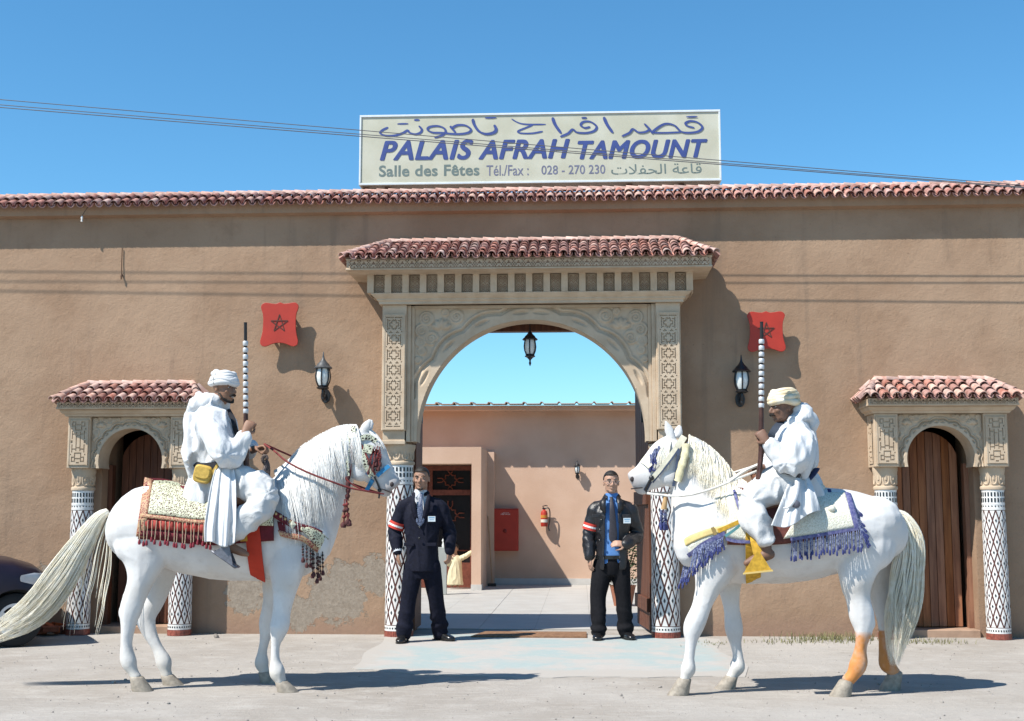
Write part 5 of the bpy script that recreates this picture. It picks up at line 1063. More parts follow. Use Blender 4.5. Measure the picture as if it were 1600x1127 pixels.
# man in the black leather jacket
Y2 = -.06
J2 = J_(Y2, head=(955, 753.5, -.02), neck=(956, 775, 0), shR=(931, 793), shL=(985, 793, .02), elR=(920, 836, .02), elL=(996, 836, .05), wrR=(921, 869, -.05), wrL=(978, 851, -.19), hipR=(942, 884), hipL=(969, 884), knR=(935, 934, -.01), knL=(974, 934, .0), anR=(935, 981, -.04), anL=(977, 979, .02)); fix_feet(J2); n2 = J2['neck'].z; p2 = J2['hipR'].z
def open2(z):
    k = (n2 - z) / (n2 - p2 + .12); return -.052 - .050 * k + .03 * k * k, .052 + .030 * k
man2, A2 = standing('person', (J2['head'].x, Y2, 0), 'man with glasses in an open black leather jacket and blue shirt, hand on his belt', J2, dict(face=(.10, -1, .03), front=(.02, -1, 0), skin=M_SKIN4, hair=M_HAIR, hairline=.072, hs=.98, m_tr=M_BTR, m_sh=M_BSHIRT, m_ja=M_LEATH, m_la=M_LEATH, m_tie=M_TIE2,
  handR=((.05, -.1, -1), (.8, .45, 0), .30, -1), handL=((-.9, -.18, .12), (-.1, .75, -.55), .35, 1), toeR=V3((-.10, -1, 0)), toeL=V3((.35, -.94, 0)), hem=-.045, open=open2, lapel=[(n2 - .01, .03), (n2 - .06, .060), (n2 - .12, .058), (n2 - .17, .012)], tie_end=n2 - .47, tie_x=-.012, band='R', bandp=.70, buttons=[(.10, n2 - .24), (.115, n2 - .34), (.12, n2 - .44)], flaps=[(-.185, -.105, n2 - .20), (.115, .19, n2 - .20)], flapy=.134, badge=(-.150, n2 - .245)))
c = J2['head']; gl = MB()
for k in (-1, 1):
    gl.tube([c + A2 @ V3((k * .034 + .023 * math.cos(a), .1045 - .10 * abs(.034 + .023 * k * math.cos(a)) ** 1.3, .0 + .018 * math.sin(a))) for a in np.linspace(0, 2 * math.pi, 19)], .0022, 5); gl.tube([c + A2 @ V3(q) for q in ((k * .057, .098, .004), (k * .078, .06, .006), (k * .080, -.005, .002))], .0022, 5)
gl.tube([c + A2 @ V3(q) for q in ((-.011, .104, .003), (0, .107, .006), (.011, .104, .003))], .002, 5); gl.build('glasses', M('steel_spectacles', (.30, .29, .28), .3, metal=.7), man2, smooth=60)
bl = MB(); pel = (J2['hipR'] + J2['hipL']) / 2; bl.lathe([(.128, -.018), (.136, -.018), (.136, .018), (.128, .018)], pel + V3((0, 0, .085)), 28, squash=(1.22, .92)); bl.build('belt', M_SHOE, man2, smooth=40)
# ------------------------------------------------------------------ child in the doorway
def child():
    g0 = at(712, 918, 8.05); t = thing('person', (g0.x, g0.y, .01), 'small child in a pale yellow robe with an arm stretched out, in the courtyard doorway', 'person'); Y = g0.y
    def q(x, y, o=0): return at(x, y, Y + o)
    c = q(711, 858); mb = MB(); A = head(mb, c, (-.45, -1, 0), s=.66); limb(mb, [(q(711, 870), .05), (q(711, 864), .032)])
    lpath(mb, [(q(712, 905), .06, .05), (q(712, 885), .08, .06), (q(712, 872), .085, .05), (q(712, 868), .04, .03)], (1, 0, 0), 4, 14)
    for a, e, w, hd, th in (((704, 873), (699, 882), (703, 874), (.35, -.2, .9), 1), ((720, 873), (729, 868), (737, 863), (1, 0, .25), -1)):
        limb(mb, [(q(*a), .028), (q(*e, -.02), .022), (q(*w, -.04), .017)]); hand(mb, q(*w, -.04), hd, (0, -1, -.2), .4, th, .55)
    for x in (707, 716): limb(mb, [(q(x, 900), .035), (q(x, 913), .028), (q(x - 1, 917, -.03), .022)])
    remesh(mb, 'body', M_SKIN2, t, .006, 2, .4); face_parts(t, c, A, .66, M_HAIR); cap_hair(t, c, A, .66, .06)
    rm = MB(); lpath(rm, [(q(711, 914), .135, .09), (q(711, 900), .12, .085), (q(712, 885), .10, .075), (q(712, 873), .092, .06), (q(712, 868), .05, .045)], (1, 0, 0), 5, 18)
    limb(rm, [(q(705, 873), .042), (q(699, 882, -.02), .046), (q(702, 876, -.035), .038)]); limb(rm, [(q(719, 873), .042), (q(728, 869, -.02), .044), (q(735, 864, -.04), .040)])
    remesh(rm, 'robe', M('pale_yellow_robe', (.60, .53, .35), .85, .08, 12), t, .009, 4, .5, cloth_folds(.008, 26, 4, 3))
child()
# ------------------------------------------------------------------ horses
def hide_mat():
    m, nt, p = new_mat('white_horse_hide'); g = NT(nt); v = g.pos()
    a = g.noise(v, 3.5, 5, .6); b = g.noise(v, 26, 4, .6)
    d = g.noise(g.vmul(v, (1, 1, .6)), 7.5, 5, .65); c = g.mix(g.ramp(a, .35, .7), (.56, .55, .54), (.63, .625, .615)); c = g.mix(g.math('MULTIPLY', g.ramp(b, .52, .8), .35), c, (.47, .435, .40)); c = g.mix(g.math('MULTIPLY', g.ramp(d, .50, .72), .42), c, (.44, .42, .405))
    at_ = g.n('ShaderNodeAttribute', attribute_name='tint'); c = g.mix(1.0, c, at_.outputs['Color'], 'MULTIPLY')
    nt.links.new(c, p.inputs['Base Color']); p.inputs['Roughness'].default_value = .62; p.inputs['Specular IOR Level'].default_value = .25; p.inputs['Sheen Weight'].default_value = .12
    nt.links.new(g.bump(g.math('ADD', g.noise(v, 9, 4, .6), g.math('MULTIPLY', g.noise(v, 210, 3, .6), .12)), .22, .02), p.inputs['Normal']); return m
M_HIDE = hide_mat()
M_HOOF = M('pale_hoof', (.27, .235, .19), .6, .2, 30, .3, 90)
def hair_mat(name, c1, c2):
    """fine hair: part of the light passes through"""
    m, nt, p = new_mat(name); g = NT(nt); v = g.pos(); c = g.mix(g.ramp(g.noise(v, 24, 4), .3, .7), c1, c2); nt.links.new(c, p.inputs['Base Color']); p.inputs['Roughness'].default_value = .5; p.inputs['Specular IOR Level'].default_value = .3
    tr = g.n('ShaderNodeBsdfTranslucent'); nt.links.new(c, tr.inputs[0]); mx = g.n('ShaderNodeMixShader'); mx.inputs[0].default_value = .12; nt.links.new(p.outputs[0], mx.inputs[1]); nt.links.new(tr.outputs[0], mx.inputs[2])
    out = [n for n in nt.nodes if n.type == 'OUTPUT_MATERIAL'][0]; nt.links.new(mx.outputs[0], out.inputs[0]); return m
M_MANE = hair_mat('white_mane_hair', (.74, .73, .70), (.82, .81, .78)); M_CREAM = hair_mat('cream_tail_hair', (.84, .77, .60), (.92, .89, .79))
M_HEYE = M('horse_eye', (.010, .008, .008), .12, .05, spec=.6); M_NOST = M('dark_nostril', (.035, .026, .026), .7)
YH = -3.75; SC = 2002 / 9.30                                          # px per metre at the horses
def hp(px, py, off=0.0): return at(px, py, YH + off)
def inter(tab, x):
    """linear look-up in rows sorted by their first number"""
    t = sorted(tab); xs = [r[0] for r in t]; return [float(np.interp(x, xs, [r[k] for r in t])) for k in range(1, len(t[0]))]
def chainp(mb, nodes, n=5, seg=18):
    """closed limb in the plane of the horse; nodes (px, py, lateral m, in-plane half px, lateral half m)"""
    P = crom(nodes, n); secs = []
    for i in range(len(P)):
        c = hp(*P[i][:3]); t = hp(*P[min(i + 1, len(P) - 1)][:3]) - hp(*P[max(i - 1, 0)][:3]); b = V3((-t.z, 0, t.x)).normalized(); secs.append((c, V3((0, max(P[i][4], .004), 0)), b * max(P[i][3] / SC, .004)))
    mb.loft(secs, seg)
class Horse:
    def __init__(s, H): s.H = H; s.trunk = H['trunk']; s.neck = H['neck']; s.hd = H['head']
    def off(s, px, py, g=.012):
        """lateral place of the near flank at a pixel (trunk, else neck), g metres outside the skin"""
        best = 0
        cy, hh, w = inter(s.trunk, px); k = (py - cy) / hh
        if abs(k) < 1: best = w * math.sqrt(1 - k * k)
        for tab in (s.neck, s.hd):
            for i in range(len(tab) - 1):
                a, b = np.array(tab[i]), np.array(tab[i + 1]); d = b[:2] - a[:2]; L = np.hypot(*d); t = ((px - a[0]) * d[0] + (py - a[1]) * d[1]) / (L * L); t = min(1, max(0, t)); q = a + (b - a) * t
                r = math.hypot(px - q[0], py - q[1]) / q[2]
                if r < 1: best = max(best, q[3] * math.sqrt(1 - r * r))
        return -(best + g)
def make_horse(H, label):
    h = Horse(H); c = hp(H['cx'], 840); t = thing('horse', (c.x, YH, 0), label, 'horse', 'saddled white horses'); sg = H['dir']; mb = MB()
    P = [(r[0], r[1], 0, r[2], r[3]) for r in H['trunk']]
    Pc = crom(P, 5); mb.loft([(hp(q[0], q[1]), V3((0, max(q[4], .01), 0)), V3((0, 0, max(q[3] / SC, .01)))) for q in Pc], 26)
    chainp(mb, [(a, b, 0, e, f) for a, b, e, f in H['neck']], 6, 22); chainp(mb, [(a, b, 0, e, f) for a, b, e, f in H['head']], 6, 18)
    for m in H['muscle']: mb.ball(hp(m[0], m[1], m[2]), m[3] / SC, m[5], m[4] / SC, 14)
    hooves = []
    for lg in H['legs']:
        nodes = [(x, y, o, r * (.88 if r < 10 and i > 3 else 1), (r * (.9 if r < 10 else 1) / SC) * k) for i, (x, y, o, r, k) in enumerate(lg['n'])]; chainp(mb, nodes, 5, 16); x, y, o, r, k = lg['n'][-1]; hooves.append((hp(x, y, o), lg))
    for e0, e1, o in H['ears']:
        b0, b1 = hp(*e0, o), hp(*e1, o * 1.25); lpath(mb, [(b0 + (b0 - b1) * .2, .022, .028), (b0, .022, .030), (b0.lerp(b1, .35), .016, .036), (b0.lerp(b1, .7), .010, .024), (b1, .004, .005)], (0, 1, 0), 4, 12)
    mz = hp(*H['muzzle']); hind = H.get('henna')
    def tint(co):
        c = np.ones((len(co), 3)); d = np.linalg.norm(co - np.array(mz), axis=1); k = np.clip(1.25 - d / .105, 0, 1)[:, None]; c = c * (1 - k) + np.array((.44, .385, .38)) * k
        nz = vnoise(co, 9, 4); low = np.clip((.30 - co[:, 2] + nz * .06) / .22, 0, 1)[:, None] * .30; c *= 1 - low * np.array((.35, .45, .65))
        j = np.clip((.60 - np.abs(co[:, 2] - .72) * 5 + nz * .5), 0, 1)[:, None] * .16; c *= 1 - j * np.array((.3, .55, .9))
        if hind:
            x0, z1, z0 = hind; w = np.clip((z1 - co[:, 2] + nz * .05 + .03 * vnoise(co, 40, 3)) / .04, 0, 1) * np.clip((co[:, 0] - x0) / .05, 0, 1); w = (w * (.88 + .30 * vnoise(co * np.array([34, 34, 6]), 1, 6) + .12 * vnoise(co * 60, 1, 8)))[:, None].clip(0, .97); c = c * (1 - w) + np.array((.80, .315, .07)) * w
        return c
    def vein(co, no):
        return co + no * (vnoise(co, 5.5, 1) * .007 + vnoise(co * np.array([12, 12, 6]), 1, 2) * .0032 + (1 - np.abs(vnoise(co * np.array([7, 7, 4]), 1, 9))) ** 6 * .004)[:, None]
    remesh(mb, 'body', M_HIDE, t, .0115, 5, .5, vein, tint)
    for p, lg in hooves:
        hb = MB(); fx = sg * lg.get('fw', 1); z0 = lg.get('lift', 0); n_ = V3((lg.get('tilt', 0), 0, 1)).normalized()
        top = p + V3((0, 0, .008)); bot = V3((p.x + fx * .045, p.y, z0)); toe = lg.get('toe')
        if toe: bot = V3((p.x + toe, p.y, z0 + .035))
        ax = (top - bot).normalized()
        hb.loft([(bot, V3((.074, 0, 0)) if not toe else V3((.05, 0, -.055)), V3((0, .062, 0))), (bot + (top - bot) * .12, V3((.073, 0, 0)) if not toe else V3((.05, 0, -.053)), V3((0, .062, 0))), (bot.lerp(top, .65), V3((.058, 0, 0)), V3((0, .053, 0))), (top, V3((.050, 0, 0)), V3((0, .046, 0))), (top + V3((0, 0, .01)), V3((.04, 0, 0)), V3((0, .038, 0)))], 20, power=2.2)
        hb.build('hoof', M_HOOF, t, smooth=50)
    e = H['eye']; mbx = MB(); mbx.ball(hp(e[0], e[1], h.off(*e, -.006)), .024, .016, .020, 12); mbx.build('eye', M_HEYE, t, smooth=180)
    mbx = MB(); mbx.ball(hp(e[0], e[1], -h.off(*e, -.006)), .024, .016, .020, 12); mbx.build('eye', M_HEYE, t, smooth=180)
    for k in (1, -1):
        x, y = H['nostril']; mbx = MB(); mbx.ball(hp(x, y, k * h.off(x, y, -.010)), .017, .013, .020, 10); mbx.build('nostril', M_NOST, t, smooth=180)
    x0, y0, x1, y1 = H['mouth']; mbx = MB(); mbx.tube([hp(x0 + (x1 - x0) * q, y0 + (y1 - y0) * q, h.off(x0 + (x1 - x0) * q, y0 + (y1 - y0) * q, -.001)) for q in np.linspace(0, 1, 5)], .005, 5); mbx.build('mouth', M_NOST, t, smooth=60)
    return t, h
def hair(name, mats, parent, strands, seg=4):
    mb = MB()
    for P, r in strands:
        n = len(P); mb.tube(P, [r * (1.0 if i < n * .55 else max(.12, 1 - (i / n - .55) / .45)) for i in range(n)], seg, cap=False, flat=.6)
    return mb.build(name, mats, parent, smooth=180)
def mane(t, h, name, m, crest, n, Lr, drop, w, rnd, wave=.012, far=.12, r=(.005, .009)):
    """strands that start on the crest and fall over the near side of the neck"""
    cr = crom(crest, 12); S = []
    for k in range(n):
        i = rnd.random() * (len(cr) - 1); a = cr[int(i)] + (cr[min(int(i) + 1, len(cr) - 1)] - cr[int(i)]) * (i % 1); L = rnd.uniform(*Lr) * (.75 + .5 * math.sin(math.pi * min(1, i / len(cr) + .15))); ph = i * 1.35 + rnd.gauss(0, .35); side = -1 if rnd.random() > far else 1; lift = rnd.uniform(-3, 3); fr = 1.5 + .3 * math.sin(i * .5) + rnd.gauss(0, .06); amp = (.75 + .25 * math.sin(i * 2.1)) * wave; P = []; sw = 7 * math.sin(i * .62) + 4 * math.sin(i * 1.7 + 1) + rnd.gauss(0, 2.2)
        for q in np.linspace(0, 1, 13):
            x = a[0] + drop[0] * L * q + sw * q * q; y = a[1] + lift * (1 - q) + drop[1] * L * q * (.35 + .65 * q) - 5 * math.sin(min(1, q * 3) * math.pi) * .6
            o = h.off(x, y, .014 + .018 * ((k * 7) % 10) / 10); o = o * min(1, q * 2.6) if side < 0 else -o * min(1, q * 2.6)
            p = hp(x, y, o); p += V3((amp * math.sin(q * 6.28 * fr + ph), -.4 * amp * math.cos(q * 5 + ph), 0)) * q; P.append(p)
        S.append((P, rnd.uniform(*r)))
    return hair(name, m, t, S)
def tail(t, name, m, path, n, rnd, wave, r=(.004, .008), yspread=.06, tmin=.72):
    """path: (px, py, in-plane spread px)"""
    P = np.array(crom(path, 8)); S = []; N = len(P); amp0 = wave
    for k in range(n):
        u = rnd.uniform(-1, 1); v = rnd.uniform(-1, 1) * math.sqrt(1 - u * u * .8); te = rnd.uniform(tmin, 1.0); ph = u * 4.5 + v * 1.5 + rnd.gauss(0, .3); fr = 2.5 + .5 * math.sin(u * 3) + rnd.gauss(0, .08); Q = []
        for q in np.linspace(0, te, 16):
            i = q * (N - 1); a = P[int(i)] + (P[min(int(i) + 1, N - 1)] - P[int(i)]) * (i % 1); d = P[min(int(i) + 1, N - 1)] - P[max(int(i) - 1, 0)]; d = d[:2] / (np.hypot(*d[:2]) + 1e-6)
            x, y = a[0] - d[1] * a[2] * u, a[1] + d[0] * a[2] * u; p = hp(x, y, v * yspread * (.35 + 1.2 * math.sqrt(q))); s_ = math.sin(q * 6.28 * fr + ph + u * 2); p += V3((-d[1], .4, -d[0])) * amp0 * s_ * q
            p.z = max(p.z, .012); Q.append(p)
        S.append((Q, rnd.uniform(*r)))
    o = hair(name, m, t, S)
    if n > 100:                                                        # the dense heart of the tail
        mb = MB(); secs = []
        for i in range(0, int(N * .8)):
            a = P[i]; d = P[min(i + 1, N - 1)] - P[max(i - 1, 0)]; d = d[:2] / (np.hypot(*d[:2]) + 1e-6); k = (1 - (i / (N * .8)) ** 3) * .80; secs.append((hp(a[0], a[1]), V3((-d[1], 0, -d[0])) * max(.004, a[2] * k / SC), V3((0, max(.004, yspread * .8 * k * (.35 + 1.2 * math.sqrt(i / N))), 0))))
        mb.loft(secs, 24); mb.build('tail_core', m, t, smooth=180)
    return o
def strap(mb, pts, w, th=.006, n=(0, -1, 0), mi=0):
    """flat band along points; w a width or a list"""
    P = [V3(p) for p in pts]; N = len(P); ww = w if hasattr(w, '__len__') else [w] * N; rows = []; n = V3(n)
    for i in range(N):
        t = (P[min(i + 1, N - 1)] - P[max(i - 1, 0)]).normalized(); s = t.cross(n).normalized() * ww[i] / 2; k = s.cross(t).normalized() * th / 2
        rows.append([P[i] - s - k, P[i] + s - k, P[i] + s + k, P[i] - s + k])
    n0 = len(mb.v); mb.grid(rows, mi, closed=True); mb.add(rows[0], [(3, 2, 1, 0)], mi); mb.add(rows[-1], [(0, 1, 2, 3)], mi)
def hug(h, pts, g=.014, sub=4):
    """points in the photograph -> places just outside the horse's near side"""
    return [hp(q[0], q[1], h.off(q[0], q[1], g)) for q in crom(pts, sub)]
def drape(h, top, bot, g=.02, nu=22, nv=14, over=True):
    """cloth lying on the horse between an upper and a lower pixel line (both front to back), carried over the back to the far side if over"""
    T = np.array(crom(top, 8)); B = np.array(crom(bot, 8)); rows = []
    for i in range(nu):
        f = i / (nu - 1); a = T[min(int(f * (len(T) - 1)), len(T) - 1)] if False else np.array([np.interp(f * (len(T) - 1), range(len(T)), T[:, k]) for k in (0, 1)]); b = np.array([np.interp(f * (len(B) - 1), range(len(B)), B[:, k]) for k in (0, 1)])
        row = []
        for j in range(nv):
            q = j / (nv - 1); x, y = a + (b - a) * q; cy, hh, w = inter(h.trunk, x); 
            o = h.off(x, y, g); row.append((x, y, o))
        rows.append([hp(x, y, o) for x, y, o in row])
        if over: rows[-1] = [hp(x, y, -o) for x, y, o in row[:0:-1]] + rows[-1]
    return rows
def sheet_obj(name, rows, m, parent, th=.012, **kw):
    mb = MB(); mb.grid(rows); o = mb.build(name, m, parent, smooth=60, **kw); q = o.modifiers.new('t', 'SOLIDIFY'); q.thickness = th; q.offset = 0; return o
def brocade(name, ground, thread, scale, thr=.5, rough=.6, third=None, metal=0):
    """embroidered cloth: scrolls of couched thread on a ground"""
    m, nt, p = new_mat(name); g = NT(nt); v = g.pos(); v2 = g.vmul(v, (1, .35, 1)); w = g.noise(v2, scale * .45, 2, .5)
    q = g.n('ShaderNodeVectorMath', operation='ADD'); g.put(q.inputs[0], v2); cx = g.n('ShaderNodeCombineXYZ'); g.put(cx.inputs[0], g.math('MULTIPLY', w, .03)); g.put(cx.inputs[2], g.math('MULTIPLY', w, .03)); g.put(q.inputs[1], cx.outputs[0])
    vo = g.n('ShaderNodeTexVoronoi', feature='DISTANCE_TO_EDGE'); g.put(vo.inputs['Vector'], q.outputs[0]); vo.inputs['Scale'].default_value = scale; f = g.ramp(vo.outputs['Distance'], .10 + thr * .2, .04 + thr * .2)
    c = g.mix(f, ground, thread)
    if third: vo2 = g.n('ShaderNodeTexVoronoi'); g.put(vo2.inputs['Vector'], q.outputs[0]); vo2.inputs['Scale'].default_value = scale; c = g.mix(g.math('MULTIPLY', g.ramp(vo2.outputs['Distance'], .22, .16), 1.0), c, third)
    nt.links.new(c, p.inputs['Base Color']); p.inputs['Roughness'].default_value = rough; p.inputs['Metallic'].default_value = metal
    nt.links.new(g.bump(f, .5, .008), p.inputs['Normal']); return m
def tassel(parent, p, L, mc, mh, lean=(0, 0), r=.013, name='tassel', beads=0):
    """cord with a bound, flaring head; hangs down from p"""
    p = V3(p); e = p + V3((lean[0], lean[1], -L)); mb = MB(); hd = min(.035, L * .42); d = (e - p).normalized(); k = e - d * hd
    mb.tube([p, p.lerp(k, .5), k], .0034, 5, 0); mb.tube([k - d * .002, k + d * hd * .2, k + d * hd * .6, e], [r * .35, r * .7, r, r * .75], 7, 1)
    for b in range(beads): q = p.lerp(k, (b + 1) / (beads + 1)); mb.ball(q, r * .62, seg=6, mi=1 if b % 2 else 0)
    return mb.build(name, [mc, mh], parent, smooth=60)
# ---- the two horses, outlines measured on the photograph (px)
NEAR, FAR = -.165, .165
HL = dict(dir=1, cx=330,
 trunk=[(514, 842, 14, .08), (505, 841, 32, .14), (490, 838, 54, .20), (465, 832, 71, .245), (430, 828, 79, .265), (385, 835, 71, .28), (335, 836, 68, .30), (290, 830, 65, .295), (250, 821, 63, .28), (215, 820, 58, .27), (190, 824, 45, .22), (176, 827, 30, .15), (168, 830, 12, .06)],
 neck=[(450, 832, 74, .21), (470, 797, 67, .18), (492, 760, 56, .14), (516, 724, 45, .112), (537, 699, 36, .095), (552, 687, 27, .08)],
 head=[(548, 689, 22, .07), (560, 698, 31, .082), (573, 714, 33, .088), (588, 733, 27, .074), (602, 750, 20.5, .062), (609.5, 759, 18.5, .062), (613.5, 765, 14, .052)],
 muscle=[(564, 732, -.045, 17, 20, .045), (564, 732, .045, 17, 20, .045), (446, 868, -.14, 30, 48, .10), (446, 868, .14, 30, 48, .10), (490, 845, -.10, 26, 40, .10), (490, 845, .10, 26, 40, .10), (222, 805, -.13, 44, 40, .13), (222, 805, .13, 44, 40, .13), (191, 957, -.17, 6, 10, .022), (218, 968, .165, 6, 9, .022), (438, 984, -.165, 11, 11, .05), (416, 986, .28, 11, 11, .048), (602, 771, 0, 9, 6, .035)],
 legs=[dict(n=[(222, 800, -.12, 44, .55), (223, 845, -.15, 47, .55), (226, 875, -.165, 35, .62), (221, 905, -.17, 22, .8), (212, 930, -.17, 17.5, .8), (204.5, 953, -.17, 17, .72), (200.5, 980, -.17, 11.2, .85), (198, 1008, -.17, 8.6, .92), (201, 1034, -.17, 11.8, .95), (208, 1050, -.17, 9.2, 1.05), (214, 1061, -.17, 9.5, 1.1)]),
  dict(n=[(245, 820, .12, 40, .55), (252, 870, .15, 32, .6), (251, 905, .16, 21, .75), (241, 938, .165, 15.5, .8), (228, 964, .165, 16, .72), (235, 990, .165, 10.8, .85), (246, 1012, .165, 8.6, .92), (256, 1034, .165, 11.8, .95), (259, 1048, .165, 9.2, 1.05), (262, 1058, .165, 9.5, 1.1)]),
  dict(n=[(452, 850, -.15, 40, .5), (447, 890, -.165, 28, .62), (444, 925, -.165, 18, .8), (439, 955, -.165, 13.5, .9), (436, 981, -.165, 15, .85), (431, 1006, -.165, 9.2, .92), (430, 1030, -.165, 8.6, .92), (433, 1050, -.165, 12, .95), (438, 1062, -.165, 9.6, 1.05), (441, 1068, -.165, 9.6, 1.1)]),
  dict(n=[(440, 860, .15, 34, .5), (430, 905, .17, 22, .7), (424, 940, .22, 14.5, .85), (418, 974, .27, 14.2, .85), (414, 998, .29, 9.2, .92), (410, 1020, .31, 8.5, .92), (409, 1036, .32, 11.6, .95), (412, 1046, .32, 9.4, 1.05), (414, 1053, .32, 9.4, 1.1)])],
 ears=[((569, 672), (580, 653), -.035), ((573, 671), (583, 656), .05)], eye=(587, 706), nostril=(612, 757), muzzle=(614, 764), mouth=(612, 770, 597, 764))
HR = dict(dir=-1, cx=1240,
 trunk=[(1060, 846, 14, .08), (1068, 845, 34, .15), (1082, 841, 55, .2), (1105, 836, 71, .245), (1140, 832, 78, .265), (1185, 837, 73, .285), (1240, 837, 70, .30), (1290, 831, 66, .295), (1330, 828, 60, .28), (1362, 829, 52, .26), (1390, 830, 42, .21), (1407, 832, 29, .14), (1416, 834, 12, .06)],
 neck=[(1118, 826, 72, .21), (1110, 800, 63, .18), (1099, 768, 53, .145), (1086, 737, 43, .115), (1074, 714, 35, .095), (1064, 700, 28, .08)],
 head=[(1066, 700, 22, .07), (1054, 709, 31, .082), (1041, 722, 33, .088), (1020, 738, 27, .074), (1003, 748, 20.5, .062), (993.5, 752, 18.5, .062), (987, 755, 14, .052)],
 muscle=[(1046, 742, -.045, 18, 18, .045), (1046, 742, .045, 18, 18, .045), (1118, 866, -.14, 32, 48, .10), (1118, 866, .14, 32, 48, .10), (1078, 846, -.10, 26, 40, .10), (1078, 846, .10, 26, 40, .10), (1366, 815, -.13, 42, 38, .13), (1366, 815, .13, 42, 38, .13), (1361, 973, -.17, 6, 10, .022), (1399, 976, .165, 6, 9, .022), (1080, 984, -.17, 11, 11, .05), (1146, 985, .165, 11, 11, .048), (1004, 767, 0, 10, 6, .035)],
 legs=[dict(n=[(1128, 850, -.15, 42, .5), (1116, 890, -.165, 32, .6), (1106, 920, -.17, 20.5, .75), (1095, 950, -.17, 14.5, .88), (1083, 980, -.17, 15, .85), (1080, 1006, -.17, 9.4, .92), (1077, 1028, -.17, 8.8, .92), (1075, 1046, -.17, 12.2, .95), (1071, 1058, -.17, 9.6, 1.05), (1069, 1064, -.17, 9.6, 1.1)]),
  dict(n=[(1138, 870, .15, 32, .5), (1139, 915, .165, 19, .75), (1143, 950, .165, 13, .88), (1147, 982, .165, 14, .85), (1150, 1006, .165, 9, .92), (1153, 1026, .165, 8.8, .92), (1152, 1042, .165, 12, .95), (1146, 1053, .165, 9.6, 1.05), (1142, 1060, .165, 9.6, 1.1)]),
  dict(n=[(1360, 810, -.12, 44, .55), (1352, 850, -.15, 46, .55), (1341, 880, -.165, 34, .62), (1338, 910, -.17, 24, .8), (1341, 935, -.17, 17.5, .8), (1347, 964, -.17, 18, .72), (1349, 988, -.17, 12, .85), (1345, 1012, -.17, 9.6, .92), (1341, 1040, -.17, 12.6, .95), (1332, 1056, -.17, 9.8, 1.05), (1322, 1066, -.17, 9.8, 1.1)]),
  dict(n=[(1372, 830, .12, 40, .55), (1372, 880, .15, 30, .6), (1373, 915, .165, 20, .78), (1379, 945, .165, 15.5, .8), (1386, 970, .165, 16, .72), (1383, 994, .165, 11, .85), (1381, 1014, .165, 9.4, .92), (1386, 1036, .165, 12.2, .95), (1394, 1047, .165, 9.8, 1.05), (1399, 1053, .165, 9.8, 1.1)])],
 ears=[((1049, 682), (1040, 657), -.035), ((1059, 680), (1063, 663), .05)], eye=(1026, 705), nostril=(988, 749), muzzle=(987, 756), mouth=(986, 764, 1004, 762), henna=(hp(1300, 1000).x, .43, 0))
horse1, h1 = make_horse(HL, 'white horse facing right in red and cream trappings with its tail streaming out behind')
horse2, h2 = make_horse(HR, 'white horse facing left with blue fringed trappings and orange dyed hind legs')
r1, r2 = random.Random(31), random.Random(32)
mane(horse1, h1, 'mane', M_MANE, [(428, 738), (445, 726), (470, 700), (500, 681), (530, 668), (556, 666)], 1900, (60, 108), (.22, 1.0), .12, r1, .013, .1, (.0016, .0036))
mane(horse2, h2, 'mane', M_CREAM, [(1166, 756), (1148, 742), (1128, 717), (1104, 696), (1076, 682)], 1700, (50, 90), (.10, 1.0), .12, r2, .017, .1, (.0016, .0036))
tail(horse1, 'tail', M_CREAM, [(169, 799, 5), (152, 813, 11), (124, 856, 20), (90, 910, 27), (46, 960, 25), (-22, 1000, 12)], 1300, r1, .007, (.0016, .0036), .07, .66)
tail(horse1, 'tail_wisp', M_CREAM, [(166, 812, 8), (150, 850, 26), (136, 905, 36), (128, 950, 34), (122, 1002, 32)], 34, r1, .012, (.0025, .004), .06, .62)
tail(horse2, 'tail', M_CREAM, [(1392, 802, 5), (1410, 812, 13), (1422, 850, 22), (1417, 910, 27), (1408, 965, 25), (1397, 1042, 8)], 1300, r2, .012, (.0016, .0036), .07, .66)
def forelock(t, h, m, root, path, n, rnd, spread):
    S = []; P = np.array(crom(path, 6))
    for k in range(n):
        u = rnd.uniform(-1, 1); Q = []; te = rnd.uniform(.7, 1); ph = rnd.uniform(0, 6)
        for q in np.linspace(0, te, 10):
            i = q * (len(P) - 1); a = P[int(i)] + (P[min(int(i) + 1, len(P) - 1)] - P[int(i)]) * (i % 1); x, y = a[0] + u * spread * q, a[1] + abs(u) * 3 * q; lat = h.off(x, y, .016) * (rnd.uniform(.3, 1.0) if q == 0 else 1) * min(1, .15 + q * 2) ; p = hp(x, y, lat if k % 4 else -lat * .5); p.z += .006 * math.sin(q * 9 + ph); Q.append(p)
        S.append((Q, rnd.uniform(.002, .0042)))
    hair('forelock', m, t, S)
forelock(horse1, h1, M_MANE, None, [(566, 668), (578, 672), (589, 684), (598, 702)], 160, r1, 7)
forelock(horse2, h2, M_CREAM, None, [(1056, 684), (1044, 692), (1037, 708), (1032, 732)], 260, r2, 13)
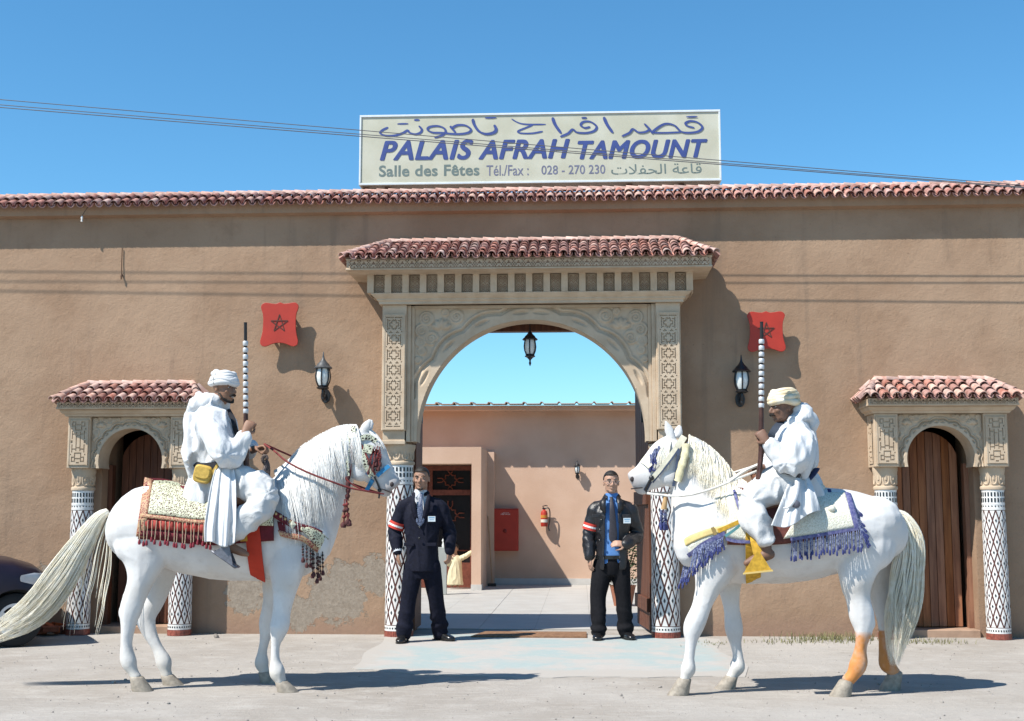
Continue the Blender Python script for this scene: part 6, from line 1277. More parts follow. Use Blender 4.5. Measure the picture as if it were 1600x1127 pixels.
# ---- trappings of the horse on the left
M_BRO1 = brocade('cream_embroidery', (.085, .045, .03), (.56, .56, .40), 70, .45, third=(.42, .47, .32)); M_GOLDB = brocade('gold_red_braid', (.26, .060, .045), (.42, .26, .14), 60, .4); M_REDV = M('dark_red_velvet', (.105, .012, .018), .9, .2, 30); M_REDP = M('red_padded_cloth', (.36, .055, .042), .8, .12, 20)
M_REDC = M('red_cord', (.17, .030, .028), .8, .2, 40); M_REDT = M('crimson_tassel', (.17, .018, .030), .85, .2, 60); M_BLK = M('black_cord', (.02, .012, .012), .8, .2, 40); M_GIRTH = M('red_girth_webbing', (.40, .030, .012), .75, .06, 20)
M_PALEC = M('pale_cord', (.38, .28, .19), .8, .2, 60)
s1c = hp(320, 770); sad1 = thing('saddle', (s1c.x, YH, s1c.z), 'red velvet saddle with cream embroidered cloth and crimson tassels on the horse at left', 'saddle', 'saddles on the horses')
sheet_obj('saddle_cloth', drape(h1, [(229, 748), (260, 750), (300, 762), (340, 768), (380, 766), (427, 762)], [(216, 842), (250, 844), (300, 850), (340, 852), (385, 848), (428, 845)], .020, 34, 14), M_REDV, sad1)
sheet_obj('embroidered_panel', drape(h1, [(240, 752), (270, 753), (300, 764), (330, 770)], [(228, 803), (262, 806), (300, 811), (332, 813)], .034, 20, 12), M_BRO1, sad1)
sheet_obj('embroidered_panel', drape(h1, [(398, 790), (426, 788)], [(402, 821), (427, 822)], .034, 6, 6, over=False), M_BRO1, sad1)
sheet_obj('rear_braid', drape(h1, [(226, 747), (239, 750)], [(213, 838), (226, 840)], .036, 4, 16), M_GOLDB, sad1)
sheet_obj('lower_braid', drape(h1, [(222, 803), (260, 807), (300, 812), (336, 814)], [(221, 809), (260, 813), (300, 818), (336, 820)], .038, 14, 3, over=False), M_GOLDB, sad1)
for k in range(9):
    x = 224 + k * 12.2; y = 811 + k * .85; sheet_obj('red_pad', [[hp(x + a, y + b, h1.off(x + a, y + b, .030 + .012 * math.sin(math.pi * a / 10.6) * math.sin(math.pi * b / 15))) for b in np.linspace(0, 15, 6)] for a in np.linspace(0, 10.6, 6)], M_REDP, sad1, .008)
sheet_obj('lower_border', drape(h1, [(220, 829), (260, 832), (300, 837), (336, 838)], [(219, 838), (260, 841), (300, 847), (336, 849)], .036, 14, 3, over=False), M_REDV, sad1)
for k in range(18):
    x = 219 + k * 6.6 + r1.uniform(-1.2, 1.2); y = 812 + (x - 219) * .055; tassel(sad1, hp(x, y, h1.off(x, y, .045)), (35 + r1.uniform(-3, 6)) / SC, M_PALEC, M_REDT, (r1.uniform(-.008, .008), -.012), .011)
st_ = hug(h1, [(393, 818), (396, 845), (399, 875), (402, 897), (404, 905)], .030); g_ = MB(); strap(g_, [V3(p) for p in st_], .105, .006); g_.build('girth', M_GIRTH, sad1)
g_ = MB(); strap(g_, hug(h1, [(380, 826), (381, 846)], .034), .05, .006); g_.build('yellow_strap', M('mustard_webbing', (.48, .26, .04), .8), sad1)
sb = MB(); lpath(sb, [(hp(318, 768), .10, .05), (hp(326, 764), .19, .06), (hp(365, 775), .19, .05), (hp(405, 760), .17, .07), (hp(412, 752), .09, .05)], (0, 1, 0), 5, 18); remesh(sb, 'seat', M_REDV, sad1, .012, 6)
sb = MB(); lpath(sb, [(hp(408, 762), .15, .035), (hp(414, 744), .11, .028), (hp(417, 728), .05, .022), (hp(415, 718), .02, .015)], (0, 1, 0), 5, 14); sb.tube(crom([hp(417, 727, -.03), hp(411, 722, -.05), hp(410, 714, -.05), (hp(416, 712, -.05)), hp(418, 719, -.05)], 4), .012, 8); remesh(sb, 'pommel', brocade('dark_carved_pommel', (.012, .012, .018), (.10, .07, .06), 60, .4), sad1, .008, 3)
sb = MB(); lpath(sb, [(hp(322, 775), .18, .03), (hp(317, 758), .16, .025), (hp(315, 748), .10, .02)], (0, 1, 0), 5, 14); remesh(sb, 'cantle', M('pink_red_leather', (.36, .075, .06), .6), sad1, .01, 4)
so1 = MB(); a, b, c_ = hp(334, 862, -.40), hp(371, 888, -.40), hp(372, 858, -.40); so1.grid([[a.lerp(b, q) + V3((0, o, 0)) for q in np.linspace(0, 1, 8)] for o in (-.07, .05)]); s_o = so1.build('stirrup', M('tarnished_silver', (.17, .175, .20), .45, .2, 40, metal=.4), sad1, smooth=60); q = s_o.modifiers.new('t', 'SOLIDIFY'); q.thickness = .012
so1 = MB()
for o in (-.07, .045): so1.poly([a + V3((.02, o, .002)), b + V3((-.01, o, .004)), hp(358, 852, -.40 + o), hp(352, 852, -.40 + o)], (0, .008, 0))
so1.tube([hp(356, 853, -.40), hp(358, 800, -.36)], .010, 6); so1.build('stirrup_side', M('tarnished_silver_side', (.15, .155, .18), .45, .2, 40, metal=.4), sad1)
bc1 = thing('breast_collar', tuple(hp(480, 835)), 'dark red breast collar with cream medallions and hanging tassels on the horse at left', 'breast collar', 'breast collars of the horses')
def band_rows(h, up, lo, g, nu=18, nv=5, fold=0):
    U, L = np.array(crom(up, 8)), np.array(crom(lo, 8)); rows = []
    for i in range(nu):
        f = i / (nu - 1); a = np.array([np.interp(f * (len(U) - 1), range(len(U)), U[:, k]) for k in (0, 1)]); b = np.array([np.interp(f * (len(L) - 1), range(len(L)), L[:, k]) for k in (0, 1)])
        rows.append([hp(*(a + (b - a) * q), h.off(*(a + (b - a) * q), g)) for q in np.linspace(0, 1, nv)])
    return rows
sheet_obj('collar_band', band_rows(h1, [(420, 792), (440, 804), (462, 816), (484, 822), (503, 830)], [(417, 801), (438, 815), (462, 828), (484, 836), (503, 846)], .024), M_REDV, bc1, .014)
sheet_obj('collar_panel', band_rows(h1, [(470, 824), (486, 825), (502, 833), (513, 842)], [(470, 828), (484, 841), (494, 853), (502, 862)], .034, 14, 6), M_BRO1, bc1, .01)
sheet_obj('lower_band', band_rows(h1, [(434, 828), (452, 833), (470, 836), (486, 846), (497, 856)], [(438, 838), (454, 842), (472, 846), (487, 857), (499, 867)], .026, 16, 4), M_GOLDB, bc1, .012)
sheet_obj('black_panel', band_rows(h1, [(433, 814), (448, 820), (464, 829)], [(436, 830), (450, 835), (466, 838)], .020, 8, 5), M_REDV, bc1, .008)
for k in range(6): x = 424 + k * 7.2; y = 799 + k * 4.0; q = MB(); q.ball(hp(x, y, h1.off(x, y, .034)), .011, .006, .011, 8); q.build('stud', M('gilt_stud', (.42, .30, .15), .4, metal=.4), bc1, smooth=180)
md = MB(); c0 = hp(457, 820, h1.off(457, 820, .036)); md.add([c0 + V3((x * .028, -.008 if (x, z) == (0, 0) else 0, z * .034)) for x, z in ((0, 0), (0, 1), (.45, .45), (1, 0), (.45, -.45), (0, -1), (-.45, -.45), (-1, 0), (-.45, .45))], [(0, k, k % 8 + 1) for k in range(1, 9)]); md.build('medallion', M('cream_medallion', (.45, .45, .36), .5), bc1)
for x, y, L in ((473, 850, 28), (479, 852, 34), (485, 856, 30), (490, 860, 40), (495, 864, 46), (500, 864, 42), (504, 862, 36), (497, 864, 38), (488, 858, 44)): tassel(bc1, hp(x, y, h1.off(x, y, .034) - r1.uniform(0, .03)), L / SC, M_BLK, M('maroon_tassel', (.07, .022, .022), .85) if x == 473 else bpy.data.materials['maroon_tassel'], (.006, 0), .015, beads=4)
hc1 = hp(575, 715); br1 = thing('bridle', tuple(hc1), 'ornate bridle with cream panels, blue halter straps and red reins on the horse at left', 'bridle', 'bridles of the horses')
M_BRO3 = brocade('cream_black_embroidery', (.03, .022, .015), (.58, .59, .44), 60, .5); M_BLUEW = M('blue_halter_webbing', (.030, .20, .40), .7, .1, 30)
def hs(name, m, parent, h, pts, wpx, g=.016, th=.006): q = MB(); strap(q, hug(h, pts, g), wpx / SC, th); return q.build(name, m, parent)
hs('cheek_panel', M_BRO3, br1, h1, [(541, 681), (540, 700), (539, 722), (540, 744)], 12.5, .020, .010)
hs('panel_edging', M_REDC, br1, h1, [(550, 690), (549, 712), (547, 738), (543, 752)], 4, .022)
hs('cheek_panel', M_BRO3, br1, h1, [(558, 693), (566, 712), (574, 730), (581, 745)], 9, .022, .010)
hs('panel_edging', M_REDC, br1, h1, [(564, 694), (572, 712), (581, 730), (586, 742)], 3, .021)
hs('crown_strap', M_BRO3, br1, h1, [(552, 665), (552, 676), (556, 688)], 7, .020); hs('brow_band', M_BRO3, br1, h1, [(555, 690), (566, 684), (577, 683), (588, 690)], 8, .020)
hs('blinker', M_BRO3, br1, h1, [(568, 700), (574, 701), (582, 703)], 13, .028, .010)
hs('halter_strap', M_BLUEW, br1, h1, [(554, 722), (562, 729), (572, 738), (582, 745)], 5.5, .013); hs('halter_strap', M_BLUEW, br1, h1, [(589, 744), (599, 735), (608, 728)], 6, .013); hs('halter_strap', M_BLUEW, br1, h1, [(553, 722), (552, 735), (553, 747)], 8, .014); hs('halter_strap', M_BLUEW, br1, h1, [(582, 750), (577, 759), (572, 768)], 6.5, .013)
q = MB(); q.tube(hug(h1, [(585, 745), (590, 756), (593, 766), (592, 779)], .018), .007, 6); q.ball(hp(593, 766, h1.off(593, 766, .018)), .016, seg=8); q.build('bit', M_IRON, br1, smooth=60)
for k in range(16):
    x, y = 584 + r1.uniform(-4, 13), 696 + r1.uniform(0, 14); tassel(br1, hp(x, y, h1.off(x, y, .022)), r1.uniform(18, 34) / SC, M_REDC, bpy.data.materials['maroon_tassel'], (-.02 + r1.uniform(-.02, .02), -.006), .012, 'fringe_tassel', 1)
q = MB(); P = crom([hp(543, 745, -.115), hp(544, 765, -.13), hp(542, 782, -.13)], 6)
q.tube(P, [.016 + .006 * math.sin(i * 2.2) for i in range(len(P))], 8); q.build('plaited_cord', bpy.data.materials['maroon_tassel'], br1, smooth=60)
for k in range(6): tassel(br1, hp(541 + r1.uniform(-3, 3), 780, -.13 + r1.uniform(-.02, .02)), r1.uniform(38, 44) / SC, M_REDC, bpy.data.materials['maroon_tassel'], ((k - 2.5) * .012, 0), .021, beads=3)
q = MB(); q.tube(crom([hp(593, 771, -.075), hp(570, 767, -.12), hp(545, 762, -.14), hp(516, 752, -.19), hp(480, 738, -.20), hp(449, 722, -.18), hp(430, 706, -.12), hp(413, 694, -.02)], 6), .0075, 6); q.tube(crom([hp(600, 772, -.06), hp(575, 768, -.11), hp(552, 758, -.13), hp(540, 748, -.13)], 6), .006, 6); q.tube(crom([hp(593, 771, .075), hp(540, 752, .14), hp(480, 724, .2), hp(440, 706, .12), hp(413, 694, .02)], 6), .0075, 6); q.build('rein', M_REDC, br1, smooth=60)
# ---- trappings of the horse on the right
M_BRO2 = brocade('cream_sequin_cloth', (.52, .50, .40), (.66, .65, .56), 75, .3); M_BLUEC = M('cobalt_braid', (.05, .055, .17), .8, .3, 50, col2=(.15, .15, .27)); M_BLUET = M('blue_white_fringe', (.030, .042, .135), .8, .4, 90, col2=(.25, .28, .40)); M_BLUE2 = M('blue_tassel_head', (.03, .038, .13), .8, .3, 60); M_MAR = M('oxblood_band', (.115, .035, .028), .7, .2, 40); M_YEL = M('yellow_webbing', (.50, .29, .03), .8, .2, 40); M_YELC = M('pale_yellow_strap', (.60, .47, .20), .7, .1, 20)
s2c = hp(1240, 770); sad2 = thing('saddle', (s2c.x, YH, s2c.z), 'cream sequinned saddle cloth and saddle with blue fringe on the horse at right', 'saddle', 'saddles on the horses')
sheet_obj('saddle_cloth', drape(h2, [(1146, 762), (1190, 766), (1240, 768), (1285, 766), (1322, 768)], [(1136, 851), (1180, 852), (1225, 850), (1280, 842), (1343, 830)], .020, 34, 14), M_MAR, sad2)
sheet_obj('cream_panel', drape(h2, [(1262, 779), (1285, 771), (1320, 771)], [(1224, 842), (1280, 834), (1338, 824)], .036, 18, 12), M_BRO2, sad2)
sheet_obj('cream_panel', band_rows(h2, [(1146, 765), (1150, 785), (1156, 800), (1168, 818)], [(1134, 840), (1145, 843), (1158, 845), (1172, 845)], .032, 10, 8), M_BRO2, sad2, .012)
hs('blue_edging', M_BLUEC, sad2, h2, [(1147, 766), (1152, 785), (1158, 802), (1166, 814)], 4, .050); hs('blue_edging', M_BLUEC, sad2, h2, [(1134, 842), (1150, 846), (1172, 847)], 4.5, .042)
hs('blue_edging', M_BLUEC, sad2, h2, [(1235, 843), (1280, 836), (1341, 826)], 4.5, .046); sheet_obj('rear_braid', drape(h2, [(1320, 769), (1329, 772)], [(1336, 830), (1346, 828)], .040, 4, 14), M_BLUEC, sad2)
for k in range(40):
    x = 1237 + k * 2.8 + r2.uniform(-1, 1); y = 844 - (x - 1237) * .155; tassel(sad2, hp(x, y, h2.off(x, y, .046)), r2.uniform(24, 34) / SC, M_BLUET, M_BLUE2, (r2.uniform(-.012, .004), -.008), .0078, 'fringe_tassel', 2)
for k in range(34):
    f = r2.random(); x, y = 1327 + f * 16, 771 + f * 56; tassel(sad2, hp(x, y, h2.off(x, y, .046)), r2.uniform(16, 30) / SC, M_BLUET, M_BLUE2, (r2.uniform(.03, .075), -.006), .008, 'fringe_tassel')
kb = MB(); kb.ball(hp(1300, 795, h2.off(1300, 795, .052)), .026, .018, .024, 12); kb.build('cloth_knob', M_BRO2, sad2, smooth=180)
g_ = MB(); strap(g_, hug(h2, [(1177, 826), (1177, 855), (1177, 885), (1177, 900), (1177, 908)], .034), [.105] * 17, .006); g_.build('girth', M_YEL, sad2)
sb = MB(); lpath(sb, [(hp(1282, 770), .10, .05), (hp(1272, 766), .19, .06), (hp(1232, 774), .19, .05), (hp(1192, 764), .17, .06), (hp(1182, 758), .09, .05)], (0, 1, 0), 5, 18); remesh(sb, 'seat', M_BRO2, sad2, .012, 6)
sb = MB(); lpath(sb, [(hp(1188, 762), .15, .035), (hp(1181, 748), .11, .028), (hp(1176, 738), .05, .022), (hp(1174, 730), .02, .015)], (0, 1, 0), 5, 14); remesh(sb, 'pommel', M('brown_leather', (.16, .065, .035), .5), sad2, .008, 3)
sb = MB(); lpath(sb, [(hp(1285, 780), .18, .03), (hp(1291, 770), .16, .025), (hp(1293, 764), .10, .02)], (0, 1, 0), 5, 14); remesh(sb, 'cantle', M_BLUE2, sad2, .01, 4)
for o in (-.455, -.335): yst = MB(); yst.poly([hp(1161, 898, o), hp(1208, 893, o), hp(1203, 887, o), hp(1187, 862, o), hp(1182, 862, o)], (0, .007, 0)); yst.build('stirrup_side', M_YEL, sad2)
yst = MB(); yst.grid([[hp(1161 + 47 * q, 898 - 5 * q, o) for q in np.linspace(0, 1, 8)] for o in (-.46, -.325)]); o_ = yst.build('stirrup', M('yellow_stirrup_plate', (.55, .40, .14), .5), sad2); q = o_.modifiers.new('t', 'SOLIDIFY'); q.thickness = .012
yst = MB(); strap(yst, [hp(1184, 866, -.40), hp(1181, 845, -.385), hp(1176, 822, -.33)], [.06, .075, .05], .006); yst.build('stirrup_leather', M_YEL, sad2)
bc2 = thing('breast_collar', tuple(hp(1090, 845)), 'cream and yellow breast collar with blue fringe on the horse at right', 'breast collar', 'breast collars of the horses')
sheet_obj('collar_band', band_rows(h2, [(1166, 808), (1140, 819), (1108, 826), (1080, 836), (1065, 846)], [(1168, 816), (1145, 828), (1112, 836), (1086, 846), (1068, 856)], .026), M_YELC, bc2, .012)
sheet_obj('collar_panel', band_rows(h2, [(1130, 829), (1110, 836), (1088, 845), (1070, 855)], [(1130, 834), (1110, 844), (1092, 858), (1074, 868)], .022, 14, 5), M_BRO2, bc2, .01)
hs('blue_edging', M_BLUEC, bc2, h2, [(1133, 833), (1112, 843), (1096, 852), (1084, 862), (1073, 870)], 6, .036); hs('collar_buckle', M('brass', (.45, .31, .12), .35, metal=.6), bc2, h2, [(1113, 831), (1118, 829)], 12, .036)
hs('yellow_strap', M_YEL, bc2, h2, [(1122, 830), (1140, 822), (1160, 813)], 6, .040); hs('teal_strap', M('teal_webbing', (.09, .24, .25), .7), bc2, h2, [(1133, 838), (1146, 829), (1160, 818)], 4, .036)
for k in range(46):
    f = k / 45; x, y = 1130 - f * 58, 838 + f * 30 - 6 * math.sin(f * 3.14); L = 18 + 34 * f; tassel(bc2, hp(x, y, h2.off(x, y, .034) * (1 if f < .8 else .5)), L * r2.uniform(.8, 1.15) / SC, M_BLUET, M_BLUE2, (-.05 * f + r2.uniform(-.015, .015), -.01), .0078, 'fringe_tassel', 2)
br2 = thing('bridle', tuple(hp(1035, 720)), 'cream bridle with blue brow fringe and white rope reins on the horse at right', 'bridle', 'bridles of the horses')
M_CRM = M('cream_leather', (.64, .60, .47), .6, .1, 30); M_DKB = M('dark_slate_webbing', (.05, .07, .12), .7, .1, 30); M_WROPE = M('white_rope', (.62, .60, .55), .8, .12, 60)
hs('crown_strap', M_CRM, br2, h2, [(1069, 682), (1063, 692), (1057, 699)], 10, .020); hs('cheek_strap', M_CRM, br2, h2, [(1057, 699), (1044, 717), (1030, 735), (1017, 750)], 7, .018); hs('cheek_edging', M_DKB, br2, h2, [(1061, 701), (1049, 718), (1035, 736), (1020, 754)], 2.5, .019)
hs('nose_band', M_CRM, br2, h2, [(1018, 728), (1012, 722), (1004, 717)], 13, .014); hs('throat_strap', M_DKB, br2, h2, [(1061, 703), (1058, 722), (1056, 742), (1052, 760)], 4, .016)
hs('chin_strap', M_DKB, br2, h2, [(1016, 752), (1011, 762), (1006, 770)], 6, .014)
q = MB(); q.ball(hp(1018, 747, h2.off(1018, 747, .022)), .020, seg=8); q.tube(hug(h2, [(1018, 747), (1012, 758), (1009, 766), (1012, 772)], .020), .009, 6); q.build('bit', M_IRON, br2, smooth=60)
pd = MB(); P = crom([hp(1072, 694, -.12), hp(1070, 712, -.135), hp(1064, 732, -.135), hp(1059, 752, -.12)], 5); pd.tube(P, [.030 + .003 * math.sin(i * 1.7) for i in range(len(P))], 10, flat=.6); pd.build('neck_pad', M('pale_gold_cloth', (.55, .50, .32), .8, .12, 30, .4, 60), br2, smooth=60)
for k in range(30):
    f = r2.random(); x, y = 1014 + 17 * f + r2.uniform(-2, 2), 714 - 20 * f + r2.uniform(-3, 5); tassel(br2, hp(x, y, h2.off(x, y, .020)), r2.uniform(14, 26) / SC, M_BLUET, M_BLUE2, (r2.uniform(-.01, .03), -.006), .010, 'fringe_tassel', 1)
q = MB(); q.tube([hp(1040, 772, -.10), hp(1039, 784, -.11), hp(1037, 796, -.11)], [.008, .018, .022], 8); q.build('cream_knot', M('ochre_knot', (.42, .27, .13), .8), br2, smooth=60)
for k in range(8): tassel(br2, hp(1036 + r2.uniform(-6, 6), 797, -.11 + r2.uniform(-.02, .02)), r2.uniform(24, 31) / SC, M_BLUET, M_BLUE2, (0, 0), .013, beads=2)
q = MB(); q.tube(crom([hp(1011, 771, -.075), hp(1050, 775, -.13), hp(1080, 773, -.19), hp(1115, 763, -.235), hp(1155, 747, -.24), hp(1188, 734, -.2)], 6), .009, 6); q.tube(crom([hp(1011, 771, .07), hp(1060, 768, .16), (hp(1110, 752, .2)), hp(1155, 736, .05), hp(1189, 726, -.1)], 6), .009, 6); q.tube(crom([hp(1140, 752, -.25), hp(1165, 735, -.22), hp(1189, 725, -.2)], 5), .013, 6); q.build('rein', M_WROPE, br2, smooth=60)
# ------------------------------------------------------------------ riders
def creased(name, col, st):
    """thin cotton: drawn-out creases over a fine weave"""
    m, nt, p = new_mat(name); g = NT(nt); v = g.pos(); a = g.noise(g.vmul(v, st), 7, 1, .5, .6); b = g.noise(g.vmul(v, st), 26, 3, .55, .5)
    r1 = g.math('ABSOLUTE', g.math('SUBTRACT', a, .5)); r2 = g.math('ABSOLUTE', g.math('SUBTRACT', b, .5)); h = g.math('ADD', g.math('MULTIPLY', g.ramp(r1, .16, 0), 1.0), g.math('MULTIPLY', g.ramp(r2, .14, 0), .10))
    c = g.mix(g.ramp(g.noise(v, 6, 3), .35, .7), tuple(x * .95 for x in col), col)
    nt.links.new(c, p.inputs['Base Color']); p.inputs['Roughness'].default_value = .92; p.inputs['Specular IOR Level'].default_value = .1
    nt.links.new(g.bump(h, .30, .03), p.inputs['Normal']); return m
M_ROBE = creased('white_cotton_robe', (.585, .595, .605), (1, 1, .28)); M_TROU = creased('white_baggy_cotton', (.56, .56, .555), (.6, 1, .7)); M_TURW = M('white_turban_cloth', (.60, .60, .60), .9, .03, 8, .2, 200, spec=.1); M_TURY = M('cream_yellow_turban_cloth', (.62, .50, .32), .9, .10, 14, .2, 200, spec=.1, col2=(.70, .64, .52))
M_BELT = M('black_belt_cloth', (.012, .012, .016), .7, .2, 30); M_POUCH = M('mustard_leather_pouch', (.50, .33, .07), .5, .15, 40, .4, 120)
def turban(t, c, A, s, m, wraps, tilt, hair_m):
    """wound cloth: overlapping rolls round the skull"""
    c = V3(c); mb = MB(); rr = random.Random(9)
    for k in range(wraps):
        f = k / (wraps - 1); z = .030 + .078 * f; r = 1.0 - .30 * f * f; ti = tilt * (.6 + .8 * math.sin(k * 2.4)); P = []
        for a in np.linspace(0, 2 * math.pi, 29): P.append(c + A @ (V3((.080 * r * math.cos(a), .096 * r * math.sin(a) - .014, z + ti * math.sin(a + k * .8) + .004 * math.sin(a * 3 + k))) * s))
        mb.tube(P, [(.029 - .004 * f) * s * (1 + .12 * math.sin(i * .9 + k)) for i in range(len(P))], 10, cap=False, flat=.8)
    mb.build('turban', m, t, smooth=180)
    hb = MB(); rows = []
    for j in range(9):
        th = math.pi * .5 * j / 8; rows.append([c + A @ (V3((.083 * math.sin(th) * math.cos(p), .101 * math.sin(th) * math.sin(p) - .015, .088 * math.cos(th) + .034)) * s) for p in np.linspace(0, 2 * math.pi, 25)[:-1]])
    hb.grid(rows, closed=True); hb.build('hair', hair_m, t, smooth=180)
def rifle(top, bot, label, sg):
    top, bot = V3(top), V3(bot); d = (top - bot); L = d.length; d.normalize(); t = thing('rifle', tuple(bot), label, 'rifle', 'long banded guns held upright'); ms = M_SILV
    b = MB(); b.tube([bot + d * .05, bot + d * (L - .002)], [.0135, .0115], 12); b.tube([top - d * .004, top], [.0135, .0135], 12); b.build('barrel', M_GUN, t, smooth=60)
    n = 11; z0, z1 = L * .40, L * .89
    for k in range(n):
        a, e = z0 + (z1 - z0) * k / n, z0 + (z1 - z0) * (k + .70) / n; q = MB(); P = [bot + d * x for x in (a, a + .004, e - .004, e)]; q.tube(P, [.0165, .0195, .0195, .0165], 14); q.build('silver_band', ms, t, smooth=40)
    fx = V3((sg, 0, 0)); q = MB(); lpath(q, [(bot + d * (L * .62), .012, .012), (bot + d * (L * .40), .019, .016), (bot + d * (L * .22), .024, .020), (bot + d * (L * .10), .030, .020), (bot + d * .0 + fx * .01, .042, .018), (bot - d * .10 + fx * .02, .055, .020), (bot - d * .12 + fx * .02, .05, .018)], (0, 1, 0), 4, 12); q.build('stock', M_STOCK, t, smooth=60)
    q = MB(); q.obox(bot + d * (L * .13) - fx * .022, d * .04, (0, .012, 0), fx * .010); q.tube([bot + d * (L * .16) - fx * .03, bot + d * (L * .175) - fx * .045], .006, 6); q.build('lock', ms, t, bevel=.003)
    return t
M_SILV = M('silver_gun_band', (.52, .53, .54), .45, .08, 60, metal=.25); M_GUN = M('dark_gun_steel', (.016, .014, .014), .4, .1); M_STOCK = M('dark_gun_wood', (.050, .020, .014), .45, .3, 30)
def robe_mesh(t, name, m, build, vox, amp, seed, fx=13, fz=2.4, extra=None, sm=4):
    mb = MB(); build(mb); f0 = cloth_folds(amp, fx, fz, seed)
    def d(co, no):
        co2 = f0(co, no); return extra(co2, no) if extra else co2
    return remesh(mb, name, m, t, vox, sm, .5, d)
def rad_folds(center, amp, n, seed=0):
    """creases that run out from a point (a bent elbow, a belted waist, a gathered knee)"""
    c = np.array(center)
    def d(co, no):
        v = co - c; r = np.linalg.norm(v, axis=1) + 1e-6; an = np.arctan2(v[:, 2], v[:, 0]) + vnoise(co, 5, seed) * .5; return co + no * (np.sin(an * n) * np.exp(-((r - .10) / .11) ** 2) * amp)[:, None]
    return d
def cloth_panel(t, name, left, right, waves, amp, hem, seed):
    """a hanging fold of the robe: one cloth sheet, gathered at the belt, pleated more and more towards a wandering hem"""
    Lf, Rt = np.array(crom(left, 8)), np.array(crom(right, 8)); nv, nu = len(Lf), 60; rows = []; rr = np.random.RandomState(seed); ph = rr.uniform(0, 6, 4)
    for j in range(nv):
        q = j / (nv - 1); row = []
        for i in range(nu):
            u = i / (nu - 1); x, y, o = Lf[j] + (Rt[j] - Lf[j]) * u; w = math.sin(u * 6.283 * waves * .5 + ph[0] + .7 * math.sin(u * 9 + ph[1]) + q * .6) ; w2 = math.sin(u * 6.283 * waves * 1.3 + ph[2] + q * 1.5)
            o -= .030 * math.sin(math.pi * u) * q + amp * (.35 + q) * (w * abs(w) ** -.3 if abs(w) > 1e-3 else 0) * .8 + amp * .3 * w2 * q; y += hem * q * q * (math.sin(u * 7 + ph[3]) * .5 + .6 * math.sin(math.pi * u)); row.append(hp(x, y, o))
        rows.append(row)
    o_ = sheet_obj(name, rows, M_ROBE, t, .006); o_.data.polygons.foreach_set('use_smooth', [True] * len(o_.data.polygons)); return o_
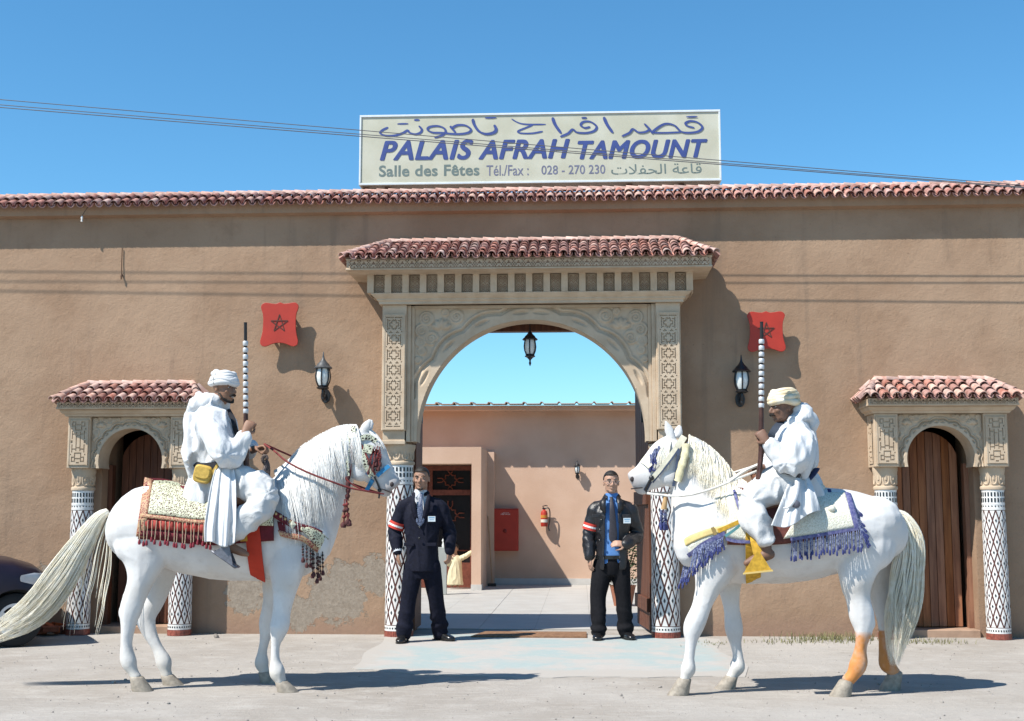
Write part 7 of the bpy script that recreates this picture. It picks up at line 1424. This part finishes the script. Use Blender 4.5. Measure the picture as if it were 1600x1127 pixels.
def rider1():
    c = hp(351, 606, -.02); t = thing('person', tuple(hp(340, 770)), 'rider in white robe and white turban with a mustard pouch, on the horse at left', 'person'); mb = MB(); f = (.86, -.50, -.10); A = head(mb, c, f, (.06, 0, 1), .96); Q = hp
    limb(mb, [(Q(336, 645), .075), (Q(341, 630), .062), (Q(347, 618), .058)])
    lpath(mb, [(Q(335, 775), .17, .13), (Q(336, 740), .16, .12), (Q(334, 700), .17, .12), (Q(331, 665), .19, .11), (Q(333, 645), .12, .08)], (0, 1, 0), 5, 18)
    sR, eR, wR = Q(327, 655, -.19), Q(354, 709, -.29), Q(380, 681, -.285); sL, eL, wL = Q(345, 655, .18), Q(374, 702, .22), Q(398, 702, .02)
    limb(mb, [(sR, .06), (sR.lerp(eR, .5), .05), (eR, .042), (eR.lerp(wR, .4), .038), (wR, .027)]); limb(mb, [(sL, .06), (eL, .042), (wL, .027)])
    hand(mb, wR + V3((.008, -.008, .016)), (.42, .30, .86), (-.15, .95, -.30), 1.15, -1, 1.0); hand(mb, wL, (.95, -.2, .15), (.1, -.3, -.95), 1.1, -1, .98)
    for o in (-1, 1):
        h, k, a = Q(338, 768, .12 * o), Q(418, 776, .30 * o), Q(352, 846, .36 * o); limb(mb, [(h, .095), (h.lerp(k, .5), .085), (k, .058), (k.lerp(a, .4), .056), (a, .036)]); limb(mb, [(a, .036), (a + V3((.04, 0, -.04)), .034), (a + V3((.12, 0, -.075)), .028), (a + V3((.155, 0, -.09)), .018)])
    remesh(mb, 'body', M_SKIN1, t, .0065, 3, .4); face_parts(t, c, A, .96, M_STUB, moustache=True)
    bd = MB(); bd.tube([c + A @ V3(q) for q in ((.062, .02, -.045), (.055, .045, -.080), (.025, .075, -.100), (0, .082, -.104), (-.025, .075, -.100), (-.055, .045, -.080))], [.006, .009, .010, .009, .010, .008], 8); bd.build('beard', M_STUB, t, smooth=180)
    th = MB(); th.ball(c + A @ V3((0, .094, -.064)), .016, .008, .005, 8, 0, A); th.build('teeth', M_EYEW, t, smooth=180)
    turban(t, c, A, .98, M_TURW, 6, .012, M_HAIR)
    def tro(m):
        for o in (-1, 1): 
            h, k, a = Q(340, 764, .13 * o), Q(415, 774, .30 * o), Q(354, 838, .37 * o)
            lpath(m, [(Q(330, 762, .10 * o), .11, .12), (Q(350, 758, .15 * o), .13, .145), (Q(382, 758, .22 * o), .12, .135), (Q(408, 768, .28 * o), .10, .115), (Q(418, 784, .31 * o), .085, .085)], (0, 1, 0), 5, 18); limb(m, [(Q(416, 778, .31 * o), .085), (Q(404, 796, .335 * o), .10), (Q(380, 816, .36 * o), .09), (a, .07)])
        lpath(m, [(Q(325, 775), .14, .12), (Q(345, 765), .2, .13), (Q(375, 765), .16, .10)], (0, 1, 0), 4, 16)
    robe_mesh(t, 'trousers', M_TROU, tro, .011, .020, 4, 10, 6, rad_folds(Q(420, 770, -.32), .005, 6, 3))
    def rob(m):
        lpath(m, [(Q(318, 792), .25, .155), (Q(326, 768), .245, .165), (Q(338, 738), .21, .185), (Q(338, 712), .205, .185), (Q(336, 688), .215, .175), (Q(333, 664), .225, .150), (Q(331, 648), .19, .12), (Q(335, 633), .12, .095), (Q(338, 622), .085, .08)], (0, 1, 0), 5, 22)
        limb(m, [(Q(333, 650, -.15), .085), (Q(333, 672, -.24), .105), (Q(345, 700, -.31), .105), (Q(357, 713, -.32), .085), (Q(371, 698, -.29), .07), (Q(379, 687, -.29), .052)]); limb(m, [(Q(338, 652, .16), .085), (Q(352, 680, .22), .09), (Q(374, 704, .22), .08), (Q(390, 704, .09), .055)])
        # back of the robe hanging wide, as a cape
        lpath(m, [(Q(300, 648), .10, .05), (Q(303, 675), .17, .055), (Q(304, 710), .19, .055), (Q(310, 745), .19, .06)], (0, 1, 0), 4, 16)
    robe_mesh(t, 'robe', M_ROBE, rob, .010, .032, 7, 9, 2.6, rad_folds(Q(357, 713, -.33), .004, 6, 1))
    def hood(m): lpath(m, [(Q(346, 630), .10, .04), (Q(334, 629), .12, .062), (Q(320, 631), .11, .070), (Q(308, 636), .085, .068), (Q(300, 645), .05, .05), (Q(294, 656), .02, .022)], (0, 1, 0), 5, 16); lpath(m, [(Q(309, 612), .012, .012), (Q(311, 620), .05, .03), (Q(313, 632), .08, .05)], (0, 1, 0), 4, 12)
    robe_mesh(t, 'hood', M_ROBE, hood, .009, .014, 2, 12, 8)
    cloth_panel(t, 'robe_skirt', [(338, 727, -.268), (331, 752, -.33), (325, 785, -.40), (320, 820, -.43), (320, 847, -.44)], [(364, 722, -.25), (368, 748, -.34), (369, 785, -.42), (369, 820, -.45), (367, 850, -.455)], 5.2, .020, 6, 3)
    b = MB(); P = [Q(306, 722, -.12), Q(312, 729, -.205), Q(337, 727, -.262), Q(358, 716, -.245), Q(374, 712, -.14), Q(382, 712, .02)]; strap(b, [V3(p) for p in crom(P, 6)], .052, .012, (0, -1, .1)); b.build('belt', M_BELT, t)
    pm = MB(); pc = Q(317, 741, -.275); pm.loft([(pc + V3((0, .03, .0)), V3((.058, 0, -.012)), V3((.012, 0, .058))), (pc + V3((0, -.01, 0)), V3((.064, 0, -.013)), V3((.013, 0, .064))), (pc + V3((0, -.022, 0)), V3((.055, 0, -.012)), V3((.012, 0, .055)))], 24, power=4); p_ = pm.build('pouch', M_POUCH, t, smooth=50)
    fl = MB(); fl.loft([(pc + V3((0, -.0225, .012)), V3((.058, 0, -.012)), V3((.009, 0, .046))), (pc + V3((0, -.031, .012)), V3((.052, 0, -.011)), V3((.008, 0, .040)))], 20, power=3); fl.build('pouch_flap', M_POUCH, p_, smooth=50)
    b = MB(); strap(b, [V3(p) for p in crom([Q(331, 742, -.28), Q(336, 733, -.285), Q(341, 725, -.275)], 4)], .02, .006); b.build('pouch_strap', M_POUCH, t)
    b = MB(); strap(b, [V3(p) for p in crom([Q(371, 712, .10), Q(378, 700, .0), Q(368, 672, -.11), Q(364, 655, -.10), Q(356, 640, .02)], 5)], .035, .008, (.5, -1, 0)); b.build('sash', M_BELT, t)
rider1()
rifle(hp(383.5, 504, -.245), hp(384.5, 742, -.20), 'long gun with silver bands held upright by the rider in the white turban', 1)
def rider2():
    c = hp(1223, 636, -.02); t = thing('person', tuple(hp(1240, 765)), 'rider in white robe and yellow turban with a curved dagger, on the horse at right', 'person'); mb = MB(); f = (-.92, -.38, -.08); A = head(mb, c, f, (-.05, 0, 1), .96); Q = hp
    limb(mb, [(Q(1242, 672), .075), (Q(1236, 660), .062), (Q(1229, 648), .058)])
    lpath(mb, [(Q(1248, 775), .17, .13), (Q(1240, 740), .16, .12), (Q(1240, 710), .17, .12), (Q(1243, 682), .19, .11), (Q(1240, 668), .12, .08)], (0, 1, 0), 5, 18)
    sL, eL, wL = Q(1250, 680, -.19), Q(1226, 724, -.29), Q(1200, 695, -.31); sR, eR, wR = Q(1238, 680, .18), Q(1212, 722, .22), Q(1192, 732, .0)
    limb(mb, [(sL, .06), (sL.lerp(eL, .5), .05), (eL, .042), (eL.lerp(wL, .4), .038), (wL, .027)]); limb(mb, [(sR, .06), (eR, .042), (wR, .027)])
    hand(mb, wL + V3((-.004, -.008, .012)), (-.50, .25, .80), (.2, .95, -.25), 1.15, 1, 1.0); hand(mb, wR, (-.95, -.2, .1), (-.1, -.3, -.95), 1.1, 1, .98)
    for o in (-1, 1):
        h, k, a = Q(1246, 765, .12 * o), Q(1174, 788, .30 * o), Q(1196, 850, .385 * o); limb(mb, [(h, .095), (h.lerp(k, .5), .085), (k, .058), (k.lerp(a, .4), .056), (a, .038)]); limb(mb, [(a + V3((.03, 0, -.07)), .034), (a + V3((-.02, 0, -.085)), .038), (a + V3((-.09, 0, -.115)), .034), (a + V3((-.13, 0, -.13)), .022)]); limb(mb, [(a, .038), (a + V3((.01, 0, -.07)), .038)])
    remesh(mb, 'body', M_SKIN3, t, .0065, 3, .4); face_parts(t, c, A, .96, M_STUB, moustache=True)
    turban(t, c, A, 1.02, M_TURY, 6, .014, M_HAIR)
    def tro(m):
        for o in (-1, 1):
            lpath(m, [(Q(1258, 765, .10 * o), .11, .12), (Q(1236, 760, .15 * o), .13, .150), (Q(1206, 764, .23 * o), .12, .135), (Q(1182, 778, .285 * o), .10, .105), (Q(1174, 792, .31 * o), .08, .08)], (0, 1, 0), 5, 18); limb(m, [(Q(1176, 784, .305 * o), .085), (Q(1178, 806, .34 * o), .098), (Q(1188, 828, .365 * o), .088), (Q(1194, 843, .38 * o), .070)])
        lpath(m, [(Q(1262, 778), .14, .12), (Q(1240, 766), .2, .13), (Q(1208, 768), .16, .10)], (0, 1, 0), 4, 16)
    robe_mesh(t, 'trousers', M_TROU, tro, .011, .020, 14, 10, 6, rad_folds(Q(1172, 782, -.32), .005, 6, 3))
    def rob(m):
        lpath(m, [(Q(1256, 796), .25, .15), (Q(1250, 772), .245, .165), (Q(1238, 742), .21, .165), (Q(1237, 718), .205, .165), (Q(1239, 696), .215, .155), (Q(1243, 678), .215, .13), (Q(1244, 666), .15, .10), (Q(1238, 656), .09, .075)], (0, 1, 0), 5, 22)
        limb(m, [(Q(1249, 676, -.15), .080), (Q(1247, 694, -.24), .10), (Q(1238, 716, -.31), .105), (Q(1226, 724, -.32), .085), (Q(1211, 707, -.30), .072), (Q(1203, 697, -.305), .052)]); limb(m, [(Q(1240, 676, .15), .080), (Q(1220, 712, .22), .09), (Q(1203, 727, .10), .06)])
        lpath(m, [(Q(1263, 672), .10, .05), (Q(1264, 694), .18, .055), (Q(1263, 722), .19, .055), (Q(1257, 742), .17, .04)], (0, 1, 0), 4, 16)
        lpath(m, [(Q(1256, 690, -.24), .05, .085), (Q(1259, 715, -.28), .045, .075), (Q(1258, 738, -.28), .04, .05), (Q(1256, 750, -.27), .02, .02)], (0, 1, 0), 4, 14)
    robe_mesh(t, 'robe', M_ROBE, rob, .010, .032, 17, 9, 2.6, rad_folds(Q(1226, 724, -.33), .004, 6, 1))
    def hood(m): lpath(m, [(Q(1232, 663), .10, .04), (Q(1243, 656), .12, .058), (Q(1255, 651), .115, .066), (Q(1264, 655), .095, .058), (Q(1269, 666), .06, .045), (Q(1271, 678), .02, .02)], (0, 1, 0), 5, 16); lpath(m, [(Q(1238, 644), .05, .03), (Q(1252, 640), .09, .05), (Q(1266, 646), .07, .045)], (0, 1, 0), 4, 12)
    robe_mesh(t, 'hood', M_ROBE, hood, .009, .014, 12, 12, 8)
    cloth_panel(t, 'robe_skirt', [(1238, 744, -.262), (1228, 765, -.33), (1218, 790, -.40), (1210, 810, -.42), (1205, 824, -.425)], [(1261, 741, -.23), (1268, 755, -.30), (1274, 771, -.35), (1279, 786, -.375), (1282, 798, -.385)], 4.6, .020, 8, 5)
    b = MB(); strap(b, [V3(p) for p in crom([Q(1206, 730, -.12), Q(1216, 737, -.20), Q(1240, 746, -.262), Q(1258, 745, -.235), Q(1270, 738, -.12)], 6)], .035, .012, (0, -1, .1)); b.build('belt', M_BELT, t)
    for dx in (0, 6):
        b = MB(); strap(b, [V3(p) for p in crom([Q(1217 + dx, 722, -.26), Q(1226 + dx, 735, -.285), Q(1236 + dx, 746, -.275)], 5)], .014, .006); b.build('cord', M_BELT, t)
    b = MB(); b.tube([Q(1262, 752, -.26), Q(1270, 741, -.23), Q(1276, 733, -.20)], [.022, .034, .030], 8, flat=.4); b.build('dagger_tassel', M('navy_silk', (.03, .035, .08), .8), t, smooth=60)
    d_ = link('dagger', None, t, Q(1244, 770, -.40)); b = MB(); b.tube(crom([Q(1246, 748, -.345), Q(1245, 764, -.40), Q(1241, 780, -.43), Q(1232, 792, -.44), Q(1224, 794, -.44)], 5), [.017] * 12 + [.016, .015, .013, .011, .010, .009, .008, .007, .006], 8, flat=.6); b.build('sheath', M_SILV, d_, smooth=60)
    b = MB(); b.tube([Q(1246, 750, -.345), Q(1249, 736, -.32), Q(1250, 728, -.31)], [.014, .016, .020], 8); b.build('hilt', M('horn_hilt', (.06, .045, .04), .4), d_, smooth=60)
    b = MB(); b.ball(Q(1244, 788, -.43), .030, .014, .028, 10); b.build('dagger_knob', M('dark_silver', (.10, .10, .12), .4), d_, smooth=180)
    b = MB(); strap(b, [V3(p) for p in crom([Q(1200, 700, .05), Q(1205, 682, -.10), Q(1213, 668, -.10), Q(1222, 660, -.03)], 5)], .05, .010, (-.5, -1, 0)); b.build('scarf', M('dark_slate_scarf', (.03, .04, .06), .8), t)
rider2()
rifle(hp(1190, 503, -.27), hp(1189.5, 728, -.26), 'long gun with silver bands held upright by the rider in the yellow turban', -1)
